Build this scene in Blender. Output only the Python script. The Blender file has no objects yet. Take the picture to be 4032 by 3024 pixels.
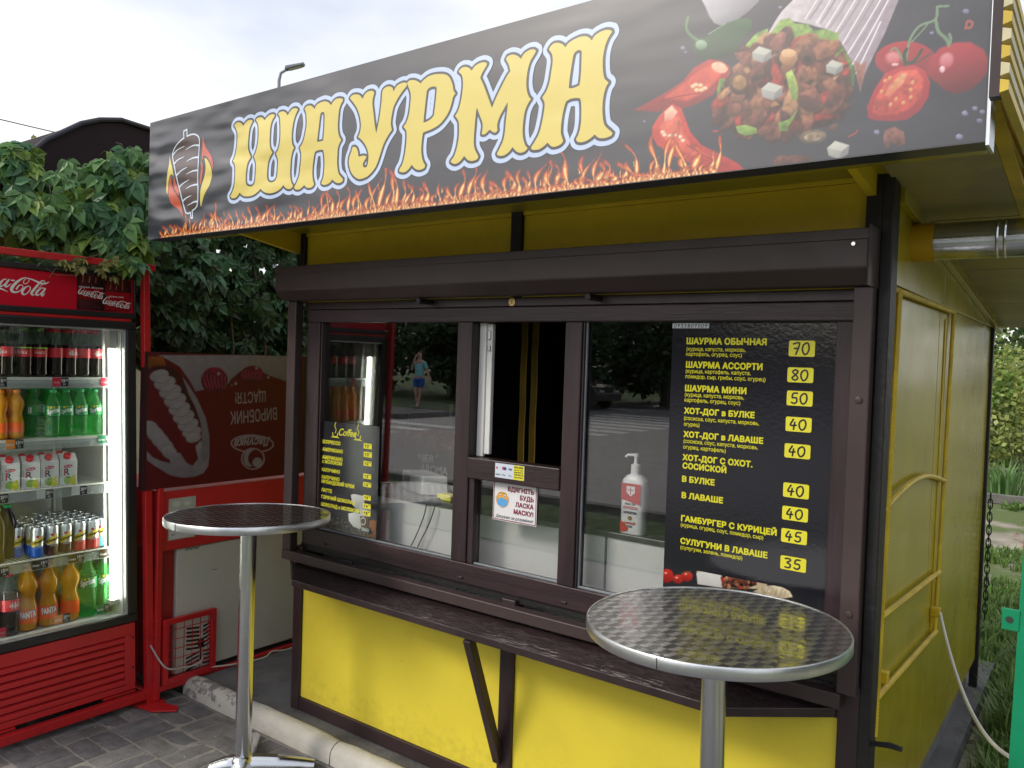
# Street food kiosk with drinks fridge - procedural Blender scene
import bpy, math, random
import numpy as np
from mathutils import Vector, Matrix, geometry, noise as mnoise
R = math.radians
PI = math.pi
random.seed(11)
C = bpy.context.scene.collection
scn = bpy.context.scene

# ------------------------------------------------------------------ camera
cam = bpy.data.objects.new('camera', bpy.data.cameras.new('camera'))
C.objects.link(cam)
cam.data.sensor_width = 36.0
cam.data.lens = 3187.5 / 4032 * 36
cam.data.clip_start = 0.02
cam.data.clip_end = 400
CAMROT = np.array([[0.8014908, 0.5970918, 0.0330753], [0.0437222, -0.0033486, -0.9990381], [-0.5964067, 0.8021659, -0.02879]])
cam.matrix_world = Matrix(((CAMROT[0][0], -CAMROT[1][0], -CAMROT[2][0], 0.0),
                           (CAMROT[0][1], -CAMROT[1][1], -CAMROT[2][1], 0.0),
                           (CAMROT[0][2], -CAMROT[1][2], -CAMROT[2][2], 1.78),
                           (0, 0, 0, 1)))
scn.camera = cam

# ------------------------------------------------------------------ sky and sun
SUN_EL, SUN_AZ = 36.0, 214.0          # azimuth clockwise from +y
wd = bpy.data.worlds.new('World')
scn.world = wd
wd.use_nodes = True
nt = wd.node_tree
nt.nodes.clear()
out = nt.nodes.new('ShaderNodeOutputWorld')
bg = nt.nodes.new('ShaderNodeBackground')
sky = nt.nodes.new('ShaderNodeTexSky')
sky.sky_type = 'NISHITA'
sky.sun_disc = False
sky.sun_elevation = R(SUN_EL)
sky.sun_rotation = R(SUN_AZ)
sky.dust_density = 2.0
tc = nt.nodes.new('ShaderNodeTexCoord')
mp = nt.nodes.new('ShaderNodeMapping')
mp.inputs['Scale'].default_value = (1.2, 1.2, 3.0)
nz = nt.nodes.new('ShaderNodeTexNoise')
nz.inputs['Scale'].default_value = 1.6
nz.inputs['Detail'].default_value = 5
rp = nt.nodes.new('ShaderNodeValToRGB')
rp.color_ramp.elements[0].position = 0.36
rp.color_ramp.elements[0].color = (0.34, 0.34, 0.34, 1)
rp.color_ramp.elements[1].position = 0.68
rp.color_ramp.elements[1].color = (0.97, 0.97, 0.97, 1)
cl = nt.nodes.new('ShaderNodeVectorMath')
cl.operation = 'SCALE'
cl.inputs[0].default_value = (1.0, 0.975, 0.962)
cl.inputs['Scale'].default_value = 6.6
mx = nt.nodes.new('ShaderNodeMix')
mx.data_type = 'RGBA'
nt.links.new(tc.outputs['Generated'], mp.inputs['Vector'])
nt.links.new(mp.outputs[0], nz.inputs['Vector'])
nt.links.new(nz.outputs['Fac'], rp.inputs['Fac'])
nt.links.new(rp.outputs['Color'], mx.inputs['Factor'])
nt.links.new(sky.outputs[0], mx.inputs[6])
nt.links.new(cl.outputs[0], mx.inputs[7])
nt.links.new(mx.outputs[2], bg.inputs['Color'])
bg.inputs['Strength'].default_value = 0.11
nt.links.new(bg.outputs[0], out.inputs['Surface'])
sl = bpy.data.lights.new('sun', 'SUN')
sl.energy = 0.9
sl.angle = R(14)
sl.color = (1.0, 0.94, 0.85)
so = bpy.data.objects.new('sun', sl)
C.objects.link(so)
sd = Vector((math.sin(R(SUN_AZ)) * math.cos(R(SUN_EL)), math.cos(R(SUN_AZ)) * math.cos(R(SUN_EL)), math.sin(R(SUN_EL))))
so.rotation_euler = sd.to_track_quat('Z', 'Y').to_euler()
scn.view_settings.view_transform = 'Standard'
scn.view_settings.look = 'None'
scn.view_settings.exposure = 0.90
scn.view_settings.gamma = 1.0
scn.view_settings.use_curve_mapping = False
scn.cycles.max_bounces = 7
scn.cycles.transparent_max_bounces = 14
scn.cycles.caustics_reflective = False
scn.cycles.caustics_refractive = False

# ------------------------------------------------------------------ materials
def lin(h):
    if isinstance(h, str):
        h = [int(h[i:i + 2], 16) / 255 for i in (0, 2, 4)]
        return tuple(c / 12.92 if c <= 0.04045 else ((c + 0.055) / 1.055) ** 2.4 for c in h)
    return tuple(h)

MATS = {}
def mat(name, col, rough=0.5, metal=0.0, var=0.12, vs=6.0, bump=0.0, bs=40.0, spec=0.5, stretch=None, dirt=0.0, dirtcol=(0.03, 0.025, 0.02), coat=0.0, trans=0.0, emit=None, es=0.0, rvar=0.0, specks=0.0):
    if name in MATS: return MATS[name]
    m = bpy.data.materials.new(name); MATS[name] = m
    m.use_nodes = True
    t = m.node_tree; b = t.nodes['Principled BSDF']
    col = lin(col)
    b.inputs['Metallic'].default_value = metal
    b.inputs['Roughness'].default_value = rough
    b.inputs['Specular IOR Level'].default_value = spec
    b.inputs['Coat Weight'].default_value = coat
    b.inputs['Coat Roughness'].default_value = 0.08
    if trans: b.inputs['Transmission Weight'].default_value = trans
    tcn = t.nodes.new('ShaderNodeTexCoord'); geo = t.nodes.new('ShaderNodeNewGeometry')
    mpn = t.nodes.new('ShaderNodeMapping')
    if stretch: mpn.inputs['Scale'].default_value = stretch
    t.links.new(geo.outputs['Position'], mpn.inputs['Vector'])
    n = t.nodes.new('ShaderNodeTexNoise'); n.inputs['Scale'].default_value = vs; n.inputs['Detail'].default_value = 6
    t.links.new(mpn.outputs[0], n.inputs['Vector'])
    r = t.nodes.new('ShaderNodeValToRGB')
    r.color_ramp.elements[0].position = 0.3; r.color_ramp.elements[1].position = 0.7
    r.color_ramp.elements[0].color = (*[c * (1 - var) for c in col], 1)
    r.color_ramp.elements[1].color = (*[min(1, c * (1 + var)) for c in col], 1)
    t.links.new(n.outputs['Fac'], r.inputs['Fac'])
    last = r.outputs['Color']
    if dirt:
        n2 = t.nodes.new('ShaderNodeTexNoise'); n2.inputs['Scale'].default_value = vs * 2.3; n2.inputs['Detail'].default_value = 9; n2.inputs['Roughness'].default_value = .7
        t.links.new(geo.outputs['Position'], n2.inputs['Vector'])
        r2 = t.nodes.new('ShaderNodeValToRGB'); r2.color_ramp.elements[0].position = 0.50; r2.color_ramp.elements[1].position = 0.72
        r2.color_ramp.elements[1].color = (dirt, dirt, dirt, 1)
        t.links.new(n2.outputs['Fac'], r2.inputs['Fac'])
        mm = t.nodes.new('ShaderNodeMix'); mm.data_type = 'RGBA'
        mm.inputs[7].default_value = (*dirtcol, 1)
        t.links.new(r2.outputs['Color'], mm.inputs['Factor']); t.links.new(last, mm.inputs[6]); last = mm.outputs[2]
    if specks:
        vo = t.nodes.new('ShaderNodeTexVoronoi'); vo.inputs['Scale'].default_value = 13; t.links.new(geo.outputs['Position'], vo.inputs['Vector'])
        sp = t.nodes.new('ShaderNodeSeparateColor'); t.links.new(vo.outputs['Color'], sp.inputs[0])
        th = t.nodes.new('ShaderNodeMath'); th.operation = 'MULTIPLY'; th.inputs[1].default_value = .055; t.links.new(sp.outputs[0], th.inputs[0])
        lt = t.nodes.new('ShaderNodeMath'); lt.operation = 'LESS_THAN'; t.links.new(vo.outputs['Distance'], lt.inputs[0]); t.links.new(th.outputs[0], lt.inputs[1])
        m3 = t.nodes.new('ShaderNodeMath'); m3.operation = 'MULTIPLY'; m3.inputs[1].default_value = specks; t.links.new(lt.outputs[0], m3.inputs[0])
        # splashes of dirt just above the slab
        sz = t.nodes.new('ShaderNodeSeparateXYZ'); t.links.new(geo.outputs['Position'], sz.inputs[0])
        mz = t.nodes.new('ShaderNodeMapRange'); mz.inputs[1].default_value = .36; mz.inputs[2].default_value = .12; mz.inputs[3].default_value = -.72; mz.inputs[4].default_value = -.25; t.links.new(sz.outputs[2], mz.inputs[0])
        ns = t.nodes.new('ShaderNodeTexNoise'); ns.inputs['Scale'].default_value = 38; ns.inputs['Detail'].default_value = 6; t.links.new(geo.outputs['Position'], ns.inputs['Vector'])
        ad = t.nodes.new('ShaderNodeMath'); ad.operation = 'ADD'; ad.use_clamp = True; t.links.new(ns.outputs['Fac'], ad.inputs[0]); t.links.new(mz.outputs[0], ad.inputs[1])
        pw = t.nodes.new('ShaderNodeMath'); pw.operation = 'MULTIPLY'; pw.inputs[1].default_value = .55; t.links.new(ad.outputs[0], pw.inputs[0])
        mx3 = t.nodes.new('ShaderNodeMath'); mx3.operation = 'MAXIMUM'; t.links.new(m3.outputs[0], mx3.inputs[0]); t.links.new(pw.outputs[0], mx3.inputs[1])
        m4 = t.nodes.new('ShaderNodeMix'); m4.data_type = 'RGBA'; m4.inputs[7].default_value = (.16, .12, .05, 1)
        t.links.new(mx3.outputs[0], m4.inputs['Factor']); t.links.new(last, m4.inputs[6]); last = m4.outputs[2]
    t.links.new(last, b.inputs['Base Color'])
    if rvar:
        mr = t.nodes.new('ShaderNodeMapRange'); mr.inputs[3].default_value = max(0.02, rough - rvar); mr.inputs[4].default_value = rough + rvar
        n3 = t.nodes.new('ShaderNodeTexNoise'); n3.inputs['Scale'].default_value = vs * 3; n3.inputs['Detail'].default_value = 5
        t.links.new(geo.outputs['Position'], n3.inputs['Vector'])
        t.links.new(n3.outputs['Fac'], mr.inputs[0]); t.links.new(mr.outputs[0], b.inputs['Roughness'])
    if bump:
        nb = t.nodes.new('ShaderNodeTexNoise'); nb.inputs['Scale'].default_value = bs; nb.inputs['Detail'].default_value = 5
        t.links.new(mpn.outputs[0], nb.inputs['Vector'])
        bm_ = t.nodes.new('ShaderNodeBump'); bm_.inputs['Strength'].default_value = bump; bm_.inputs['Distance'].default_value = 0.01
        t.links.new(nb.outputs['Fac'], bm_.inputs['Height']); t.links.new(bm_.outputs[0], b.inputs['Normal'])
    if emit:
        b.inputs['Emission Color'].default_value = (*lin(emit), 1); b.inputs['Emission Strength'].default_value = es
    return m

def glass_mat(name, tint=(1, 1, 1), ior=1.52, haze=0.0, gain=1.0, rough=0.0):
    if name in MATS: return MATS[name]
    m = bpy.data.materials.new(name); MATS[name] = m; m.use_nodes = True
    t = m.node_tree; t.nodes.clear()
    o = t.nodes.new('ShaderNodeOutputMaterial'); tr = t.nodes.new('ShaderNodeBsdfTransparent'); gl = t.nodes.new('ShaderNodeBsdfGlossy')
    fr = t.nodes.new('ShaderNodeFresnel'); 
    gb = t.nodes.new('ShaderNodeNewGeometry'); mi_ = t.nodes.new('ShaderNodeMapRange'); mi_.inputs[3].default_value = ior; mi_.inputs[4].default_value = 1 / ior
    t.links.new(gb.outputs['Backfacing'], mi_.inputs[0]); t.links.new(mi_.outputs[0], fr.inputs['IOR'])
    mu = t.nodes.new('ShaderNodeMath'); mu.operation = 'MULTIPLY'; mu.inputs[1].default_value = gain; mu.use_clamp = True
    tr.inputs['Color'].default_value = (*tint, 1); gl.inputs['Roughness'].default_value = rough
    mxs = t.nodes.new('ShaderNodeMixShader')
    t.links.new(fr.outputs[0], mu.inputs[0]); t.links.new(mu.outputs[0], mxs.inputs[0])
    t.links.new(tr.outputs[0], mxs.inputs[1]); t.links.new(gl.outputs[0], mxs.inputs[2])
    last = mxs
    if haze:
        d = t.nodes.new('ShaderNodeBsdfDiffuse'); d.inputs['Color'].default_value = (.6, .62, .62, 1)
        m2 = t.nodes.new('ShaderNodeMixShader'); m2.inputs[0].default_value = haze
        t.links.new(mxs.outputs[0], m2.inputs[1]); t.links.new(d.outputs[0], m2.inputs[2]); last = m2
    t.links.new(last.outputs[0], o.inputs['Surface'])
    return m

def liquid_mat(name, col, opacity, rough=0.06):
    """Coloured drink or bottle plastic: part see-through, part coloured, glossy skin."""
    if name in MATS: return MATS[name]
    m = bpy.data.materials.new(name); MATS[name] = m; m.use_nodes = True
    t = m.node_tree; t.nodes.clear()
    o = t.nodes.new('ShaderNodeOutputMaterial'); tr = t.nodes.new('ShaderNodeBsdfTransparent')
    pb = t.nodes.new('ShaderNodeBsdfPrincipled'); pb.inputs['Base Color'].default_value = (*col, 1); pb.inputs['Roughness'].default_value = rough
    tl = t.nodes.new('ShaderNodeBsdfTranslucent'); tl.inputs['Color'].default_value = (*col, 1)
    m0 = t.nodes.new('ShaderNodeMixShader'); m0.inputs[0].default_value = 0.35
    t.links.new(pb.outputs[0], m0.inputs[1]); t.links.new(tl.outputs[0], m0.inputs[2])
    k = max(col); tr.inputs['Color'].default_value = (*[min(1, (c / k) * 0.75 + 0.2) for c in col], 1)
    m1 = t.nodes.new('ShaderNodeMixShader'); m1.inputs[0].default_value = opacity
    t.links.new(tr.outputs[0], m1.inputs[1]); t.links.new(m0.outputs[0], m1.inputs[2])
    t.links.new(m1.outputs[0], o.inputs['Surface'])
    return m

def print_mat(name, rough=0.35, gain=1.0, bump=0.0, spec=0.5):
    """Printed film: colours come from the print's own colour attribute."""
    if name in MATS: return MATS[name]
    m = bpy.data.materials.new(name); MATS[name] = m; m.use_nodes = True
    t = m.node_tree; b = t.nodes['Principled BSDF']
    at = t.nodes.new('ShaderNodeAttribute'); at.attribute_name = 'Col'
    vm = t.nodes.new('ShaderNodeVectorMath'); vm.operation = 'SCALE'; vm.inputs['Scale'].default_value = gain
    t.links.new(at.outputs['Color'], vm.inputs[0]); t.links.new(vm.outputs[0], b.inputs['Base Color'])
    b.inputs['Roughness'].default_value = rough; b.inputs['Specular IOR Level'].default_value = 1.0 if bump else spec
    if bump: banner_bump(t, b, bump)
    return m

def banner_bump(t, b, strength):
    g = t.nodes.new('ShaderNodeNewGeometry'); mp_ = t.nodes.new('ShaderNodeMapping')
    mp_.inputs['Scale'].default_value = (1.6, 1, 5.0); mp_.inputs['Rotation'].default_value = (0, R(-14), 0)
    n = t.nodes.new('ShaderNodeTexNoise'); n.inputs['Scale'].default_value = 1.1; n.inputs['Detail'].default_value = 2
    t.links.new(g.outputs['Position'], mp_.inputs['Vector']); t.links.new(mp_.outputs[0], n.inputs['Vector'])
    # folds are stronger towards the slack left end of the cloth
    sx = t.nodes.new('ShaderNodeSeparateXYZ'); t.links.new(g.outputs['Position'], sx.inputs[0])
    mr = t.nodes.new('ShaderNodeMapRange'); mr.inputs[1].default_value = -3.5; mr.inputs[2].default_value = -2.2; mr.inputs[3].default_value = 1.0; mr.inputs[4].default_value = 0.04
    t.links.new(sx.outputs[0], mr.inputs[0])
    mu = t.nodes.new('ShaderNodeMath'); mu.operation = 'MULTIPLY'; t.links.new(n.outputs['Fac'], mu.inputs[0]); t.links.new(mr.outputs[0], mu.inputs[1])
    bp = t.nodes.new('ShaderNodeBump'); bp.inputs['Strength'].default_value = strength; bp.inputs['Distance'].default_value = 0.16
    t.links.new(mu.outputs[0], bp.inputs['Height']); t.links.new(bp.outputs[0], b.inputs['Normal'])

def flat(name, col, rough=0.4, bump=0.0, spec=0.5):
    m = mat(name, col, rough, var=0.03, spec=spec)
    if bump and not m.get('bb'):
        m['bb'] = 1; m.node_tree.nodes['Principled BSDF'].inputs['Specular IOR Level'].default_value = 1.0; banner_bump(m.node_tree, m.node_tree.nodes['Principled BSDF'], bump)
    return m

# ------------------------------------------------------------------ geometry helpers
class MB:
    def __init__(s): s.v = []; s.f = []; s.mi = []; s.cur = 0
    def add(s, vs, fs):
        o = len(s.v); s.v += [tuple(p) for p in vs]; s.f += [tuple(i + o for i in f) for f in fs]; s.mi += [s.cur] * len(fs); return s
    def box(s, x0, y0, z0, x1, y1, z1):
        x0, x1 = sorted((x0, x1)); y0, y1 = sorted((y0, y1)); z0, z1 = sorted((z0, z1))
        return s.add([(x0, y0, z0), (x1, y0, z0), (x1, y1, z0), (x0, y1, z0), (x0, y0, z1), (x1, y0, z1), (x1, y1, z1), (x0, y1, z1)],
                     [(0, 3, 2, 1), (4, 5, 6, 7), (0, 1, 5, 4), (1, 2, 6, 5), (2, 3, 7, 6), (3, 0, 4, 7)])
    def quad(s, *p): return s.add(p, [tuple(range(len(p)))])
    def tube(s, path, r, n=8, caps=True, ry=None):
        P = [Vector(p) for p in path]; rs = r if isinstance(r, (list, tuple)) else [r] * len(P)
        rings = []; up = None
        for i, p in enumerate(P):
            d = (P[min(i + 1, len(P) - 1)] - P[max(i - 1, 0)]).normalized()
            if up is None: up = Vector((0, 0, 1)) if abs(d.z) < 0.9 else Vector((1, 0, 0))
            a = d.cross(up).normalized(); b_ = a.cross(d).normalized(); up = b_
            rings.append([p + a * math.cos(2 * PI * k / n) * rs[i] + b_ * math.sin(2 * PI * k / n) * rs[i] * (ry or 1) for k in range(n)])
        vs = [v for rg in rings for v in rg]; fs = []
        for i in range(len(P) - 1):
            for k in range(n):
                fs.append((i * n + k, i * n + (k + 1) % n, (i + 1) * n + (k + 1) % n, (i + 1) * n + k))
        if caps: fs.append(tuple(reversed(range(n)))); fs.append(tuple(range((len(P) - 1) * n, len(P) * n)))
        return s.add(vs, fs)
    def lathe(s, c, prof, n=20, cap=True):
        vs = []; fs = []
        for (r, z) in prof:
            for k in range(n): vs.append((c[0] + r * math.cos(2 * PI * k / n), c[1] + r * math.sin(2 * PI * k / n), c[2] + z))
        for i in range(len(prof) - 1):
            for k in range(n): fs.append((i * n + k, i * n + (k + 1) % n, (i + 1) * n + (k + 1) % n, (i + 1) * n + k))
        if cap: fs.append(tuple(reversed(range(n)))); fs.append(tuple(range((len(prof) - 1) * n, len(prof) * n)))
        return s.add(vs, fs)
    def prism(s, pts, fn, a, b):
        """Extrude a 2-D outline between depths a and b; fn(u, v, depth) -> xyz."""
        n = len(pts); vs = [fn(u, v, a) for u, v in pts] + [fn(u, v, b) for u, v in pts]
        tri = geometry.tessellate_polygon([[Vector((u, v, 0)) for u, v in pts]])
        fs = [tuple(t) for t in tri] + [tuple(i + n for i in reversed(t)) for t in tri]
        fs += [(i, (i + 1) % n, n + (i + 1) % n, n + i) for i in range(n)]
        return s.add(vs, fs)
    def poly(s, loops, fn, d):
        flatp = [p for l in loops for p in l]
        tri = geometry.tessellate_polygon([[Vector((u, v, 0)) for u, v in l] for l in loops])
        return s.add([fn(u, v, d) for u, v in flatp], [tuple(t) for t in tri])

def front(u, v, d): return (u, d, v)         # plane facing -y; reading direction +x
def side(u, v, d): return (d, u, v)          # plane facing +x; reading direction +y

def mesh_of(name, mb, mats, smooth=False, off=(0, 0, 0), auto=40):
    me = bpy.data.meshes.new(name)
    ox, oy, oz = off
    me.from_pydata([(x - ox, y - oy, z - oz) for x, y, z in mb.v], [], mb.f)
    mats = mats if isinstance(mats, (list, tuple)) else [mats]
    for m in mats: me.materials.append(m)
    if any(mb.mi): me.polygons.foreach_set('material_index', mb.mi)
    me.update()
    import bmesh
    bm = bmesh.new(); bm.from_mesh(me); bmesh.ops.recalc_face_normals(bm, faces=bm.faces) if not getattr(mb, 'keep', False) else None
    bm.to_mesh(me); bm.free()
    if smooth:
        me.polygons.foreach_set('use_smooth', [True] * len(me.polygons))
        me.set_sharp_from_angle(angle=R(auto))
    return me

def wloc(o):
    l = Vector(o.location)
    while o.parent: o = o.parent; l += Vector(o.location)
    return l

def part(name, mb, mats, parent, smooth=False, bevel=0.0, local=False, label=None, kind=None, auto=40):
    off = (0, 0, 0) if local else tuple(wloc(parent))
    o = bpy.data.objects.new(name, mesh_of(name, mb, mats, smooth, off, auto))
    C.objects.link(o); o.parent = parent
    if bevel:
        bv = o.modifiers.new('bevel', 'BEVEL'); bv.width = bevel; bv.segments = 2; bv.limit_method = 'ANGLE'; bv.angle_limit = R(40)
    if label: o['label'] = label
    if kind: o['kind'] = kind
    return o

def thing(name, label, cat, loc=(0, 0, 0), group=None, rz=0.0):
    o = bpy.data.objects.new(name, None); C.objects.link(o); o.empty_display_size = 0.1
    o.location = loc; o.rotation_euler = (0, 0, rz); o['label'] = label; o['category'] = cat
    if group: o['group'] = group
    return o

def single(name, mb, mats, label, cat, group=None, smooth=False, bevel=0.0, auto=40):
    xs, ys, zs = zip(*mb.v); off = ((min(xs) + max(xs)) / 2, (min(ys) + max(ys)) / 2, min(zs))
    o = bpy.data.objects.new(name, mesh_of(name, mb, mats, smooth, off, auto)); C.objects.link(o); o.location = off
    o['label'] = label; o['category'] = cat
    if group: o['group'] = group
    if bevel:
        bv = o.modifiers.new('bevel', 'BEVEL'); bv.width = bevel; bv.segments = 2; bv.limit_method = 'ANGLE'; bv.angle_limit = R(40)
    return o

def struct(name, mb, mats, smooth=False):
    o = bpy.data.objects.new(name, mesh_of(name, mb, mats, smooth)); C.objects.link(o); o['kind'] = 'structure'; return o

def dup(root, loc=None, rz=None, label=None, group=None):
    r = root.copy(); C.objects.link(r)
    if loc is not None: r.location = loc
    if rz is not None: r.rotation_euler = (root.rotation_euler[0], root.rotation_euler[1], rz)
    if label: r['label'] = label
    if group: r['group'] = group
    for ch in list(root.children):
        c = ch.copy(); C.objects.link(c); c.parent = r
        for g in list(ch.children):
            d = g.copy(); C.objects.link(d); d.parent = c
    return r

def catmull(pts, closed=True, sub=4, corner=50):
    """Smooth a traced outline but keep its sharp corners."""
    n = len(pts); o = []
    def ang(i):
        a = Vector(pts[i]) - Vector(pts[i - 1]); b_ = Vector(pts[(i + 1) % n]) - Vector(pts[i])
        if a.length < 1e-9 or b_.length < 1e-9: return 0
        return math.degrees(a.angle(b_))
    cor = [closed and ang(i) > corner for i in range(n)]
    for i in range(n if closed else n - 1):
        p1 = Vector(pts[i]); p2 = Vector(pts[(i + 1) % n])
        p0 = Vector(pts[i - 1]) if (closed or i > 0) else p1
        p3 = Vector(pts[(i + 2) % n]) if (closed or i < n - 2) else p2
        m1 = (p2 - p1) * (1 if cor[i] else 0.5) if cor[i] else (p2 - p0) * 0.5
        m2 = (p2 - p1) if cor[(i + 1) % n] else (p3 - p1) * 0.5
        for k in range(sub):
            t = k / sub; t2 = t * t; t3 = t2 * t
            q = p1 * (2 * t3 - 3 * t2 + 1) + m1 * (t3 - 2 * t2 + t) + p2 * (-2 * t3 + 3 * t2) + m2 * (t3 - t2)
            o.append((q.x, q.y))
    if not closed: o.append(tuple(pts[-1]))
    return o

def smooth3(P_, sub=5):
    P_ = [Vector(p) for p in P_]; o = []
    for i in range(len(P_) - 1):
        p0 = P_[max(i - 1, 0)]; p1 = P_[i]; p2 = P_[i + 1]; p3 = P_[min(i + 2, len(P_) - 1)]
        for k in range(sub):
            t = k / sub; o.append(tuple(.5 * ((2 * p1) + (p2 - p0) * t + (2 * p0 - 5 * p1 + 4 * p2 - p3) * t * t + (3 * p1 - p0 - 3 * p2 + p3) * t ** 3)))
    o.append(tuple(P_[-1])); return o

def ribbon(mb, pts, w, fn, d, closed=False, sgn=-1, jn=8):
    """A flat stroke of half-width w (number or list) with round joins; each piece 0.004 mm prouder than the last."""
    n = len(pts); ws = w if isinstance(w, (list, tuple)) else [w] * n; k = 0
    for i in range(n if closed else n - 1):
        a = Vector(pts[i]); b_ = Vector(pts[(i + 1) % n]); wa = ws[i]; wb = ws[(i + 1) % n]
        if (b_ - a).length < 1e-7: continue
        t = (b_ - a).normalized(); q = Vector((-t.y, t.x)); dd = d + sgn * 1.5e-5 * (k % 7); k += 1
        mb.add([fn(*(a + q * wa), dd), fn(*(a - q * wa), dd), fn(*(b_ - q * wb), dd), fn(*(b_ + q * wb), dd)], [(0, 1, 2, 3)])
    for i in range(n):
        dd = d + sgn * (1.2e-4 + 1.5e-5 * (i % 5)); p = pts[i]
        mb.add([fn(p[0] + ws[i] * math.cos(2 * PI * j / jn), p[1] + ws[i] * math.sin(2 * PI * j / jn), dd) for j in range(jn)], [tuple(range(jn))])

def field_fill(mb, loops, res, thr, fn, d, pad=None, xf=None):
    """Fill the area within distance -thr of traced loops (non-zero winding) with flat, non-overlapping cells."""
    al = [p for l in loops for p in l]; pad = (abs(min(thr)) if thr else 0) + 2 * res
    x0 = min(p[0] for p in al) - pad; x1 = max(p[0] for p in al) + pad; y0 = min(p[1] for p in al) - pad; y1 = max(p[1] for p in al) + pad
    nx = int((x1 - x0) / res) + 2; ny = int((y1 - y0) / res) + 2
    U, V = np.meshgrid(x0 + np.arange(nx) * res, y0 + np.arange(ny) * res); W = np.zeros(U.shape, int); D = np.full(U.shape, 1e9)
    for l in loops:
        for i in range(len(l)):
            ax, ay = l[i - 1]; bx, by = l[i]; dx, dy = bx - ax, by - ay; L2 = dx * dx + dy * dy
            if L2 < 1e-14: continue
            t = np.clip(((U - ax) * dx + (V - ay) * dy) / L2, 0, 1); D = np.minimum(D, (U - ax - t * dx) ** 2 + (V - ay - t * dy) ** 2)
            if ay != by:
                j0, j1 = sorted((ay, by)); r = (V[:, 0] >= j0) & (V[:, 0] < j1)
                if r.any(): W[r] += np.where(U[r] < ax + dx * (V[r] - ay) / dy, 1 if by > ay else -1, 0)
    F0 = np.where(W != 0, 1, -1) * np.sqrt(D); outs = []
    for th in thr:
        F = F0 - th; vs = []; fs = []
        ins = F >= 0; full = ins[:-1, :-1] & ins[1:, :-1] & ins[:-1, 1:] & ins[1:, 1:]; anyc = ins[:-1, :-1] | ins[1:, :-1] | ins[:-1, 1:] | ins[1:, 1:]
        for j in range(ny - 1):
            row = full[j]; i = 0
            if not anyc[j].any(): continue
            idx = np.flatnonzero(np.diff(np.concatenate(([0], row.astype(int), [0]))))
            for k in range(0, len(idx), 2):
                a, b_ = x0 + idx[k] * res, x0 + idx[k + 1] * res; c, e = y0 + j * res, y0 + (j + 1) * res; n = len(vs); vs += [(a, c), (b_, c), (b_, e), (a, e)]; fs.append((n, n + 1, n + 2, n + 3))
            for i in np.flatnonzero(anyc[j] & ~row):
                P4 = [(i, j), (i + 1, j), (i + 1, j + 1), (i, j + 1)]; out_ = []
                for k in range(4):
                    p, q_ = P4[k], P4[(k + 1) % 4]; fp_, fq_ = F[p[1], p[0]], F[q_[1], q_[0]]
                    if fp_ >= 0: out_.append((x0 + p[0] * res, y0 + p[1] * res))
                    if (fp_ >= 0) != (fq_ >= 0):
                        t = fp_ / (fp_ - fq_); out_.append((x0 + (p[0] + (q_[0] - p[0]) * t) * res, y0 + (p[1] + (q_[1] - p[1]) * t) * res))
                if len(out_) > 2: n = len(vs); vs += out_; fs.append(tuple(range(n, n + len(out_))))
        outs.append((vs, fs))
        if mb is not None: mb.add([fn(u, v, d) for u, v in vs], fs)
    return outs

_oc = {}; _gc = {}
def outline(body):
    if body in _oc: return _oc[body]
    cu = bpy.data.curves.new('t', 'FONT'); cu.body = body; cu.size = 1; o = bpy.data.objects.new('t', cu); C.objects.link(o)
    dg = bpy.context.evaluated_depsgraph_get(); cv = o.evaluated_get(dg).to_curve(dg); loops = []
    for sp in cv.splines:
        P_ = sp.bezier_points; n = len(P_); l = []
        for i in range(n):
            a, b_ = P_[i], P_[(i + 1) % n]; p0, p1, p2, p3 = a.co, a.handle_right, b_.handle_left, b_.co
            k_ = 1 if ((p1 - p0).cross(p3 - p0).length < 1e-5 and (p2 - p0).cross(p3 - p0).length < 1e-5) else 4
            for k in range(k_):
                t = k / k_; q_ = p0 * (1 - t) ** 3 + p1 * 3 * t * (1 - t) ** 2 + p2 * 3 * t * t * (1 - t) + p3 * t ** 3; l.append((q_.x, q_.y))
        if len(l) > 2: loops.append(l)
    o.to_curve_clear() if hasattr(o, 'to_curve_clear') else None
    bpy.data.objects.remove(o); bpy.data.curves.remove(cu); _oc[body] = loops; return loops
def xmax(loops): return max((p[0] for l in loops for p in l), default=0)
def glyph(ch, res, bold):
    key = (ch, res, bold)
    if key not in _gc:
        lp = outline(ch); adv = xmax(outline(ch + 'I')) - xmax(outline('I'))
        _gc[key] = (field_fill(None, lp, res, [-bold], None, 0)[0] if lp else ([], [])) + (adv,)
    return _gc[key]

def text(mb, body, u, v, width, cap, fn, d, bold=False, shear=0.0, rot=0.0, align='L', res=None):
    """Lettering laid flat on a plane; width and cap height in metres."""
    res = res or (.045 if cap < .024 else .03); bw = {False: 0.014, True: .050}.get(bold, bold); pen = 0; G_ = []
    for ch in body:
        vs, fs, adv = glyph(ch, res, bw); G_.append((pen, vs, fs)); pen += adv + (.02 if bw > .02 else 0)
    xs = [p + q_[0] for p, vs, fs in G_ for q_ in vs]
    if not xs: return
    x0, x1 = min(xs), max(xs); sy = cap / 0.727; sx = width / (x1 - x0) if width else sy; W = (x1 - x0) * sx
    ou = {'L': 0, 'R': -W, 'C': -W / 2}[align]; c, s_ = math.cos(rot), math.sin(rot)
    for p, vs, fs in G_:
        pts = []
        for x, y in vs:
            a = (x + p - x0) * sx + y * shear * sy + ou; b_ = y * sy; pts.append(fn(u + a * c - b_ * s_, v + a * s_ + b_ * c, d))
        mb.add(pts, fs)

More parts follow.
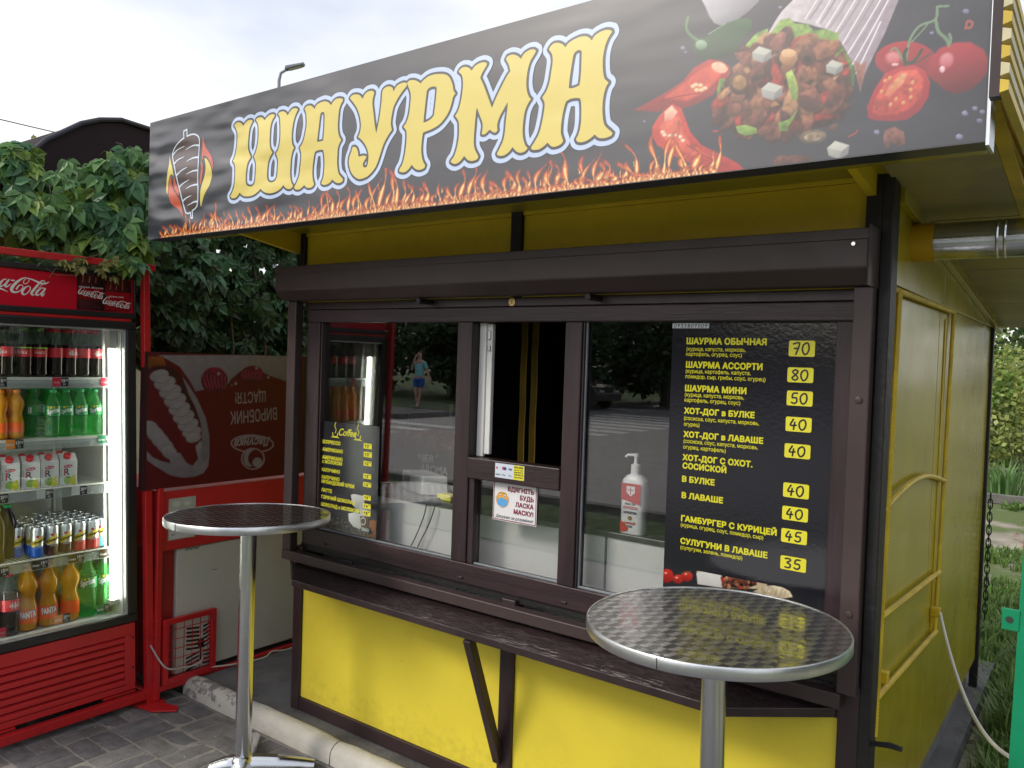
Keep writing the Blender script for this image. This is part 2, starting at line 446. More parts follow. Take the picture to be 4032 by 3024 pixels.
DIG = {'0': [(0.5, 1), (0.15, .8), (0.05, .4), (.3, 0), (.65, .1), (.85, .5), (.75, .9), (.5, 1)], '1': [(.2, .7), (.55, 1), (.45, 0)],
       '2': [(.1, .8), (.4, 1), (.75, .8), (.6, .45), (.1, .03), (.8, .05)], '3': [(.1, .95), (.6, .98), (.75, .8), (.35, .55), (.75, .35), (.6, .02), (.1, .05)],
       '4': [(.45, 1), (.1, .4), (.8, .42), None, (.62, .7), (.5, 0)], '5': [(.8, 1), (.3, .95), (.2, .55), (.65, .55), (.75, .2), (.45, 0), (.1, .1)],
       '7': [(.05, .9), (.8, .97), (.4, 0), None, (.2, .5), (.7, .52)], '8': [(.5, .52), (.15, .8), (.5, 1), (.78, .8), (.5, .52), (.1, .2), (.45, 0), (.8, .2), (.5, .52)],
       '9': [(.7, .8), (.4, 1), (.15, .7), (.45, .5), (.72, .8), (.6, .3), (.35, 0)]}
def handwrite(mb, s, u0, v0, u1, v1, fn, d, w):
    cw = (u1 - u0) / len(s)
    for i, ch in enumerate(s):
        segs = [[]]
        for p in DIG[ch]:
            if p is None: segs.append([])
            else: segs[-1].append((u0 + cw * (i + 0.08 + p[0] * 0.9), v0 + (v1 - v0) * p[1]))
        for sg in segs:
            ribbon(mb, catmull(sg, False, 4), w, fn, d)

COKE = [([(440, 350), (400, 340), (330, 380), (260, 450), (205, 530), (185, 590), (200, 630), (250, 640), (310, 610), (355, 550), (360, 510), (335, 490), (295, 510), (262, 575)], [3, 5, 14, 20, 24, 25, 20, 14, 8, 6, 6, 7, 10, 14]),
        ([(440, 350), (458, 385), (430, 440), (390, 463), (368, 440), (385, 385), (430, 350), (500, 365), (600, 410), (660, 432), (715, 425), (755, 405), (780, 380)], [5, 5, 5, 6, 6, 5, 5, 10, 16, 16, 13, 7, 2]),
        ([(440, 502), (395, 535), (355, 600), (350, 650), (380, 672), (430, 640), (470, 570), (475, 520), (440, 502)], [6, 14, 20, 18, 12, 6, 8, 9, 6]),
        ([(600, 530), (660, 460), (705, 402), (700, 378), (665, 375), (620, 425), (560, 520), (510, 600), (493, 640), (510, 667), (545, 655)], [3, 4, 6, 6, 8, 14, 18, 20, 18, 14, 5]),
        ([(700, 520), (650, 520), (590, 590), (570, 640), (585, 667), (625, 645), (680, 570), (705, 520)], [5, 10, 18, 19, 14, 6, 7, 8]),
        ([(718, 522), (680, 590), (655, 645), (672, 672), (712, 612)], [9, 18, 18, 12, 3]),
        ([(112, 402), (65, 415), (15, 490), (0, 530), (25, 550), (75, 505), (120, 430)], [5, 10, 18, 19, 14, 6, 8]),
        ([(150, 402), (105, 480), (90, 530), (118, 545), (178, 480)], [9, 18, 18, 12, 3]), ([(182, 415), (228, 416)], [11, 11]),
        ([(-10, 430), (-25, 400), (-60, 420), (-100, 490), (-105, 535), (-70, 545), (-5, 490)], [10, 8, 14, 19, 17, 10, 3]),
        ([(-150, 400), (-195, 430), (-235, 490), (-235, 530), (-205, 548), (-160, 515), (-122, 440), (-150, 400)], [6, 14, 20, 18, 12, 6, 8, 6]),
        ([(-120, 340), (-130, 255), (-200, 260), (-290, 370), (-340, 480), (-340, 550), (-290, 560), (-220, 500)], [6, 8, 8, 18, 24, 25, 16, 4]),
        ([(-320, 590), (-240, 560), (-150, 575), (-60, 625), (0, 590), (60, 605), (130, 645)], [3, 12, 14, 14, 16, 12, 2])]
def script_logo(mb, u, v, width, fn, d, rot=0.0, jn=6, sub=3, h=None):
    s_ = width / 1157; c, sn = math.cos(rot), math.sin(rot)
    sy = (h / 420) if h else s_
    for pts, ws in COKE:
        P_ = []; 
        for (x, y) in pts:
            a = (x + 372) * s_; b_ = (660 - y) * sy + a * 0.0
            P_.append((u + a * c - b_ * sn, v + a * sn + b_ * c))
        Q = catmull(P_, False, sub); W = []
        for i in range(len(ws) - 1): W += [(ws[i] + (ws[i + 1] - ws[i]) * k / sub) * s_ for k in range(sub)]
        ribbon(mb, Q, W + [ws[-1] * s_], fn, d, jn=jn)

# --- a print: a fine grid whose points carry the printed colours
class Print:
    def __init__(s, u0, v0, u1, v1, res, base):
        s.u0, s.v0, s.res = u0, v0, res
        s.nu = int(round((u1 - u0) / res)) + 1; s.nv = int(round((v1 - v0) / res)) + 1
        s.c = np.zeros((s.nv, s.nu, 3)); s.c[:] = lin(base)
        s.U, s.V = np.meshgrid(u0 + np.arange(s.nu) * res, v0 + np.arange(s.nv) * res)
        s.rng = np.random.default_rng(5)
    def win(s, pts, pad):
        us = [p[0] for p in pts]; vs = [p[1] for p in pts]
        i0 = max(0, int((min(us) - pad - s.u0) / s.res)); i1 = min(s.nu, int((max(us) + pad - s.u0) / s.res) + 2)
        j0 = max(0, int((min(vs) - pad - s.v0) / s.res)); j1 = min(s.nv, int((max(vs) + pad - s.v0) / s.res) + 2)
        return (slice(j0, j1), slice(i0, i1)) if i1 > i0 and j1 > j0 else None
    def segd(s, U, V, a, b_):
        ax, ay = a; bx, by = b_; dx, dy = bx - ax, by - ay; L2 = dx * dx + dy * dy + 1e-12
        t = np.clip(((U - ax) * dx + (V - ay) * dy) / L2, 0, 1)
        return np.hypot(U - ax - t * dx, V - ay - t * dy), t
    def noise(s, sh, cell):
        h, w = sh; gh, gw = int(h / cell) + 3, int(w / cell) + 3
        g = s.rng.random((gh, gw)); y = np.arange(h) / cell; x = np.arange(w) / cell
        y0 = y.astype(int); x0 = x.astype(int); fy = (y - y0)[:, None]; fx = (x - x0)[None]
        fy = fy * fy * (3 - 2 * fy); fx = fx * fx * (3 - 2 * fx)
        return (g[y0][:, x0] * (1 - fy) * (1 - fx) + g[y0 + 1][:, x0] * fy * (1 - fx) + g[y0][:, x0 + 1] * (1 - fy) * fx + g[y0 + 1][:, x0 + 1] * fy * fx) - 0.5
    def poly(s, pts, c1, c2=None, soft=1.0, noise=0.0, dirn=-90, alpha=1.0):
        w = s.win(pts, soft)
        if w is None: return
        U, V = s.U[w], s.V[w]; n = len(pts); ins = np.zeros(U.shape, bool); dist = np.full(U.shape, 1e9)
        for i in range(n):
            a, b_ = pts[i], pts[(i + 1) % n]
            if a[1] != b_[1]:
                cr = ((a[1] > V) != (b_[1] > V)) & (U < (b_[0] - a[0]) * (V - a[1]) / (b_[1] - a[1]) + a[0]); ins ^= cr
            dist = np.minimum(dist, s.segd(U, V, a, b_)[0])
        sd = np.where(ins, dist, -dist); m = np.clip(sd / soft + 0.5, 0, 1) * alpha
        c1 = np.array(lin(c1)); c2 = np.array(lin(c2)) if c2 else c1
        dx, dy = math.cos(R(dirn)), math.sin(R(dirn)); pr = U * dx + V * dy
        pv = [p[0] * dx + p[1] * dy for p in pts]; t = np.clip((pr - min(pv)) / (max(pv) - min(pv) + 1e-9), 0, 1)[..., None]
        col = c1 * (1 - t) + c2 * t
        if noise:
            nn = s.noise(U.shape, 9) + s.noise(U.shape, 3.5) * 0.8
            col = col * (1 + (nn * noise * 2.4)[..., None])
        s.c[w] = s.c[w] * (1 - m[..., None]) + np.clip(col, 0, 1) * m[..., None]
    def stroke(s, pts, c, wid, alpha=1.0):
        pts = catmull(pts, False, 4) if len(pts) > 2 else pts
        wl = wid if isinstance(wid, (list, tuple)) else [wid] * len(pts)
        w = s.win(pts, max(wl) * 2)
        if w is None: return
        U, V = s.U[w], s.V[w]; m = np.zeros(U.shape); f = (len(wl) - 1) / max(1, len(pts) - 1)
        for i in range(len(pts) - 1):
            d, t = s.segd(U, V, pts[i], pts[i + 1]); ww = wl[min(len(wl) - 1, int(i * f))]
            m = np.maximum(m, np.clip((ww * 0.5 - d) / (s.res * 0.8) + 0.5, 0, 1))
        m = (m * alpha)[..., None]; s.c[w] = s.c[w] * (1 - m) + np.array(lin(c)) * m
    def inside(s, pts, p):
        ins = False
        for i in range(len(pts)):
            a, b_ = pts[i], pts[(i + 1) % len(pts)]
            if (a[1] > p[1]) != (b_[1] > p[1]) and p[0] < (b_[0] - a[0]) * (p[1] - a[1]) / (b_[1] - a[1]) + a[0]: ins = not ins
        return ins
    def fill(s, pts, size, cols, n, edge='2a1512'):
        s.poly(pts, edge, edge, 3, .3); rr = random.Random(3)
        us = [p[0] for p in pts]; vs = [p[1] for p in pts]; k = 0
        for _ in range(n * 4):
            p = (rr.uniform(min(us), max(us)), rr.uniform(min(vs), max(vs)))
            if not s.inside(pts, p): continue
            k += 1
            if k > n: break
            a = rr.uniform(0, PI); rx = size * rr.uniform(.6, 1.5); ry = size * rr.uniform(.35, .8)
            q = []
            for j in range(9):
                t = 2 * PI * j / 9; e = rr.uniform(.75, 1.2); q.append((p[0] + e * (rx * math.cos(t) * math.cos(a) - ry * math.sin(t) * math.sin(a)), p[1] + e * (rx * math.cos(t) * math.sin(a) + ry * math.sin(t) * math.cos(a))))
            c1, c2 = rr.choice(cols); s.poly([(x + size * .12, y - size * .2) for x, y in q], edge, edge, size * .3, 0, alpha=.7); s.poly(q, c1, c2, size * .18, .35)
    def ops(s, data, chunk, n):
        for o in data:
            if o[0] == 'p': s.poly(o[6], o[1], o[2], max(s.res * 1.2, o[3]), o[4], o[5])
            elif o[0] == 's': s.stroke(o[3], o[1], max(o[2] * .8, s.res))
            elif o[0] == 'fill': s.fill(o[1], chunk, [('7a4236', '40211c'), ('8a5140', '4a2a20'), ('6a3429', '2e1613'), ('a0694c', '6a3f2e'), ('5a2f28', '301815'), ('94594a', '5a3028'), ('b03a30', '7a2420'), ('b88a60', '80573a')], n)
            elif o[0] == 'beans': s.fill(o[1], chunk * 0.7, [('5a4a40', '1c120c'), ('2c1c12', '0c0806'), ('8a8078', '2a1c14'), ('1a100a', '060404')], n, '120a06')
    def obj(s, name, fn, d, m, parent, kind=None):
        nu, nv = s.nu, s.nv; co = np.empty((nv * nu, 3)); X, Y = s.U.ravel() / 1000, s.V.ravel() / 1000
        if fn is front: co[:, 0] = X; co[:, 1] = d; co[:, 2] = Y
        else: co[:, 0] = d; co[:, 1] = X; co[:, 2] = Y
        co -= np.array(wloc(parent))
        i = np.arange((nv - 1) * nu).reshape(nv - 1, nu)[:, :-1].ravel()
        q = np.stack([i, i + 1, i + nu + 1, i + nu], 1)
        me = bpy.data.meshes.new(name); me.vertices.add(len(co)); me.vertices.foreach_set('co', co.ravel())
        me.loops.add(q.size); me.loops.foreach_set('vertex_index', q.ravel()); me.polygons.add(len(q))
        me.polygons.foreach_set('loop_start', np.arange(len(q)) * 4); me.polygons.foreach_set('loop_total', np.full(len(q), 4)); me.update()
        at = me.color_attributes.new('Col', 'FLOAT_COLOR', 'POINT'); cc = np.ones((nv * nu, 4)); cc[:, :3] = np.clip(s.c.reshape(-1, 3), 0, 1)
        at.data.foreach_set('color', cc.ravel()); me.materials.append(m)
        o = bpy.data.objects.new(name, me); C.objects.link(o); o.parent = parent
        if kind: o['kind'] = kind
        return o
# ---- traced print outlines, in millimetres on their own panel
LETTERS=[[[[-2882,2688],[-2869,2696],[-2847,2695],[-2831,2687],[-2821,2676],[-2810,2687],[-2789,2695],[-2768,2693],[-2760,2687],[-2768,2678],[-2780,2660],[-2785,2633],[-2788,2599],[-2783,2573],[-2770,2554],[-2768,2546],[-2783,2532],[-2792,2514],[-2797,2486],[-2797,2460],[-2792,2443],[-2776,2434],[-2755,2432],[-2740,2442],[-2735,2460],[-2733,2491],[-2733,2516],[-2739,2533],[-2748,2548],[-2737,2561],[-2728,2581],[-2721,2612],[-2721,2640],[-2723,2665],[-2731,2679],[-2741,2689],[-2730,2695],[-2709,2695],[-2694,2688],[-2684,2678],[-2674,2687],[-2654,2695],[-2632,2695],[-2622,2690],[-2624,2684],[-2638,2671],[-2647,2648],[-2650,2617],[-2650,2587],[-2644,2564],[-2630,2549],[-2643,2535],[-2654,2519],[-2660,2495],[-2661,2468],[-2658,2449],[-2646,2437],[-2629,2434],[-2612,2438],[-2600,2452],[-2596,2482],[-2595,2512],[-2601,2528],[-2610,2542],[-2599,2552],[-2590,2569],[-2585,2596],[-2585,2633],[-2588,2660],[-2592,2679],[-2602,2690],[-2593,2696],[-2573,2696],[-2556,2689],[-2544,2676],[-2532,2688],[-2514,2697],[-2493,2695],[-2483,2688],[-2492,2679],[-2505,2657],[-2513,2631],[-2517,2602],[-2516,2581],[-2511,2562],[-2501,2550],[-2511,2535],[-2518,2512],[-2520,2482],[-2521,2458],[-2517,2434],[-2510,2418],[-2501,2409],[-2511,2400],[-2526,2398],[-2545,2404],[-2560,2417],[-2574,2406],[-2598,2397],[-2632,2393],[-2662,2397],[-2683,2405],[-2700,2417],[-2716,2407],[-2744,2397],[-2780,2395],[-2812,2400],[-2836,2415],[-2844,2406],[-2857,2398],[-2876,2396],[-2893,2401],[-2898,2408],[-2888,2418],[-2875,2440],[-2869,2468],[-2868,2500],[-2870,2523],[-2876,2536],[-2886,2546],[-2877,2556],[-2867,2577],[-2861,2602],[-2858,2633],[-2860,2656],[-2868,2671]]],[[[-2446,2685],[-2439,2691],[-2423,2694],[-2405,2689],[-2389,2676],[-2378,2689],[-2358,2694],[-2336,2695],[-2314,2688],[-2299,2675],[-2288,2686],[-2271,2693],[-2250,2692],[-2237,2687],[-2237,2680],[-2247,2669],[-2255,2651],[-2258,2626],[-2260,2597],[-2256,2571],[-2249,2555],[-2239,2543],[-2248,2533],[-2256,2517],[-2258,2492],[-2258,2466],[-2255,2443],[-2248,2425],[-2239,2416],[-2225,2404],[-2226,2397],[-2238,2392],[-2255,2393],[-2270,2400],[-2282,2409],[-2292,2400],[-2309,2394],[-2329,2394],[-2340,2399],[-2340,2405],[-2332,2417],[-2328,2437],[-2326,2466],[-2329,2498],[-2334,2516],[-2338,2521],[-2356,2523],[-2376,2521],[-2383,2513],[-2388,2490],[-2392,2464],[-2392,2438],[-2388,2417],[-2381,2402],[-2389,2394],[-2405,2391],[-2423,2394],[-2438,2405],[-2448,2397],[-2467,2391],[-2485,2393],[-2493,2398],[-2495,2403],[-2482,2417],[-2468,2441],[-2463,2467],[-2459,2496],[-2458,2520],[-2463,2535],[-2469,2546],[-2455,2558],[-2444,2577],[-2437,2600],[-2432,2622],[-2433,2649],[-2437,2670]],[[-2355,2653],[-2346,2659],[-2337,2656],[-2333,2647],[-2332,2614],[-2334,2579],[-2337,2554],[-2362,2553],[-2370,2555],[-2368,2575],[-2364,2601],[-2360,2629]]],[[[-2200,2684],[-2189,2692],[-2171,2692],[-2150,2686],[-2134,2670],[-2126,2683],[-2110,2691],[-2090,2691],[-2078,2685],[-2078,2678],[-2083,2665],[-2085,2646],[-2080,2621],[-2075,2595],[-2070,2570],[-2062,2541],[-2054,2570],[-2047,2599],[-2043,2626],[-2040,2652],[-2039,2671],[-2037,2682],[-2030,2688],[-2016,2692],[-1999,2689],[-1989,2682],[-1984,2670],[-1972,2685],[-1955,2691],[-1938,2692],[-1923,2688],[-1925,2678],[-1945,2662],[-1966,2641],[-1982,2619],[-1990,2590],[-1993,2565],[-1987,2543],[-2006,2525],[-2026,2498],[-2042,2462],[-2056,2434],[-2075,2414],[-2099,2400],[-2122,2395],[-2143,2395],[-2164,2405],[-2181,2421],[-2192,2441],[-2197,2462],[-2193,2481],[-2184,2497],[-2180,2510],[-2168,2510],[-2157,2502],[-2150,2487],[-2148,2473],[-2138,2473],[-2124,2474],[-2107,2469],[-2111,2461],[-2121,2451],[-2124,2442],[-2120,2433],[-2110,2431],[-2102,2437],[-2098,2453],[-2097,2469],[-2102,2489],[-2115,2510],[-2134,2529],[-2153,2542],[-2145,2553],[-2140,2569],[-2140,2588],[-2147,2614],[-2161,2642],[-2180,2664]]],[[[-1922,2687],[-1913,2694],[-1892,2692],[-1873,2684],[-1861,2675],[-1846,2685],[-1822,2693],[-1791,2693],[-1759,2687],[-1739,2676],[-1727,2659],[-1720,2641],[-1717,2629],[-1708,2617],[-1717,2609],[-1724,2587],[-1734,2565],[-1749,2547],[-1772,2530],[-1803,2520],[-1843,2514],[-1847,2493],[-1849,2464],[-1847,2443],[-1840,2421],[-1829,2406],[-1833,2398],[-1851,2394],[-1872,2399],[-1890,2415],[-1901,2404],[-1917,2395],[-1934,2395],[-1947,2400],[-1946,2406],[-1933,2423],[-1924,2449],[-1919,2479],[-1917,2509],[-1920,2531],[-1933,2545],[-1920,2558],[-1910,2581],[-1905,2610],[-1903,2640],[-1907,2658],[-1915,2673]],[[-1831,2647],[-1821,2654],[-1805,2656],[-1791,2652],[-1789,2641],[-1792,2606],[-1796,2575],[-1799,2561],[-1817,2550],[-1843,2545],[-1841,2567],[-1837,2605],[-1834,2628]]],[[[-1698,2683],[-1692,2690],[-1679,2694],[-1663,2691],[-1652,2684],[-1644,2676],[-1632,2688],[-1612,2694],[-1594,2693],[-1583,2687],[-1588,2679],[-1602,2662],[-1609,2648],[-1594,2622],[-1579,2591],[-1559,2548],[-1545,2575],[-1524,2608],[-1505,2635],[-1493,2647],[-1499,2667],[-1511,2686],[-1506,2694],[-1491,2696],[-1476,2692],[-1464,2685],[-1455,2676],[-1444,2689],[-1426,2696],[-1409,2695],[-1400,2689],[-1407,2679],[-1421,2661],[-1429,2636],[-1432,2607],[-1430,2583],[-1422,2561],[-1413,2551],[-1423,2540],[-1433,2521],[-1438,2495],[-1440,2465],[-1437,2441],[-1429,2419],[-1419,2409],[-1428,2401],[-1443,2398],[-1460,2404],[-1475,2419],[-1487,2407],[-1503,2399],[-1519,2398],[-1531,2402],[-1534,2407],[-1522,2425],[-1511,2445],[-1506,2469],[-1504,2499],[-1500,2531],[-1498,2557],[-1513,2538],[-1528,2517],[-1535,2500],[-1536,2488],[-1534,2477],[-1541,2472],[-1551,2474],[-1565,2484],[-1576,2476],[-1586,2472],[-1596,2474],[-1595,2483],[-1593,2495],[-1595,2510],[-1605,2531],[-1619,2560],[-1622,2539],[-1625,2503],[-1627,2466],[-1625,2441],[-1617,2423],[-1606,2407],[-1611,2399],[-1629,2396],[-1648,2401],[-1664,2416],[-1676,2404],[-1693,2396],[-1708,2397],[-1720,2404],[-1718,2408],[-1705,2422],[-1695,2447],[-1689,2478],[-1689,2509],[-1693,2530],[-1707,2547],[-1696,2559],[-1687,2581],[-1681,2608],[-1678,2639],[-1681,2663],[-1687,2674]]],[[[-1355,2684],[-1348,2693],[-1336,2698],[-1319,2695],[-1306,2687],[-1298,2678],[-1288,2688],[-1268,2695],[-1247,2698],[-1229,2695],[-1219,2689],[-1210,2679],[-1201,2691],[-1182,2698],[-1163,2699],[-1148,2694],[-1146,2689],[-1157,2676],[-1167,2654],[-1172,2624],[-1171,2594],[-1167,2573],[-1162,2563],[-1151,2553],[-1159,2542],[-1165,2523],[-1168,2499],[-1167,2471],[-1162,2445],[-1155,2433],[-1143,2422],[-1133,2413],[-1136,2407],[-1150,2403],[-1166,2403],[-1179,2407],[-1190,2417],[-1201,2409],[-1219,2402],[-1235,2401],[-1247,2405],[-1251,2412],[-1243,2426],[-1237,2451],[-1236,2482],[-1238,2510],[-1242,2525],[-1254,2528],[-1274,2529],[-1289,2524],[-1294,2511],[-1300,2486],[-1303,2460],[-1303,2437],[-1298,2422],[-1294,2412],[-1303,2404],[-1321,2400],[-1335,2403],[-1349,2416],[-1360,2407],[-1377,2400],[-1395,2400],[-1405,2403],[-1407,2409],[-1393,2426],[-1379,2448],[-1370,2479],[-1364,2513],[-1364,2533],[-1373,2549],[-1359,2565],[-1349,2589],[-1344,2617],[-1340,2648],[-1344,2669]],[[-1268,2654],[-1259,2661],[-1248,2661],[-1242,2656],[-1242,2635],[-1242,2601],[-1244,2573],[-1247,2561],[-1269,2558],[-1281,2560],[-1280,2580],[-1276,2613],[-1272,2638]]]]
KEBAB=[[-3249,2717],[-3223,2721],[-3222,2692],[-3188,2695],[-3160,2691],[-3139,2681],[-3128,2665],[-3127,2644],[-3130,2612],[-3133,2561],[-3135,2510],[-3131,2463],[-3131,2412],[-3135,2389],[-3148,2379],[-3171,2371],[-3168,2353],[-3167,2340],[-3177,2341],[-3182,2354],[-3184,2365],[-3203,2362],[-3220,2369],[-3232,2390],[-3247,2420],[-3278,2486],[-3299,2533],[-3318,2582],[-3331,2621],[-3325,2644],[-3299,2667],[-3262,2683],[-3246,2687]]
KLINES=[[[-3329,2625],[-3294,2643],[-3240,2652]],[[-3318,2585],[-3287,2600],[-3240,2607]],[[-3297,2534],[-3262,2550],[-3217,2560]],[[-3273,2481],[-3241,2495],[-3199,2505]],[[-3245,2418],[-3215,2430],[-3180,2436]],[[-3127,2641],[-3168,2646],[-3200,2642],[-3231,2635]],[[-3132,2592],[-3166,2594],[-3193,2591],[-3221,2585]],[[-3136,2538],[-3168,2539],[-3196,2536],[-3220,2530]],[[-3134,2479],[-3161,2479],[-3193,2476],[-3221,2468]],[[-3131,2407],[-3159,2407],[-3181,2402],[-3207,2397]]]
KFLAMES=[["y",[[-3356,2627],[-3345,2599],[-3329,2562],[-3322,2534],[-3336,2545],[-3350,2538],[-3359,2515],[-3363,2486],[-3367,2457],[-3376,2477],[-3375,2522],[-3368,2562],[-3358,2592]]],["r",[[-3343,2536],[-3336,2510],[-3321,2477],[-3296,2453],[-3271,2427],[-3253,2397],[-3241,2350],[-3260,2371],[-3279,2388],[-3318,2405],[-3343,2426],[-3357,2454],[-3360,2486],[-3354,2515]]],["r",[[-3316,2533],[-3308,2513],[-3288,2484],[-3276,2464],[-3277,2442],[-3296,2461],[-3314,2481],[-3321,2509]]],["r",[[-3103,2678],[-3093,2650],[-3077,2623],[-3054,2602],[-3033,2574],[-3026,2548],[-3027,2526],[-3036,2542],[-3053,2569],[-3076,2590],[-3096,2595],[-3104,2574],[-3109,2594],[-3106,2629],[-3105,2659]]],["r",[[-3114,2574],[-3101,2560],[-3098,2536],[-3104,2506],[-3112,2474],[-3120,2493],[-3115,2525],[-3112,2548]]],["y",[[-3089,2585],[-3066,2573],[-3043,2545],[-3032,2514],[-3034,2494],[-3049,2465],[-3074,2442],[-3091,2418],[-3107,2381],[-3114,2410],[-3113,2448],[-3102,2478],[-3086,2507],[-3079,2534],[-3081,2560]]]]
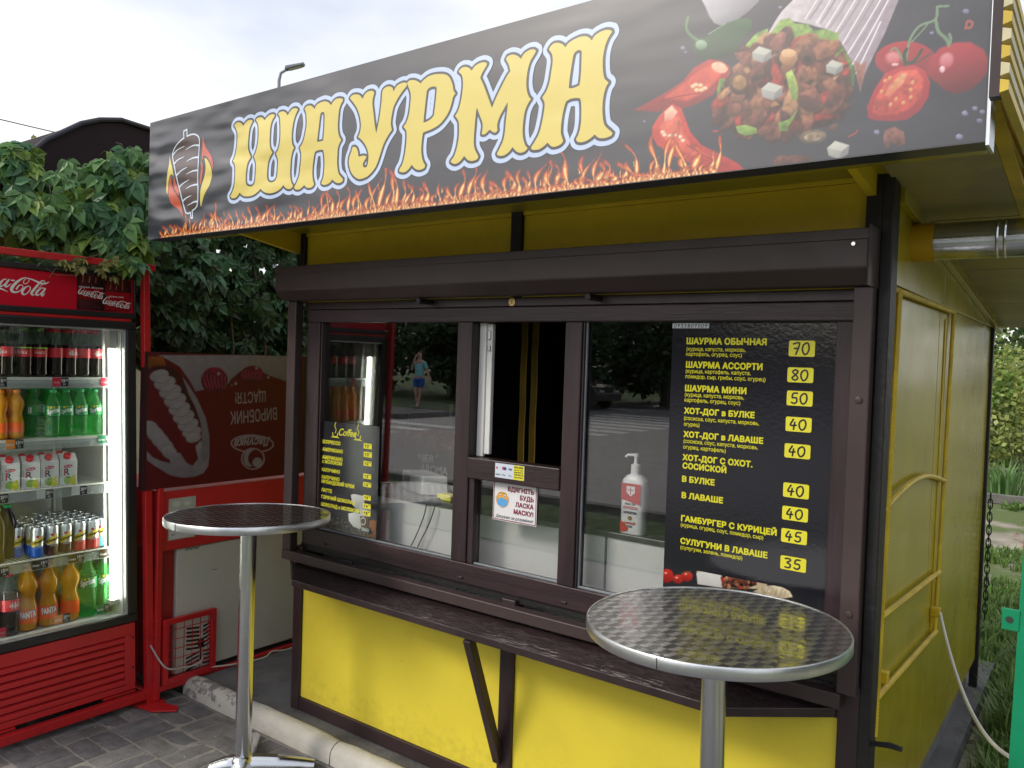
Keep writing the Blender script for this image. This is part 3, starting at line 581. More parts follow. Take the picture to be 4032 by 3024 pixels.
FOOD=[["p","c9c8cf","77747f",2,0.02,-60,[[-892,2745],[-886,2715],[-875,2694],[-864,2669],[-851,2650],[-836,2641],[-816,2638],[-788,2645],[-761,2659],[-738,2676],[-728,2705]]],["p","2e5a34","14301f",3,0.05,-90,[[-909,2609],[-902,2621],[-874,2618],[-855,2625],[-817,2642],[-788,2645],[-765,2644],[-753,2635],[-752,2617],[-768,2602],[-785,2575],[-808,2557],[-842,2556],[-882,2564],[-903,2584]]],["s","4f7a4a",9,[[-889,2612],[-915,2634],[-927,2655],[-923,2680]]],["p","9fb89f","46744c",4,0.0,-90,[[-867,2598],[-868,2595],[-870,2592],[-873,2590],[-878,2589],[-883,2589],[-888,2591],[-892,2593],[-896,2597],[-898,2601],[-899,2605],[-899,2608],[-897,2611],[-893,2613],[-889,2614],[-884,2614],[-879,2612],[-874,2609],[-871,2606],[-868,2602]]],["s","7fa07f",3,[[-864,2625],[-821,2641]]],["p","b5352c","7a1a1e",5,0.06,-90,[[-1072,2466],[-1008,2487],[-966,2502],[-930,2519],[-901,2547],[-862,2560],[-832,2552],[-807,2534],[-802,2514],[-829,2487],[-848,2468],[-892,2452],[-938,2447],[-1006,2451]]],["p","d9543f","c04335",8,0.1,-90,[[-981,2485],[-930,2510],[-890,2535],[-851,2549],[-822,2541],[-830,2511],[-868,2480],[-918,2465]]],["p","e8c8a8","d49a80",4,0.15,-90,[[-810,2524],[-813,2521],[-817,2519],[-822,2519],[-829,2520],[-835,2523],[-842,2527],[-847,2532],[-851,2537],[-853,2541],[-852,2546],[-850,2548],[-846,2550],[-840,2550],[-834,2549],[-827,2546],[-821,2542],[-816,2537],[-812,2532],[-810,2528]]],["s","7a1416",3,[[-991,2477],[-929,2481],[-868,2480],[-835,2498]]],["p","e6d2a8","d2b080",2,0.0,-90,[[-895,2499],[-895,2497],[-896,2496],[-897,2496],[-899,2495],[-901,2495],[-903,2496],[-905,2497],[-907,2498],[-908,2500],[-908,2501],[-908,2503],[-907,2504],[-906,2504],[-904,2505],[-902,2505],[-900,2504],[-898,2503],[-896,2502],[-895,2500]]],["p","e6d2a8","d2b080",2,0.0,-90,[[-884,2488],[-885,2486],[-886,2485],[-887,2484],[-889,2484],[-891,2484],[-893,2485],[-895,2486],[-896,2487],[-897,2488],[-898,2490],[-897,2491],[-896,2493],[-895,2493],[-893,2494],[-891,2494],[-889,2493],[-887,2492],[-886,2491],[-885,2489]]],["p","e6d2a8","d2b080",2,0.0,-90,[[-875,2498],[-875,2496],[-876,2495],[-877,2494],[-879,2494],[-881,2494],[-883,2495],[-885,2496],[-887,2497],[-888,2498],[-888,2500],[-888,2501],[-887,2502],[-885,2503],[-884,2504],[-882,2504],[-880,2503],[-878,2502],[-876,2501],[-875,2499]]],["p","e6d2a8","d2b080",2,0.0,-90,[[-872,2486],[-872,2484],[-873,2483],[-874,2482],[-876,2482],[-878,2482],[-880,2483],[-882,2484],[-884,2485],[-885,2486],[-885,2488],[-885,2489],[-884,2490],[-882,2491],[-881,2491],[-879,2491],[-877,2491],[-875,2490],[-873,2489],[-872,2487]]],["p","e6d2a8","d2b080",2,0.0,-90,[[-862,2489],[-862,2487],[-863,2486],[-865,2485],[-866,2485],[-868,2485],[-870,2486],[-872,2487],[-874,2488],[-875,2489],[-875,2491],[-875,2492],[-874,2493],[-873,2494],[-871,2494],[-869,2494],[-867,2494],[-865,2493],[-863,2491],[-862,2490]]],["p","e6d2a8","d2b080",2,0.0,-90,[[-887,2501],[-888,2500],[-889,2499],[-890,2498],[-892,2498],[-894,2498],[-896,2498],[-898,2499],[-899,2501],[-900,2502],[-901,2504],[-900,2505],[-900,2506],[-898,2507],[-896,2507],[-894,2507],[-892,2507],[-890,2506],[-889,2504],[-888,2503]]],["p","c93a30","a8201f",3,0.08,-90,[[-959,2465],[-932,2449],[-921,2423],[-904,2383],[-872,2346],[-822,2317],[-773,2288],[-753,2268],[-801,2266],[-840,2277],[-896,2302],[-948,2328],[-997,2363],[-1014,2389],[-1013,2413],[-995,2439]]],["p","dd6a52","c84a3a",8,0.12,-90,[[-963,2439],[-937,2426],[-925,2386],[-897,2345],[-851,2316],[-891,2321],[-949,2351],[-987,2385],[-991,2410]]],["p","edc9ad","dd8d78",4,0.1,-90,[[-979,2447],[-959,2460],[-942,2441],[-957,2424],[-978,2422]]],["p","f0dcc0","d8b090",2,0.0,-90,[[-976,2393],[-976,2392],[-977,2391],[-979,2390],[-980,2390],[-982,2390],[-984,2390],[-986,2391],[-988,2392],[-988,2394],[-989,2395],[-989,2396],[-988,2398],[-986,2398],[-985,2399],[-983,2399],[-981,2398],[-979,2397],[-977,2396],[-976,2395]]],["p","f0dcc0","d8b090",2,0.0,-90,[[-942,2381],[-942,2380],[-943,2379],[-944,2378],[-946,2378],[-948,2378],[-950,2378],[-951,2379],[-953,2380],[-954,2382],[-954,2383],[-954,2384],[-953,2385],[-952,2386],[-950,2387],[-948,2387],[-946,2386],[-944,2385],[-943,2384],[-942,2383]]],["p","f0dcc0","d8b090",2,0.0,-90,[[-926,2374],[-926,2373],[-927,2372],[-928,2371],[-930,2371],[-932,2371],[-934,2371],[-935,2372],[-937,2373],[-938,2375],[-938,2376],[-938,2377],[-937,2379],[-936,2379],[-934,2380],[-932,2380],[-930,2379],[-928,2378],[-927,2377],[-926,2376]]],["p","f0dcc0","d8b090",2,0.0,-90,[[-918,2364],[-918,2363],[-919,2362],[-920,2361],[-922,2360],[-924,2360],[-926,2361],[-927,2362],[-929,2363],[-930,2364],[-930,2366],[-930,2367],[-929,2368],[-928,2369],[-926,2369],[-924,2369],[-922,2369],[-920,2368],[-919,2367],[-918,2365]]],["p","f0dcc0","d8b090",2,0.0,-90,[[-955,2381],[-955,2380],[-956,2378],[-957,2378],[-959,2377],[-961,2377],[-963,2378],[-964,2379],[-966,2380],[-967,2381],[-967,2383],[-967,2384],[-966,2385],[-965,2386],[-963,2386],[-961,2386],[-959,2385],[-957,2385],[-956,2383],[-955,2382]]],["p","f0dcc0","d8b090",2,0.0,-90,[[-970,2385],[-971,2384],[-972,2383],[-973,2382],[-975,2382],[-977,2382],[-979,2382],[-980,2383],[-982,2384],[-983,2386],[-983,2387],[-983,2388],[-982,2390],[-981,2390],[-979,2391],[-977,2391],[-975,2390],[-973,2389],[-972,2388],[-971,2387]]],["s","8a1014",3,[[-913,2352],[-861,2317],[-801,2284]]],["p","cfc6cc","8d7f8c",2,0.1,-40,[[-693,2622],[-679,2640],[-653,2661],[-646,2689],[-411,2631],[-424,2594],[-445,2538],[-466,2494],[-485,2452],[-492,2416],[-497,2442],[-508,2477],[-526,2514],[-543,2543],[-573,2574],[-616,2596],[-660,2614],[-690,2608],[-708,2590],[-783,2520],[-788,2525],[-712,2591]]],["s","9a8a98",7,[[-612,2608],[-592,2634],[-573,2667]]],["s","e6dfe6",4,[[-622,2610],[-602,2640],[-584,2669]]],["s","9a8a98",7,[[-586,2592],[-565,2623],[-544,2660]]],["s","e6dfe6",4,[[-596,2594],[-574,2628],[-554,2662]]],["s","9a8a98",7,[[-565,2577],[-540,2612],[-516,2653]]],["s","e6dfe6",4,[[-574,2579],[-549,2617],[-526,2655]]],["s","9a8a98",7,[[-544,2559],[-515,2600],[-488,2646]]],["s","e6dfe6",4,[[-553,2561],[-525,2605],[-498,2649]]],["s","9a8a98",7,[[-527,2531],[-493,2582],[-460,2639]]],["s","e6dfe6",4,[[-535,2533],[-502,2588],[-470,2642]]],["s","9a8a98",7,[[-514,2507],[-475,2566],[-437,2630]]],["s","e6dfe6",4,[[-522,2509],[-483,2571],[-447,2632]]],["s","9a8a98",7,[[-502,2480],[-463,2547],[-425,2619]]],["s","e6dfe6",4,[[-511,2482],[-472,2552],[-435,2621]]],["s","9a8a98",7,[[-494,2458],[-469,2508],[-446,2563]]],["s","e6dfe6",4,[[-502,2460],[-478,2513],[-455,2565]]],["p","9a6a5a","7a4038",5,0.2,-90,[[-509,2490],[-492,2478],[-481,2484],[-485,2452],[-492,2420],[-498,2442]]],["p","7f9f45","4d7430",2,0.35,-90,[[-703,2595],[-682,2619],[-660,2620],[-646,2603],[-616,2596],[-603,2578],[-573,2574],[-546,2560],[-543,2538],[-526,2510],[-513,2486],[-506,2460],[-506,2431],[-523,2451],[-537,2487],[-558,2512],[-584,2543],[-615,2559],[-644,2555],[-667,2573],[-694,2576]]],["p","86a84c","527a34",2,0.35,-90,[[-711,2606],[-740,2601],[-764,2579],[-775,2559],[-783,2529],[-787,2507],[-811,2502],[-830,2506],[-836,2475],[-832,2442],[-818,2454],[-805,2483],[-782,2493],[-764,2521],[-742,2548],[-716,2574]]],["fill",[[-810,2484],[-782,2511],[-756,2551],[-725,2576],[-694,2583],[-649,2560],[-610,2554],[-580,2533],[-554,2498],[-532,2465],[-522,2434],[-531,2398],[-536,2365],[-564,2348],[-597,2349],[-640,2355],[-675,2349],[-711,2356],[-744,2374],[-777,2383],[-806,2383],[-826,2418],[-832,2447]]],["p","a8c060","6a8a38",2,0.2,-90,[[-663,2489],[-650,2495],[-641,2476],[-633,2449],[-634,2419],[-645,2425],[-655,2457]]],["p","8aa850","5a7c36",2,0.3,-90,[[-782,2380],[-758,2381],[-730,2368],[-729,2356],[-757,2354],[-776,2365]]],["p","8aa850","5a7c36",2,0.3,-90,[[-676,2373],[-650,2378],[-633,2397],[-641,2377],[-653,2361],[-653,2351],[-673,2354]]],["p","c89868","8a5a3c",2,0.1,-90,[[-637,2521],[-638,2516],[-641,2511],[-645,2508],[-651,2506],[-658,2507],[-664,2509],[-670,2513],[-675,2518],[-678,2523],[-680,2529],[-679,2535],[-676,2539],[-671,2542],[-666,2544],[-659,2544],[-653,2541],[-647,2538],[-642,2533],[-639,2527]]],["p","e0b888","c89868",2,0.05,-90,[[-641,2533],[-642,2530],[-644,2528],[-648,2526],[-653,2526],[-658,2526],[-664,2528],[-669,2530],[-673,2533],[-675,2536],[-676,2540],[-676,2542],[-673,2545],[-669,2546],[-665,2546],[-659,2546],[-654,2544],[-649,2542],[-645,2539],[-642,2536]]],["p","6a3c30","3a1c18",2,0.1,-90,[[-594,2513],[-594,2507],[-597,2502],[-601,2498],[-606,2497],[-612,2497],[-618,2499],[-623,2503],[-628,2508],[-631,2514],[-632,2520],[-631,2526],[-629,2531],[-625,2534],[-619,2536],[-614,2536],[-608,2534],[-602,2530],[-598,2525],[-595,2519]]],["p","18100e","18100e",2,0.0,-90,[[-604,2512],[-604,2509],[-606,2506],[-608,2505],[-610,2504],[-613,2504],[-616,2505],[-619,2507],[-621,2509],[-622,2512],[-623,2515],[-623,2518],[-621,2520],[-619,2522],[-617,2523],[-614,2523],[-611,2522],[-608,2520],[-606,2517],[-605,2515]]],["p","6b4a38","33211c",2,0.2,-90,[[-753,2481],[-754,2472],[-757,2465],[-763,2460],[-770,2457],[-778,2457],[-786,2460],[-793,2465],[-800,2473],[-804,2481],[-805,2490],[-804,2499],[-801,2506],[-795,2511],[-788,2514],[-780,2514],[-772,2511],[-765,2505],[-759,2498],[-755,2490]]],["p","a88050","7a5638",3,0.3,-90,[[-760,2484],[-760,2479],[-763,2474],[-767,2471],[-771,2469],[-777,2469],[-783,2471],[-788,2475],[-792,2479],[-795,2485],[-796,2491],[-795,2496],[-793,2501],[-789,2504],[-784,2506],[-778,2506],[-773,2504],[-768,2500],[-764,2496],[-761,2490]]],["p","c8c8be","b4b4ac",1.5,0.02,-90,[[-748,2555],[-732,2567],[-701,2551],[-715,2541]]],["p","a9aaa4","8d8e8c",1.5,0.02,-90,[[-748,2555],[-715,2542],[-721,2525],[-745,2538]]],["p","8a8b8a","77777c",1.5,0.02,-90,[[-715,2542],[-701,2551],[-701,2533],[-721,2525]]],["p","c8c8be","b4b4ac",1.5,0.02,-90,[[-722,2462],[-704,2475],[-670,2459],[-686,2447]]],["p","a9aaa4","8d8e8c",1.5,0.02,-90,[[-722,2462],[-686,2448],[-691,2430],[-718,2443]]],["p","8a8b8a","77777c",1.5,0.02,-90,[[-686,2448],[-670,2459],[-670,2439],[-691,2430]]],["p","c8c8be","b4b4ac",1.5,0.02,-90,[[-570,2490],[-557,2500],[-532,2487],[-544,2478]]],["p","a9aaa4","8d8e8c",1.5,0.02,-90,[[-570,2490],[-544,2479],[-548,2465],[-568,2475]]],["p","8a8b8a","77777c",1.5,0.02,-90,[[-544,2479],[-532,2487],[-533,2472],[-548,2465]]],["p","c8c8be","b4b4ac",1.5,0.02,-90,[[-559,2298],[-542,2312],[-511,2298],[-526,2286]]],["p","a9aaa4","8d8e8c",1.5,0.02,-90,[[-559,2298],[-526,2287],[-531,2269],[-555,2281]]],["p","8a8b8a","77777c",1.5,0.02,-90,[[-526,2287],[-511,2298],[-512,2279],[-531,2269]]],["p","b02a35","7c1a26",2,0.03,-90,[[-340,2459],[-342,2448],[-350,2439],[-363,2432],[-380,2430],[-399,2431],[-418,2437],[-436,2446],[-450,2457],[-460,2470],[-463,2483],[-461,2495],[-452,2504],[-439,2510],[-421,2513],[-402,2511],[-383,2505],[-366,2496],[-352,2484],[-343,2472]]],["p","d98f8f","c05058",8,0.0,-90,[[-410,2477],[-411,2473],[-413,2470],[-416,2468],[-420,2466],[-425,2467],[-429,2468],[-434,2471],[-437,2474],[-439,2479],[-440,2483],[-440,2487],[-438,2490],[-434,2492],[-430,2493],[-426,2493],[-421,2491],[-417,2489],[-413,2485],[-411,2481]]],["p","f0d8d8","d99090",3,0.0,-90,[[-414,2463],[-414,2462],[-415,2461],[-417,2461],[-418,2461],[-421,2461],[-423,2462],[-425,2462],[-426,2463],[-427,2464],[-427,2465],[-427,2466],[-426,2467],[-425,2467],[-423,2467],[-421,2467],[-419,2466],[-417,2466],[-415,2465],[-414,2464]]],["p","b32b36","5c1722",6,0.03,-90,[[-357,2433],[-352,2460],[-332,2481],[-304,2487],[-276,2482],[-252,2463],[-239,2438],[-240,2415],[-253,2399],[-272,2383],[-296,2379],[-318,2391],[-344,2419]]],["p","d98f95","c0505a",7,0.0,-90,[[-307,2444],[-310,2441],[-314,2438],[-318,2438],[-322,2438],[-325,2440],[-328,2444],[-331,2448],[-331,2453],[-331,2458],[-330,2462],[-327,2466],[-323,2468],[-319,2469],[-315,2468],[-312,2466],[-309,2463],[-307,2458],[-306,2454],[-306,2449]]],["p","f4e0e4","e0a0a8",3,0.0,-90,[[-321,2435],[-321,2433],[-322,2431],[-323,2430],[-324,2429],[-326,2429],[-327,2429],[-328,2431],[-330,2432],[-330,2435],[-331,2437],[-331,2439],[-330,2441],[-329,2442],[-328,2443],[-326,2443],[-325,2442],[-323,2441],[-322,2439],[-321,2437]]],["p","b8323a","8c1e2a",2,0.03,-90,[[-472,2355],[-475,2380],[-462,2415],[-441,2448],[-411,2457],[-381,2455],[-359,2439],[-349,2412],[-351,2381],[-366,2355],[-391,2339],[-421,2340],[-456,2347]]],["p","c9564a","bb4038",5,0.25,-90,[[-464,2367],[-458,2398],[-436,2435],[-407,2448],[-377,2445],[-362,2422],[-364,2387],[-385,2362],[-414,2355],[-444,2355]]],["p","d8a070","c86850",5,0.2,-90,[[-439,2399],[-432,2418],[-407,2442],[-395,2440],[-402,2421],[-416,2408],[-431,2394]]],["p","e0b070","c87050",2,0.0,-90,[[-428,2434],[-429,2433],[-430,2432],[-431,2432],[-432,2432],[-433,2433],[-434,2433],[-434,2435],[-434,2436],[-434,2437],[-434,2439],[-433,2440],[-432,2441],[-431,2441],[-430,2441],[-429,2440],[-428,2439],[-427,2438],[-427,2437],[-427,2435]]],["p","e0b070","c87050",2,0.0,-90,[[-437,2430],[-438,2428],[-439,2428],[-440,2427],[-441,2428],[-442,2428],[-443,2429],[-444,2430],[-444,2432],[-444,2433],[-443,2434],[-442,2435],[-441,2436],[-440,2436],[-439,2436],[-438,2436],[-437,2435],[-437,2434],[-436,2432],[-437,2431]]],["p","e0b070","c87050",2,0.0,-90,[[-380,2416],[-381,2414],[-382,2414],[-383,2413],[-384,2414],[-385,2414],[-386,2415],[-387,2416],[-387,2418],[-387,2419],[-386,2420],[-386,2421],[-385,2422],[-383,2422],[-382,2422],[-381,2422],[-381,2421],[-380,2420],[-380,2418],[-380,2417]]],["p","e0b070","c87050",2,0.0,-90,[[-383,2400],[-384,2399],[-385,2398],[-386,2398],[-387,2398],[-388,2399],[-389,2400],[-390,2401],[-390,2402],[-390,2403],[-389,2405],[-389,2406],[-388,2407],[-386,2407],[-385,2407],[-384,2406],[-384,2405],[-383,2404],[-383,2403],[-383,2401]]],["p","e0b070","c87050",2,0.0,-90,[[-412,2385],[-413,2384],[-414,2383],[-415,2383],[-417,2383],[-418,2383],[-418,2384],[-419,2385],[-419,2387],[-419,2388],[-418,2390],[-418,2391],[-417,2391],[-416,2392],[-414,2392],[-413,2391],[-413,2390],[-412,2389],[-412,2388],[-412,2386]]],["p","e0b070","c87050",2,0.0,-90,[[-397,2374],[-398,2373],[-399,2373],[-400,2372],[-401,2372],[-402,2373],[-403,2374],[-403,2375],[-404,2376],[-404,2378],[-403,2379],[-402,2380],[-401,2381],[-400,2381],[-399,2381],[-398,2381],[-397,2380],[-397,2378],[-396,2377],[-397,2376]]],["p","e0b070","c87050",2,0.0,-90,[[-423,2375],[-424,2373],[-425,2373],[-426,2372],[-427,2372],[-428,2373],[-429,2374],[-430,2375],[-430,2376],[-430,2378],[-429,2379],[-429,2380],[-428,2381],[-426,2381],[-425,2381],[-424,2381],[-423,2380],[-423,2379],[-423,2377],[-423,2376]]],["p","e0b070","c87050",2,0.0,-90,[[-383,2384],[-383,2383],[-384,2382],[-386,2382],[-387,2382],[-388,2383],[-389,2383],[-389,2385],[-389,2386],[-389,2387],[-389,2389],[-388,2390],[-387,2390],[-386,2391],[-385,2391],[-384,2390],[-383,2389],[-382,2388],[-382,2387],[-382,2385]]],["p","e0b070","c87050",2,0.0,-90,[[-444,2406],[-444,2405],[-445,2404],[-447,2404],[-448,2404],[-449,2405],[-450,2406],[-450,2407],[-450,2408],[-450,2410],[-450,2411],[-449,2412],[-448,2413],[-447,2413],[-446,2413],[-445,2413],[-444,2412],[-443,2410],[-443,2409],[-443,2408]]],["s","6f8a6c",6,[[-400,2461],[-396,2496],[-390,2519],[-374,2539],[-344,2546],[-342,2573]]],["s","6f8a6c",7,[[-343,2544],[-337,2519],[-322,2501],[-315,2485]]],["s","6f8a6c",3,[[-389,2507],[-370,2526],[-358,2540]]],["s","6f8a6c",5,[[-341,2573],[-320,2569]]],["s","6f8a6c",5,[[-400,2461],[-420,2499],[-431,2497]]],["s","6f8a6c",6,[[-315,2484],[-312,2497],[-316,2509]]],["s","2c3b2c",10,[[-399,2460],[-403,2481],[-399,2493]]],["s","2c3b2c",8,[[-398,2463],[-382,2465],[-368,2486]]],["s","2c3b2c",4,[[-389,2459],[-371,2463],[-350,2475]]],["p","9a98b8","5a5878",2,0.2,-90,[[-928,2601],[-929,2600],[-930,2599],[-932,2599],[-933,2600],[-935,2600],[-937,2601],[-938,2603],[-939,2604],[-939,2605],[-939,2607],[-939,2607],[-938,2608],[-936,2608],[-934,2608],[-933,2607],[-931,2606],[-930,2605],[-929,2603],[-928,2602]]],["p","9a98b8","5a5878",2,0.2,-90,[[-923,2590],[-923,2589],[-924,2589],[-925,2589],[-925,2589],[-926,2589],[-927,2590],[-928,2591],[-928,2591],[-929,2592],[-929,2593],[-928,2593],[-928,2594],[-927,2594],[-926,2593],[-925,2593],[-924,2592],[-923,2592],[-923,2591],[-923,2590]]],["p","9a98b8","5a5878",2,0.2,-90,[[-347,2516],[-347,2516],[-348,2515],[-348,2515],[-349,2515],[-350,2516],[-351,2517],[-352,2517],[-353,2518],[-353,2519],[-353,2520],[-352,2521],[-352,2521],[-351,2521],[-350,2521],[-349,2521],[-348,2520],[-347,2519],[-347,2518],[-346,2517]]],["p","9a98b8","5a5878",2,0.2,-90,[[-281,2547],[-282,2546],[-283,2545],[-284,2545],[-286,2545],[-288,2546],[-289,2547],[-290,2549],[-291,2550],[-292,2552],[-292,2553],[-291,2554],[-290,2555],[-288,2555],[-287,2555],[-285,2554],[-283,2553],[-282,2551],[-281,2550],[-281,2548]]],["p","9a98b8","5a5878",2,0.2,-90,[[-242,2330],[-243,2329],[-244,2329],[-245,2329],[-246,2329],[-247,2329],[-249,2330],[-250,2331],[-250,2333],[-251,2334],[-251,2335],[-250,2336],[-249,2337],[-248,2337],[-247,2337],[-245,2336],[-244,2335],[-243,2334],[-242,2333],[-242,2332]]],["p","9a98b8","5a5878",2,0.2,-90,[[-256,2340],[-257,2339],[-257,2339],[-259,2338],[-260,2339],[-261,2339],[-263,2340],[-264,2341],[-264,2342],[-265,2344],[-265,2345],[-264,2346],[-263,2346],[-262,2347],[-261,2346],[-259,2346],[-258,2345],[-257,2344],[-256,2343],[-256,2341]]],["p","9a98b8","5a5878",2,0.2,-90,[[-273,2332],[-274,2331],[-275,2330],[-277,2330],[-278,2330],[-280,2330],[-281,2332],[-283,2333],[-284,2335],[-284,2336],[-284,2338],[-283,2339],[-282,2339],[-281,2340],[-279,2340],[-277,2339],[-276,2338],[-275,2336],[-274,2335],[-273,2333]]],["p","9a98b8","5a5878",2,0.2,-90,[[-246,2313],[-247,2312],[-248,2311],[-249,2311],[-250,2311],[-252,2311],[-253,2312],[-254,2314],[-255,2315],[-255,2316],[-255,2318],[-255,2319],[-254,2319],[-252,2319],[-251,2319],[-250,2319],[-248,2318],[-247,2316],[-246,2315],[-246,2314]]],["p","9a98b8","5a5878",2,0.2,-90,[[-281,2284],[-282,2282],[-283,2281],[-285,2281],[-286,2281],[-288,2282],[-290,2283],[-292,2285],[-293,2287],[-293,2288],[-293,2290],[-292,2291],[-291,2292],[-289,2292],[-287,2292],[-286,2291],[-284,2290],[-282,2289],[-281,2287],[-281,2285]]],["p","9a98b8","5a5878",2,0.2,-90,[[-447,2317],[-448,2316],[-449,2315],[-450,2315],[-452,2315],[-454,2316],[-455,2317],[-457,2318],[-457,2320],[-458,2321],[-458,2322],[-457,2323],[-456,2324],[-455,2324],[-453,2324],[-451,2324],[-450,2323],[-448,2321],[-448,2320],[-447,2318]]],["p","9a98b8","5a5878",2,0.2,-90,[[-680,2648],[-680,2648],[-681,2647],[-682,2647],[-683,2647],[-684,2648],[-685,2649],[-686,2650],[-687,2650],[-687,2651],[-687,2652],[-686,2653],[-686,2653],[-685,2653],[-684,2653],[-683,2652],[-682,2652],[-681,2651],[-680,2650],[-680,2649]]],["p","9a98b8","5a5878",2,0.2,-90,[[-1035,2429],[-1035,2428],[-1036,2428],[-1037,2428],[-1038,2428],[-1039,2428],[-1039,2429],[-1040,2430],[-1041,2430],[-1041,2431],[-1041,2432],[-1041,2432],[-1040,2433],[-1039,2433],[-1038,2433],[-1037,2432],[-1036,2432],[-1035,2431],[-1035,2430],[-1035,2429]]],["s","a85048",5,[[-285,2514],[-282,2529],[-273,2523],[-276,2514],[-285,2516]]],["p","8a5a50","4a2a28",2,0.35,-90,[[-438,2306],[-435,2321],[-417,2327],[-397,2312],[-392,2287],[-407,2281],[-423,2295],[-428,2274],[-436,2293]]],["p","7a6a58","3c3a38",2,0.3,-90,[[-562,2329],[-563,2324],[-566,2319],[-572,2315],[-580,2313],[-589,2312],[-598,2313],[-607,2315],[-615,2319],[-620,2323],[-622,2328],[-622,2334],[-618,2338],[-612,2342],[-604,2344],[-595,2345],[-585,2344],[-577,2342],[-570,2338],[-565,2334]]],["p","b09878","807060",3,0.4,-90,[[-571,2329],[-572,2326],[-574,2323],[-578,2320],[-584,2319],[-590,2318],[-597,2319],[-603,2320],[-608,2322],[-611,2325],[-613,2329],[-613,2332],[-610,2335],[-606,2337],[-600,2339],[-594,2339],[-587,2339],[-581,2337],[-576,2335],[-573,2332]]],["p","6a3a34","3a201e",2,0.5,-90,[[-685,2282],[-673,2294],[-637,2291],[-603,2285],[-590,2275],[-611,2269],[-654,2267],[-680,2268]]],["s","a83a34",3,[[-513,2318],[-498,2324],[-494,2330]]],["p","a84038","803028",2,0.0,-90,[[-827,2375],[-828,2375],[-829,2374],[-830,2373],[-832,2373],[-835,2373],[-837,2373],[-839,2374],[-841,2375],[-843,2375],[-843,2376],[-843,2377],[-842,2378],[-840,2378],[-838,2379],[-836,2379],[-833,2378],[-831,2378],[-829,2377],[-828,2376]]],["p","6a4238","3a2420",2,0.3,-90,[[-539,2348],[-539,2346],[-539,2344],[-541,2342],[-543,2340],[-546,2338],[-549,2337],[-552,2337],[-555,2337],[-557,2338],[-559,2339],[-559,2341],[-559,2343],[-557,2346],[-555,2348],[-552,2349],[-549,2351],[-546,2351],[-543,2351],[-541,2350]]]]
MENU=[["ШАУРМА ОБЫЧНАЯ",-1156,1856,272,19.7,"y",1],["(курица, капуста, морковь,",-1155,1833,204,12.9,"y",0],["картофель, огурец, соус)",-1156,1816,193,12.9,"y",0],["ШАУРМА АССОРТИ",-1155,1777,261,19.7,"y",1],["(курица, картофель, капуста,",-1155,1759,223,12.9,"y",0],["помидор, сыр, грибы, соус, огурец)",-1155,1741,272,12.9,"y",0],["ШАУРМА МИНИ",-1155,1698,212,19.7,"y",1],["(курица, капуста, морковь,",-1155,1680,205,13.0,"y",0],["картофель, огурец, соус)",-1155,1662,193,13.0,"y",0],["ХОТ-ДОГ в БУЛКЕ",-1155,1623,242,18.5,"y",1],["(сосиска, соус, капуста, морковь,",-1154,1601,256,13.0,"y",0],["огурец)",-1154,1581,56,13.0,"y",0],["ХОТ-ДОГ в ЛАВАШЕ",-1154,1544,272,18.5,"y",1],["(сосиска, соус, капуста, морковь,",-1153,1524,255,13.0,"y",0],["огурец, картофель)",-1153,1504,149,13.0,"y",0],["ХОТ-ДОГ С ОХОТ.",-1154,1466,241,18.6,"y",1],["СОСИСКОЙ",-1153,1438,154,18.6,"y",1],["В БУЛКЕ",-1153,1393,116,18.6,"y",1],["В ЛАВАШЕ",-1152,1338,146,18.6,"y",1],["ГАМБУРГЕР С КУРИЦЕЙ",-1151,1260,324,18.6,"y",1],["(курица, огурец, соус, помидор, сыр)",-1151,1241,282,13.0,"y",0],["СУЛУГУНИ В ЛАВАШЕ",-1150,1184,297,18.6,"y",1],["(сулугуни, зелень, помидор)",-1149,1165,215,13.0,"y",0]]
MPRICE=[["70",[-814,1822,-735,1871]],["80",[-815,1742,-736,1788]],["50",[-814,1670,-735,1716]],["40",[-814,1590,-735,1635]],["40",[-814,1508,-735,1552]],["40",[-813,1385,-734,1430]],["40",[-813,1314,-734,1357]],["45",[-813,1244,-734,1287]],["35",[-812,1159,-733,1202]]]
PHONE=[-1208,1908,-1078,1925]
COFFEE=[["ЕСПРЕССО",-2987,1363,125,15.6,"y",1],["АМЕРИКАНО",-2986,1327,142,15.6,"y",1],["АМЕРИКАНО",-2985,1290,142,15.6,"y",1],["с МОЛОКОМ",-2985,1270,139,15.6,"y",1],["КАПУЧИНО",-2984,1231,126,15.6,"y",1],["КАПУЧИНО",-2983,1196,125,15.6,"y",1],["ИРЛАНДСКИЙ КРЕМ",-2984,1175,225,15.6,"y",1],["ЛАТТЕ",-2985,1135,75,15.6,"y",1],["ГОРЯЧИЙ ШОКОЛАД",-2985,1102,234,15.6,"y",1],["ШОКОЛАД с МОЛОКОМ",-2983,1067,260,15.6,"y",1]]
CPRICE=[["10",[-2700,1363,-2647,1387]],["10",[-2698,1325,-2646,1349]],["12",[-2698,1286,-2646,1307]],["15",[-2697,1228,-2646,1250]],["12",[-2697,1191,-2645,1212]],["15",[-2694,1132,-2645,1154]],["14",[-2695,1094,-2644,1116]],["15",[-2695,1062,-2644,1084]]]
COFFEEWORD=[-2885,1405,-2746,1445]
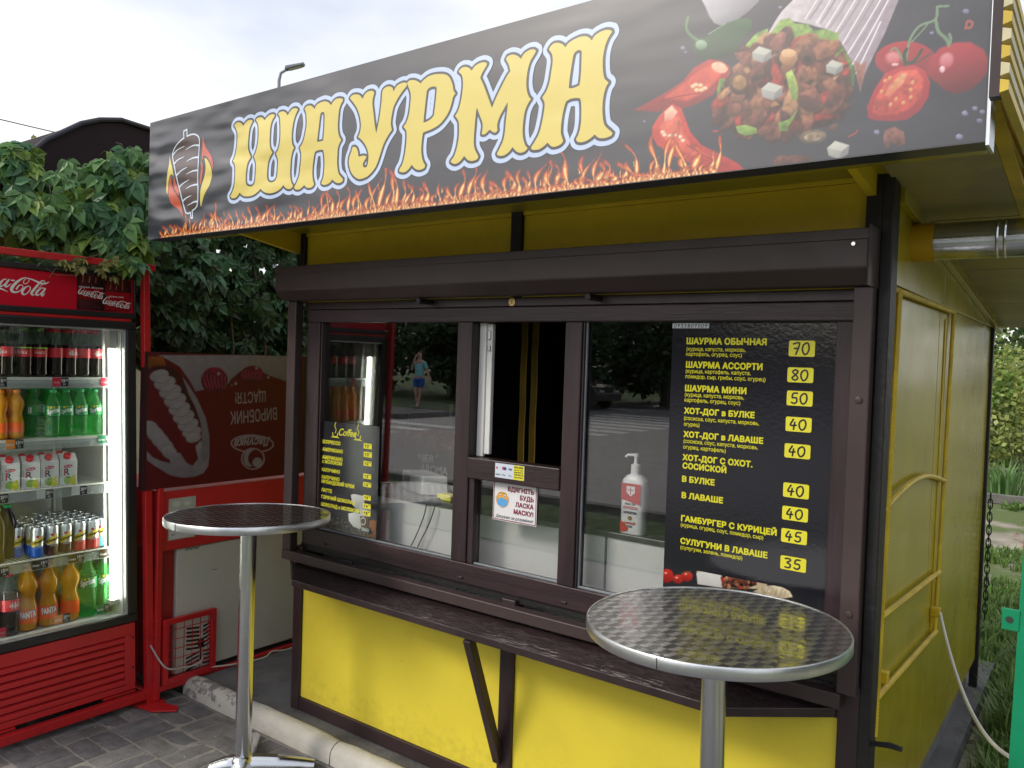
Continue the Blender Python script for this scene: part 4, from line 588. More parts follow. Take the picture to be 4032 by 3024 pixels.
MFOOD=[["p","c02a20","7a1010",1,0.0,-90,[[-1170,1069],[-1171,1061],[-1174,1054],[-1179,1048],[-1186,1043],[-1193,1041],[-1200,1040],[-1207,1043],[-1213,1047],[-1216,1053],[-1218,1060],[-1217,1068],[-1214,1075],[-1209,1081],[-1202,1086],[-1195,1088],[-1188,1088],[-1181,1086],[-1175,1082],[-1172,1076]]],["p","c83026","7c1410",1,0.0,-90,[[-1133,1065],[-1134,1060],[-1137,1056],[-1141,1052],[-1146,1048],[-1153,1047],[-1159,1046],[-1164,1047],[-1169,1050],[-1172,1053],[-1173,1058],[-1173,1062],[-1170,1067],[-1166,1071],[-1160,1074],[-1154,1076],[-1148,1077],[-1142,1076],[-1137,1073],[-1134,1070]]],["p","c83026","7c1410",1,0.0,-90,[[-1101,1080],[-1102,1075],[-1104,1070],[-1109,1065],[-1115,1061],[-1121,1059],[-1128,1059],[-1134,1060],[-1138,1063],[-1142,1067],[-1143,1072],[-1142,1078],[-1139,1083],[-1135,1087],[-1129,1091],[-1122,1093],[-1116,1093],[-1110,1092],[-1105,1089],[-1102,1085]]],["p","f0b0a0","e08070",1,0.0,-90,[[-1194,1074],[-1195,1073],[-1195,1072],[-1196,1071],[-1198,1070],[-1199,1070],[-1201,1070],[-1202,1070],[-1203,1070],[-1204,1071],[-1204,1072],[-1204,1073],[-1203,1074],[-1202,1075],[-1201,1076],[-1199,1076],[-1198,1076],[-1197,1076],[-1195,1076],[-1195,1075]]],["p","f0b0a0","e08070",1,0.0,-90,[[-1153,1066],[-1154,1065],[-1154,1064],[-1155,1063],[-1156,1062],[-1158,1062],[-1159,1062],[-1161,1062],[-1162,1062],[-1162,1063],[-1163,1064],[-1163,1065],[-1162,1066],[-1161,1067],[-1160,1068],[-1158,1068],[-1157,1068],[-1155,1068],[-1154,1067],[-1154,1067]]],["p","f0b0a0","e08070",1,0.0,-90,[[-1121,1084],[-1121,1083],[-1122,1082],[-1123,1082],[-1124,1081],[-1125,1080],[-1127,1080],[-1128,1080],[-1129,1081],[-1130,1082],[-1130,1083],[-1130,1084],[-1129,1085],[-1128,1085],[-1127,1086],[-1126,1087],[-1124,1087],[-1123,1086],[-1122,1086],[-1121,1085]]],["s","3a5a2a",2,[[-1142,1080],[-1132,1088],[-1116,1087],[-1111,1100]]],["p","c8b898","a89878",1,0.15,-90,[[-1087,1100],[-1046,1123],[-1002,1140],[-965,1144],[-916,1146],[-874,1145],[-850,1126],[-851,1096],[-871,1083],[-992,1063],[-1082,1064]]],["p","d8d8d4","b8b8b4",1,0.03,-90,[[-1088,1094],[-1052,1112],[-1006,1118],[-999,1062],[-1082,1058]]],["fill",[[-1004,1118],[-952,1139],[-915,1134],[-885,1119],[-890,1089],[-931,1072],[-992,1066]]],["p","d8cbb0","b0a080",1,0.3,-90,[[-854,1096],[-814,1106],[-779,1093],[-770,1078],[-807,1064],[-865,1064],[-895,1070]]],["s","a08a68",1.5,[[-845,1094],[-853,1070]]],["s","a08a68",1.5,[[-831,1094],[-839,1069]]],["s","a08a68",1.5,[[-818,1094],[-825,1069]]],["s","a08a68",1.5,[[-804,1094],[-811,1069]]],["s","a08a68",1.5,[[-790,1094],[-798,1069]]]]
CFOOD=[["p","7a4a20","4a2c14",1,0.25,-90,[[-3017,950],[-2976,979],[-2798,999],[-2631,1048],[-2593,1046],[-2592,960],[-2674,955],[-2858,949]]],["p","20140f","20140f",2,0.5,-90,[[-2963,981],[-2912,1012],[-2849,1027],[-2786,1017],[-2725,1010],[-2652,1004],[-2628,991],[-2675,975],[-2759,966],[-2859,968],[-2936,970]]],["beans",[[-2969,978],[-2912,1015],[-2836,1031],[-2761,1014],[-2641,1010],[-2622,990],[-2687,969],[-2796,965],[-2897,967]]],["p","c8ccc8","7e8480",1,0.02,-60,[[-2776,1141],[-2755,1150],[-2692,1148],[-2684,1132],[-2694,1081],[-2709,1066],[-2759,1097]]],["p","d0d4d0","8e9490",1,0.02,0,[[-2788,1055],[-2745,1066],[-2684,1061],[-2686,1015],[-2712,995],[-2755,1001],[-2784,1022]]],["p","b0b4b0","70746f",1,0.02,0,[[-2719,1103],[-2705,1113],[-2657,1111],[-2642,1096],[-2649,1058],[-2712,1058]]],["p","5a3a24","2a1a10",1,0.1,0,[[-2712,1055],[-2649,1057],[-2654,995],[-2700,997]]],["p","98a098","707a72",1,0.02,0,[[-2700,1005],[-2650,1004],[-2654,991],[-2697,990]]],["s","c8ccc8",4,[[-2704,1042],[-2688,1050],[-2675,1038],[-2683,1020],[-2701,1020]]]]
AD=[["p","8b8489","7a7278",2,0.06,-90,[[2163,1749],[2989,1770],[2995,1600],[2924,1624],[2823,1652],[2757,1679],[2693,1705],[2640,1678],[2577,1631],[2559,1605],[2472,1586],[2370,1568],[2345,1612],[2282,1693],[2215,1729]]],["p","8a4a1c","6a3414",4,0.2,-90,[[2106,1741],[2192,1743],[2206,1698],[2145,1697],[2108,1679]]],["p","3a0d18","3a0d18",2,0.2,-90,[[2108,1673],[2145,1696],[2209,1697],[2262,1674],[2310,1619],[2353,1530],[2383,1454],[2406,1364],[2393,1314],[2362,1442],[2298,1556],[2263,1631],[2196,1680],[2120,1661]]],["p","9a9394","8a8284",6,0.05,-90,[[2220,1662],[2221,1653],[2216,1643],[2207,1634],[2194,1627],[2180,1622],[2164,1619],[2150,1620],[2137,1623],[2128,1629],[2123,1637],[2123,1646],[2128,1655],[2136,1664],[2149,1671],[2163,1676],[2178,1679],[2193,1679],[2206,1675],[2215,1670]]],["p","9a9394","8a8284",6,0.05,-90,[[2257,1627],[2258,1616],[2252,1606],[2242,1596],[2228,1587],[2211,1581],[2193,1579],[2176,1579],[2162,1583],[2152,1590],[2146,1599],[2146,1609],[2151,1619],[2161,1629],[2175,1638],[2192,1644],[2209,1647],[2226,1646],[2241,1642],[2252,1636]]],["p","9a9394","8a8284",6,0.05,-90,[[2290,1584],[2291,1573],[2285,1562],[2274,1551],[2259,1543],[2241,1537],[2223,1534],[2205,1535],[2191,1539],[2180,1546],[2174,1556],[2174,1566],[2179,1577],[2190,1587],[2204,1596],[2222,1602],[2240,1605],[2258,1604],[2273,1600],[2284,1593]]],["p","9a9394","8a8284",6,0.05,-90,[[2318,1540],[2319,1529],[2313,1518],[2302,1507],[2287,1499],[2269,1493],[2250,1491],[2233,1492],[2217,1496],[2207,1503],[2201,1512],[2200,1523],[2206,1534],[2216,1544],[2231,1553],[2249,1559],[2267,1561],[2285,1561],[2301,1557],[2312,1549]]],["p","9a9394","8a8284",6,0.05,-90,[[2341,1495],[2342,1484],[2336,1473],[2325,1464],[2310,1455],[2293,1450],[2275,1448],[2258,1449],[2243,1453],[2232,1460],[2226,1469],[2226,1480],[2231,1490],[2242,1500],[2256,1508],[2273,1514],[2292,1516],[2309,1515],[2324,1511],[2335,1504]]],["p","9a9394","8a8284",6,0.05,-90,[[2366,1453],[2367,1443],[2361,1432],[2350,1422],[2335,1414],[2318,1408],[2299,1406],[2282,1408],[2267,1412],[2256,1419],[2250,1428],[2250,1439],[2255,1450],[2266,1459],[2280,1467],[2298,1473],[2316,1475],[2334,1474],[2349,1470],[2360,1463]]],["p","9a9394","8a8284",6,0.05,-90,[[2390,1411],[2390,1400],[2384,1390],[2374,1380],[2359,1373],[2342,1368],[2324,1366],[2307,1367],[2293,1371],[2282,1379],[2277,1388],[2276,1398],[2282,1408],[2292,1417],[2306,1425],[2323,1430],[2341,1432],[2358,1431],[2373,1427],[2384,1420]]],["p","9a9394","8a8284",6,0.05,-90,[[2407,1371],[2407,1361],[2402,1351],[2392,1343],[2379,1336],[2363,1331],[2346,1330],[2331,1331],[2317,1335],[2308,1342],[2302,1350],[2302,1359],[2307,1369],[2316,1377],[2329,1384],[2345,1389],[2361,1391],[2377,1390],[2391,1386],[2401,1379]]],["p","9a9394","8a8284",6,0.05,-90,[[2407,1336],[2407,1328],[2403,1321],[2396,1314],[2385,1308],[2372,1305],[2359,1304],[2346,1305],[2336,1308],[2328,1313],[2323,1320],[2323,1328],[2327,1335],[2335,1342],[2345,1347],[2358,1351],[2371,1352],[2384,1351],[2395,1348],[2403,1343]]],["s","6f686c",4,[[2140,1619],[2192,1611],[2233,1638]]],["s","6f686c",4,[[2167,1576],[2222,1568],[2266,1595]]],["s","6f686c",4,[[2193,1533],[2249,1525],[2294,1551]]],["s","6f686c",4,[[2218,1490],[2275,1481],[2320,1507]]],["s","6f686c",4,[[2246,1449],[2301,1440],[2345,1466]]],["s","6f686c",4,[[2268,1408],[2322,1398],[2366,1424]]],["s","6f686c",4,[[2294,1370],[2345,1359],[2386,1385]]],["p","958e90","7a7276",6,0.05,-90,[[2172,1366],[2164,1359],[2154,1354],[2141,1353],[2128,1355],[2115,1361],[2104,1370],[2096,1380],[2091,1391],[2091,1403],[2094,1412],[2101,1420],[2111,1425],[2124,1426],[2137,1424],[2150,1418],[2161,1410],[2169,1399],[2174,1388],[2175,1376]]],["p","958e90","7a7276",6,0.05,-90,[[2201,1333],[2193,1325],[2182,1320],[2168,1318],[2154,1321],[2140,1328],[2128,1337],[2119,1348],[2114,1360],[2113,1372],[2117,1383],[2125,1391],[2136,1396],[2149,1397],[2163,1395],[2177,1389],[2189,1379],[2198,1368],[2204,1356],[2205,1344]]],["p","958e90","7a7276",6,0.05,-90,[[2228,1300],[2220,1292],[2208,1287],[2195,1286],[2180,1289],[2166,1296],[2154,1305],[2145,1316],[2140,1329],[2139,1341],[2143,1351],[2151,1359],[2162,1364],[2175,1366],[2189,1363],[2204,1357],[2216,1347],[2225,1336],[2231,1323],[2231,1311]]],["p","958e90","7a7276",6,0.05,-90,[[2253,1269],[2245,1261],[2234,1256],[2221,1255],[2207,1258],[2193,1264],[2182,1274],[2173,1285],[2168,1296],[2167,1308],[2171,1318],[2178,1326],[2189,1331],[2202,1332],[2216,1329],[2230,1323],[2242,1314],[2251,1303],[2256,1291],[2257,1279]]],["p","958e90","7a7276",6,0.05,-90,[[2273,1238],[2266,1231],[2256,1227],[2244,1226],[2231,1229],[2219,1235],[2208,1243],[2200,1253],[2195,1264],[2195,1275],[2198,1284],[2205,1291],[2215,1295],[2226,1296],[2239,1294],[2252,1288],[2263,1280],[2271,1270],[2275,1259],[2276,1248]]],["p","8d868a","746d72",3,0.08,-90,[[2116,1276],[2148,1243],[2194,1221],[2240,1208],[2232,1255],[2292,1257],[2327,1204],[2362,1183],[2395,1218],[2376,1283],[2407,1313],[2429,1279],[2459,1245],[2453,1175],[2426,1139],[2377,1127],[2315,1127],[2261,1141],[2234,1150],[2195,1178],[2149,1207],[2117,1234]]],["p","857e82","6f686d",3,0.06,-90,[[2296,1643],[2331,1600],[2381,1530],[2433,1427],[2456,1336],[2459,1245],[2438,1195],[2409,1223],[2414,1312],[2405,1402],[2375,1479],[2332,1556]]],["p","6a1022","560c1c",3,0.1,-90,[[2283,1364],[2303,1344],[2328,1292],[2336,1248],[2364,1214],[2347,1200],[2320,1218],[2292,1257],[2284,1301]]],["p","7c1434","4a0c22",2,0.35,-90,[[2557,1637],[2558,1615],[2551,1593],[2537,1575],[2517,1562],[2493,1555],[2469,1555],[2445,1562],[2424,1574],[2409,1592],[2401,1613],[2400,1635],[2407,1655],[2420,1674],[2439,1687],[2462,1694],[2487,1695],[2511,1689],[2532,1676],[2548,1659]]],["s","a8486a",3,[[2414,1660],[2419,1625],[2439,1583]]],["s","a8486a",3,[[2434,1657],[2439,1625],[2457,1583]]],["s","a8486a",3,[[2455,1655],[2460,1625],[2474,1582]]],["s","a8486a",3,[[2476,1653],[2480,1625],[2492,1582]]],["s","a8486a",3,[[2496,1650],[2501,1625],[2509,1582]]],["s","a8486a",3,[[2517,1648],[2522,1625],[2527,1582]]],["s","a8486a",3,[[2538,1645],[2543,1625],[2545,1582]]],["p","7c1434","4a0c22",2,0.35,-90,[[2780,1670],[2780,1655],[2773,1640],[2759,1628],[2740,1618],[2717,1612],[2694,1611],[2672,1615],[2654,1622],[2641,1634],[2634,1647],[2634,1662],[2642,1676],[2655,1689],[2674,1699],[2696,1705],[2719,1706],[2741,1703],[2760,1695],[2773,1684]]],["s","a8486a",3,[[2647,1681],[2651,1658],[2670,1630]]],["s","a8486a",3,[[2666,1679],[2670,1658],[2686,1630]]],["s","a8486a",3,[[2685,1676],[2689,1658],[2703,1630]]],["s","a8486a",3,[[2704,1674],[2709,1659],[2719,1630]]],["s","a8486a",3,[[2724,1671],[2728,1659],[2736,1630]]],["s","a8486a",3,[[2744,1669],[2748,1659],[2752,1630]]],["s","a8486a",3,[[2763,1666],[2767,1659],[2769,1630]]],["p","8b8489","8b8489",1,0.0,-90,[[2512,1661],[2512,1658],[2511,1655],[2508,1653],[2506,1652],[2503,1651],[2499,1652],[2496,1653],[2494,1655],[2493,1658],[2492,1660],[2493,1663],[2494,1666],[2496,1668],[2499,1669],[2502,1669],[2505,1669],[2508,1668],[2510,1666],[2512,1663]]],["p","8b8489","8b8489",1,0.0,-90,[[2617,1608],[2616,1606],[2615,1604],[2613,1602],[2611,1601],[2608,1600],[2605,1601],[2602,1602],[2600,1604],[2599,1606],[2598,1608],[2599,1611],[2600,1613],[2602,1615],[2605,1616],[2607,1616],[2610,1616],[2613,1615],[2615,1613],[2616,1611]]],["p","8b8489","8b8489",1,0.0,-90,[[2587,1599],[2587,1597],[2587,1596],[2586,1595],[2584,1595],[2583,1595],[2582,1595],[2580,1595],[2579,1596],[2579,1597],[2578,1599],[2579,1600],[2579,1601],[2580,1602],[2581,1602],[2583,1603],[2584,1602],[2586,1602],[2587,1601],[2587,1600]]],["p","8b8489","8b8489",1,0.0,-90,[[2824,1642],[2824,1640],[2822,1638],[2820,1636],[2818,1635],[2815,1635],[2812,1635],[2810,1636],[2808,1638],[2806,1640],[2806,1642],[2806,1644],[2808,1646],[2809,1648],[2812,1649],[2815,1650],[2817,1649],[2820,1648],[2822,1647],[2823,1644]]],["p","8b8489","8b8489",1,0.0,-90,[[2747,1693],[2746,1690],[2745,1688],[2743,1686],[2740,1685],[2737,1684],[2734,1685],[2732,1686],[2729,1688],[2728,1690],[2728,1692],[2728,1695],[2729,1697],[2731,1699],[2734,1700],[2737,1701],[2740,1700],[2742,1699],[2745,1697],[2746,1695]]],["p","9a8088","9a8088",3,0.0,-90,[[2866,1262],[2858,1246],[2837,1234],[2805,1225],[2764,1222],[2720,1224],[2677,1231],[2639,1242],[2609,1256],[2590,1272],[2584,1288],[2590,1303],[2610,1315],[2640,1324],[2678,1328],[2722,1327],[2766,1320],[2806,1310],[2838,1295],[2858,1279]]],["p","5a0a18","5a0a18",2,0.0,-90,[[2856,1263],[2849,1250],[2829,1239],[2799,1233],[2761,1230],[2720,1232],[2680,1238],[2644,1248],[2616,1260],[2599,1274],[2593,1287],[2599,1300],[2617,1310],[2645,1317],[2681,1320],[2722,1318],[2762,1313],[2800,1303],[2830,1291],[2849,1277]]],["p","8b8489","8b8489",2,0.0,-90,[[2627,1313],[2666,1304],[2720,1315],[2776,1299],[2817,1302],[2768,1317],[2720,1323],[2665,1323]]],["p","9a8088","9a8088",3,0.0,-90,[[2806,1186],[2803,1167],[2792,1151],[2775,1139],[2753,1132],[2729,1131],[2705,1136],[2683,1147],[2666,1161],[2655,1179],[2651,1198],[2654,1216],[2664,1233],[2681,1245],[2702,1252],[2726,1253],[2750,1249],[2772,1238],[2790,1224],[2802,1206]]],["p","5a0a18","5a0a18",2,0.0,-90,[[2796,1187],[2793,1170],[2784,1156],[2769,1145],[2750,1139],[2729,1138],[2708,1142],[2689,1152],[2674,1165],[2664,1181],[2660,1197],[2663,1214],[2672,1228],[2686,1239],[2705,1245],[2726,1247],[2747,1242],[2766,1233],[2782,1220],[2792,1204]]],["p","8b8489","8b8489",2,0.0,-90,[[2755,1190],[2750,1176],[2741,1163],[2729,1154],[2716,1150],[2702,1151],[2690,1157],[2679,1166],[2672,1179],[2668,1194],[2669,1210],[2674,1224],[2682,1237],[2693,1246],[2707,1250],[2720,1249],[2733,1244],[2744,1234],[2752,1221],[2755,1206]]],["p","5a0a18","5a0a18",2,0.0,-90,[[2791,1184],[2786,1170],[2777,1159],[2764,1152],[2750,1148],[2735,1149],[2721,1155],[2709,1165],[2700,1177],[2696,1191],[2696,1205],[2701,1218],[2710,1229],[2722,1237],[2736,1240],[2751,1239],[2766,1234],[2778,1225],[2787,1212],[2791,1198]]],["p","8b8489","8b8489",2,0.0,-90,[[2790,1167],[2788,1158],[2784,1151],[2777,1146],[2768,1143],[2758,1142],[2748,1144],[2739,1149],[2732,1155],[2727,1163],[2725,1172],[2727,1180],[2731,1187],[2738,1193],[2747,1196],[2757,1197],[2767,1195],[2776,1190],[2783,1183],[2788,1175]]],["s","9a6a78",3,[[2385,1365],[2428,1312]]]]
ADTEXT=[[2597,1426,2805,1569],[2573,1319,2886,1481],[2600,1242,2839,1308]]
HDR=[["p","1a0a0c","1a0a0c",2,0.2,-90,[[1788,2118],[1903,2123],[1909,2078],[1913,1949],[1791,1947]]],["p","3a0c10","250808",2,0.2,-90,[[1908,2123],[2039,2124],[2044,2045],[2039,1958],[1911,1949]]],["p","56242a","2a0c0e",2,0.2,0,[[1799,2117],[1887,2120],[1904,2058],[1903,1955],[1799,1948],[1793,2048]]],["p","a00a18","7a0812",1,0.05,-90,[[1793,2051],[1906,2052],[1906,2000],[1793,1998]]],["p","6a2022","2a0c0e",2,0.2,0,[[1939,2120],[2005,2120],[2037,2057],[2037,2044],[1918,2040],[1920,2066]]],["p","a80d1c","8a0a14",1,0.05,-90,[[1918,2043],[2039,2044],[2039,1958],[1916,1956]]],["s","c07848",5,[[1818,2117],[1812,2078]]],["s","b06a40",5,[[1949,2115],[1940,2055]]],["s","c07848",5,[[1846,2118],[1842,2079]]],["s","b06a40",5,[[1974,2115],[1969,2056]]],["s","c07848",5,[[1874,2119],[1873,2080]]],["s","b06a40",5,[[1999,2116],[1999,2056]]]]
HTXT=[[1478,1993,1655,2072],[1788,2007,1910,2048],[1901,1971,2040,2013]]
# ------------------------------------------------------------------ common colours
M_brown = mat('brown_paint', (0.034, 0.019, 0.022), 0.38, var=0.2, vs=5, bump=0.08, bs=30, dirt=0.25, dirtcol=(.06, .045, .04), rvar=.1)
M_brown2 = mat('brown_sheet_metal', (0.050, 0.032, 0.032), 0.42, var=0.1, vs=4, dirt=0.2, dirtcol=(.09, .07, .06), rvar=.08)
M_wood = mat('brown_wood_grain_film', (0.029, 0.0145, 0.018), 0.42, var=0.55, vs=14, stretch=(1.4, 1, .12), bump=0.14, bs=90, rvar=.1)
M_woodh = mat('brown_wood_grain_film_horizontal', (0.029, 0.0145, 0.018), 0.42, var=0.55, vs=14, stretch=(.12, 1, 1.4), bump=0.14, bs=90, rvar=.1)
M_black = mat('black_paint', (0.012, 0.010, 0.011), 0.5, var=0.3, bump=0.3, bs=35)
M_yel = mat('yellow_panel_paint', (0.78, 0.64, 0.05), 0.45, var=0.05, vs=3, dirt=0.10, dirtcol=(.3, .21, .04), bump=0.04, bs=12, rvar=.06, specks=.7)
M_yelu = mat('amber_paint_bounce_lifted', (0.88, 0.64, 0.03), 0.4, var=0.08, vs=3, dirt=.2, dirtcol=(.4, .27, .02), bump=.06, bs=8)  # amber coat lightened, putting missing bounce light under the sign into the colour
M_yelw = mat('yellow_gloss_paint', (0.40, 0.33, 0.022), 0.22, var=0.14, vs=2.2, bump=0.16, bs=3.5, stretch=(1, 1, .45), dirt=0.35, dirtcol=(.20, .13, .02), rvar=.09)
M_yelb = mat('yellow_brushed_bar_paint', (0.62, 0.44, 0.02), 0.4, var=0.2, vs=9, bump=0.3, bs=50, dirt=.3, dirtcol=(.25, .13, .02))
M_alu = mat('aluminium', (0.62, 0.64, 0.66), 0.22, 1.0, var=0.06, vs=8, rvar=.08)
M_alub = mat('brushed_aluminium', (0.66, 0.68, 0.70), 0.34, 1.0, var=0.08, vs=20, bump=.05, bs=90, stretch=(1, 1, .1))
M_zinc = mat('galvanised_steel', (0.55, 0.58, 0.60), 0.2, 1.0, var=0.14, vs=14, bump=.12, bs=14, rvar=.1)
M_red = mat('red_gloss_paint', (0.50, 0.016, 0.020), 0.32, var=0.12, vs=6, dirt=0.35, dirtcol=(.12, .02, .02), bump=0.05, bs=25, rvar=.1)
M_redp = mat('red_sheet_paint', (0.52, 0.022, 0.026), 0.38, var=0.08, vs=3, dirt=0.15, dirtcol=(.3, .03, .03), rvar=.08)
M_blk = mat('black_plastic', (0.014, 0.014, 0.015), 0.35, var=0.15)
M_white = mat('white_paint', (0.62, 0.61, 0.57), 0.45, var=0.06, dirt=0.25, dirtcol=(.35, .31, .25))
M_whitep = mat('white_plastic', (0.75, 0.75, 0.74), 0.35, var=0.03)
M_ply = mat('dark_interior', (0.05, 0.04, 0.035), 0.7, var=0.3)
M_glass = glass_mat('window_glass', (0.98, 0.99, 0.99), gain=2.3)
M_glassf = glass_mat('fridge_glass', (0.94, 0.97, 0.96), gain=0.9)
M_conc = mat('dark_concrete', (0.11, 0.108, 0.108), 0.85, var=0.3, vs=4, bump=0.5, bs=45, dirt=.6, dirtcol=(.035, .034, .036))
M_plinth = mat('grey_concrete', (0.17, 0.165, 0.15), 0.9, var=0.3, vs=6, bump=0.6, bs=40, dirt=.5, dirtcol=(.08, .075, .065))
Y0 = 2.5

# OSB chip board under glossy brown paint
def osb():
    m = mat('painted_chipboard', (0.036, 0.022, 0.024), 0.32, var=0.25, vs=8, rvar=.08)
    t = m.node_tree; b = t.nodes['Principled BSDF']; g = t.nodes.new('ShaderNodeNewGeometry')
    prev = None
    for k, (ang, sc) in enumerate(((20, 1), (80, .9), (-45, 1.1))):
        mp_ = t.nodes.new('ShaderNodeMapping'); mp_.inputs['Rotation'].default_value = (0, 0, R(ang)); mp_.inputs['Scale'].default_value = (26 * sc, 95 * sc, 26)
        v = t.nodes.new('ShaderNodeTexVoronoi'); v.inputs['Scale'].default_value = 1; v.distance = 'CHEBYCHEV'; v.inputs['Randomness'].default_value = 1
        t.links.new(g.outputs['Position'], mp_.inputs['Vector']); t.links.new(mp_.outputs[0], v.inputs['Vector'])
        sp = t.nodes.new('ShaderNodeSeparateColor'); t.links.new(v.outputs['Color'], sp.inputs[0])
        sb_ = t.nodes.new('ShaderNodeVectorMath'); sb_.operation = 'SUBTRACT'; t.links.new(mp_.outputs[0], sb_.inputs[0]); t.links.new(v.outputs['Position'], sb_.inputs[1])
        cc_ = t.nodes.new('ShaderNodeVectorMath'); cc_.operation = 'SUBTRACT'; cc_.inputs[1].default_value = (.5, .5, .5); t.links.new(v.outputs['Color'], cc_.inputs[0])
        dt_ = t.nodes.new('ShaderNodeVectorMath'); dt_.operation = 'DOT_PRODUCT'; t.links.new(sb_.outputs[0], dt_.inputs[0]); t.links.new(cc_.outputs[0], dt_.inputs[1])
        ad_ = t.nodes.new('ShaderNodeMath'); ad_.operation = 'MULTIPLY_ADD'; ad_.inputs[1].default_value = 1.2; t.links.new(dt_.outputs['Value'], ad_.inputs[0]); t.links.new(sp.outputs[k], ad_.inputs[2])
        if prev is None: prev = ad_.outputs[0]
        else:
            mm = t.nodes.new('ShaderNodeMath'); mm.operation = 'MAXIMUM'; t.links.new(prev, mm.inputs[0]); t.links.new(ad_.outputs[0], mm.inputs[1]); prev = mm.outputs[0]
    bp = t.nodes.new('ShaderNodeBump'); bp.inputs['Strength'].default_value = 0.5; bp.inputs['Distance'].default_value = 0.006
    t.links.new(prev, bp.inputs['Height']); t.links.new(bp.outputs[0], b.inputs['Normal'])
    return m
M_osb = osb()

# ------------------------------------------------------------------ ground
def ground_mat():
    m = mat('dirt_and_grass_ground', (0.30, 0.265, 0.215), 0.95, var=0.3, vs=3, bump=0.6, bs=30)
    t = m.node_tree; b = t.nodes['Principled BSDF']; g = t.nodes.new('ShaderNodeNewGeometry')
    n = t.nodes.new('ShaderNodeTexNoise'); n.inputs['Scale'].default_value = 0.55; n.inputs['Detail'].default_value = 7; n.inputs['Roughness'].default_value = .65
    r = t.nodes.new('ShaderNodeValToRGB'); r.color_ramp.elements[0].position = .44; r.color_ramp.elements[1].position = .53
    t.links.new(g.outputs['Position'], n.inputs['Vector']); t.links.new(n.outputs['Fac'], r.inputs['Fac'])
    old = b.inputs['Base Color'].links[0].from_socket; mm = t.nodes.new('ShaderNodeMix'); mm.data_type = 'RGBA'
    mm.inputs[7].default_value = (.10, .14, .04, 1); t.links.new(r.outputs['Color'], mm.inputs['Factor']); t.links.new(old, mm.inputs[6]); t.links.new(mm.outputs[2], b.inputs['Base Color'])
    return m
M_ground = ground_mat()
g = MB(); g.add([(-150, -150, -0.03), (150, -150, -0.03), (150, 150, -0.03), (-150, 150, -0.03)], [(0, 1, 2, 3)])
struct('ground', g, M_ground)
M_asph = mat('asphalt', (0.19, 0.19, 0.20), 0.6, var=0.2, vs=2.5, bump=0.4, bs=60, dirt=.3, dirtcol=(.03, .03, .032))
M_line = mat('road_marking_paint', (0.72, 0.72, 0.70), 0.7, var=0.2, dirt=.6, dirtcol=(.12, .12, .12))
g = MB(); g.box(-60, -11.8, -0.05, 60, -3.4, -0.022); g.box(-16.6, -60, -0.05, -2.0, -11.8, -0.0222); struct('road', g, M_asph)
g = MB()
for k in range(8): g.box(-14.4, -20.6 + k * 1.1, -0.02, -10.2, -20.05 + k * 1.1, -0.0175)
for k in range(6): g.box(-17.2, -11.2 + k * 1.15, -0.02, -13.7, -10.7 + k * 1.15, -0.0175)
struct('road_marking', g, M_line)
M_side = mat('footway_asphalt', (0.15, 0.14, 0.14), 0.9, var=0.2, bump=0.4)
M_verge = mat('verge_grass', (0.075, 0.12, 0.04), 0.95, var=0.5, vs=7, bump=0.9, bs=40)
g = MB(); g.box(-60, -14.6, -0.04, -16.7, -11.95, 0.1); struct('footway', g, M_side)
g = MB(); g.box(-60, -11.95, -0.04, -16.7, -11.8, 0.13); g.box(-16.75, -60, -0.04, -16.6, -11.8, 0.13); g.box(-2.0, -60, -.04, -1.85, -11.8, .13); g.box(-1.85, -11.95, -.04, 60, -11.8, .13); g.box(-60, -3.4, -.04, 60, -3.25, .10); struct('far_kerb', g, M_plinth)
g = MB(); g.box(-60, -60, -0.04, -16.8, -14.6, 0.12); g.box(-1.85, -60, -.04, 60, -11.95, .12); g.box(-60, -3.25, -.04, 60, -1.2, 0.02); struct('grass_verge', g, M_verge)

# pavement: sand joint bed with basket-weave paving bricks
M_joint = mat('sandy_joints', (0.24, 0.225, 0.20), 0.95, var=0.25, vs=12, bump=0.5, bs=80)
g = MB(); g.box(-6.6, -1.2, -0.04, 0.9, 2.34, -0.0035); pav = struct('pavement', g, M_joint)
M_brk = [mat('grey_paver_%s' % n, c, 0.8, var=0.3, vs=9, bump=0.45, bs=45, dirt=.55, dirtcol=(.035, .034, .036)) for n, c in (('a', (.135, .132, .136)), ('b', (.115, .112, .118)), ('c', (.150, .145, .142)))]
def paver(hx, hy, mi, seed):
    import bmesh
    bm = bmesh.new(); bmesh.ops.create_grid(bm, x_segments=4, y_segments=3, size=1)
    rr = random.Random(seed)
    for v in bm.verts:
        e = abs(v.co.x) > .99 or abs(v.co.y) > .99
        v.co.x *= hx; v.co.y *= hy; v.co.z = (-0.005 if e else 0) + rr.uniform(-.0009, .0009)
        if e: v.co.x += rr.uniform(-.0014, .0014); v.co.y += rr.uniform(-.0014, .0014)
    r_ = bmesh.ops.extrude_edge_only(bm, edges=[e for e in bm.edges if e.is_boundary])
    for v in [x for x in r_['geom'] if isinstance(x, bmesh.types.BMVert)]: v.co.z -= 0.012
    me = bpy.data.meshes.new('paving_brick'); bm.to_mesh(me); bm.free(); me.materials.append(M_brk[mi]); me.polygons.foreach_set('use_smooth', [False] * len(me.polygons)); return me
S_ = 0.2105
pvh = [paver(.1015, .0492, k % 3, k) for k in range(6)]; pvv = [paver(.0492, .1015, k % 3, k + 9) for k in range(6)]
X0, YB = -3.477 - S_ * 8, 1.905 - S_ * 10
cells = []
for i in range(36):
    for j in range(13):
        cx, cy = X0 + (i + .5) * S_, YB + (j + .5) * S_
        if cy > 2.30 or cx > 0.8: continue
        cells.append((math.hypot(cx + 3.2, cy - 1.7), i, j, cx, cy))
cells.sort(); rest = MB()
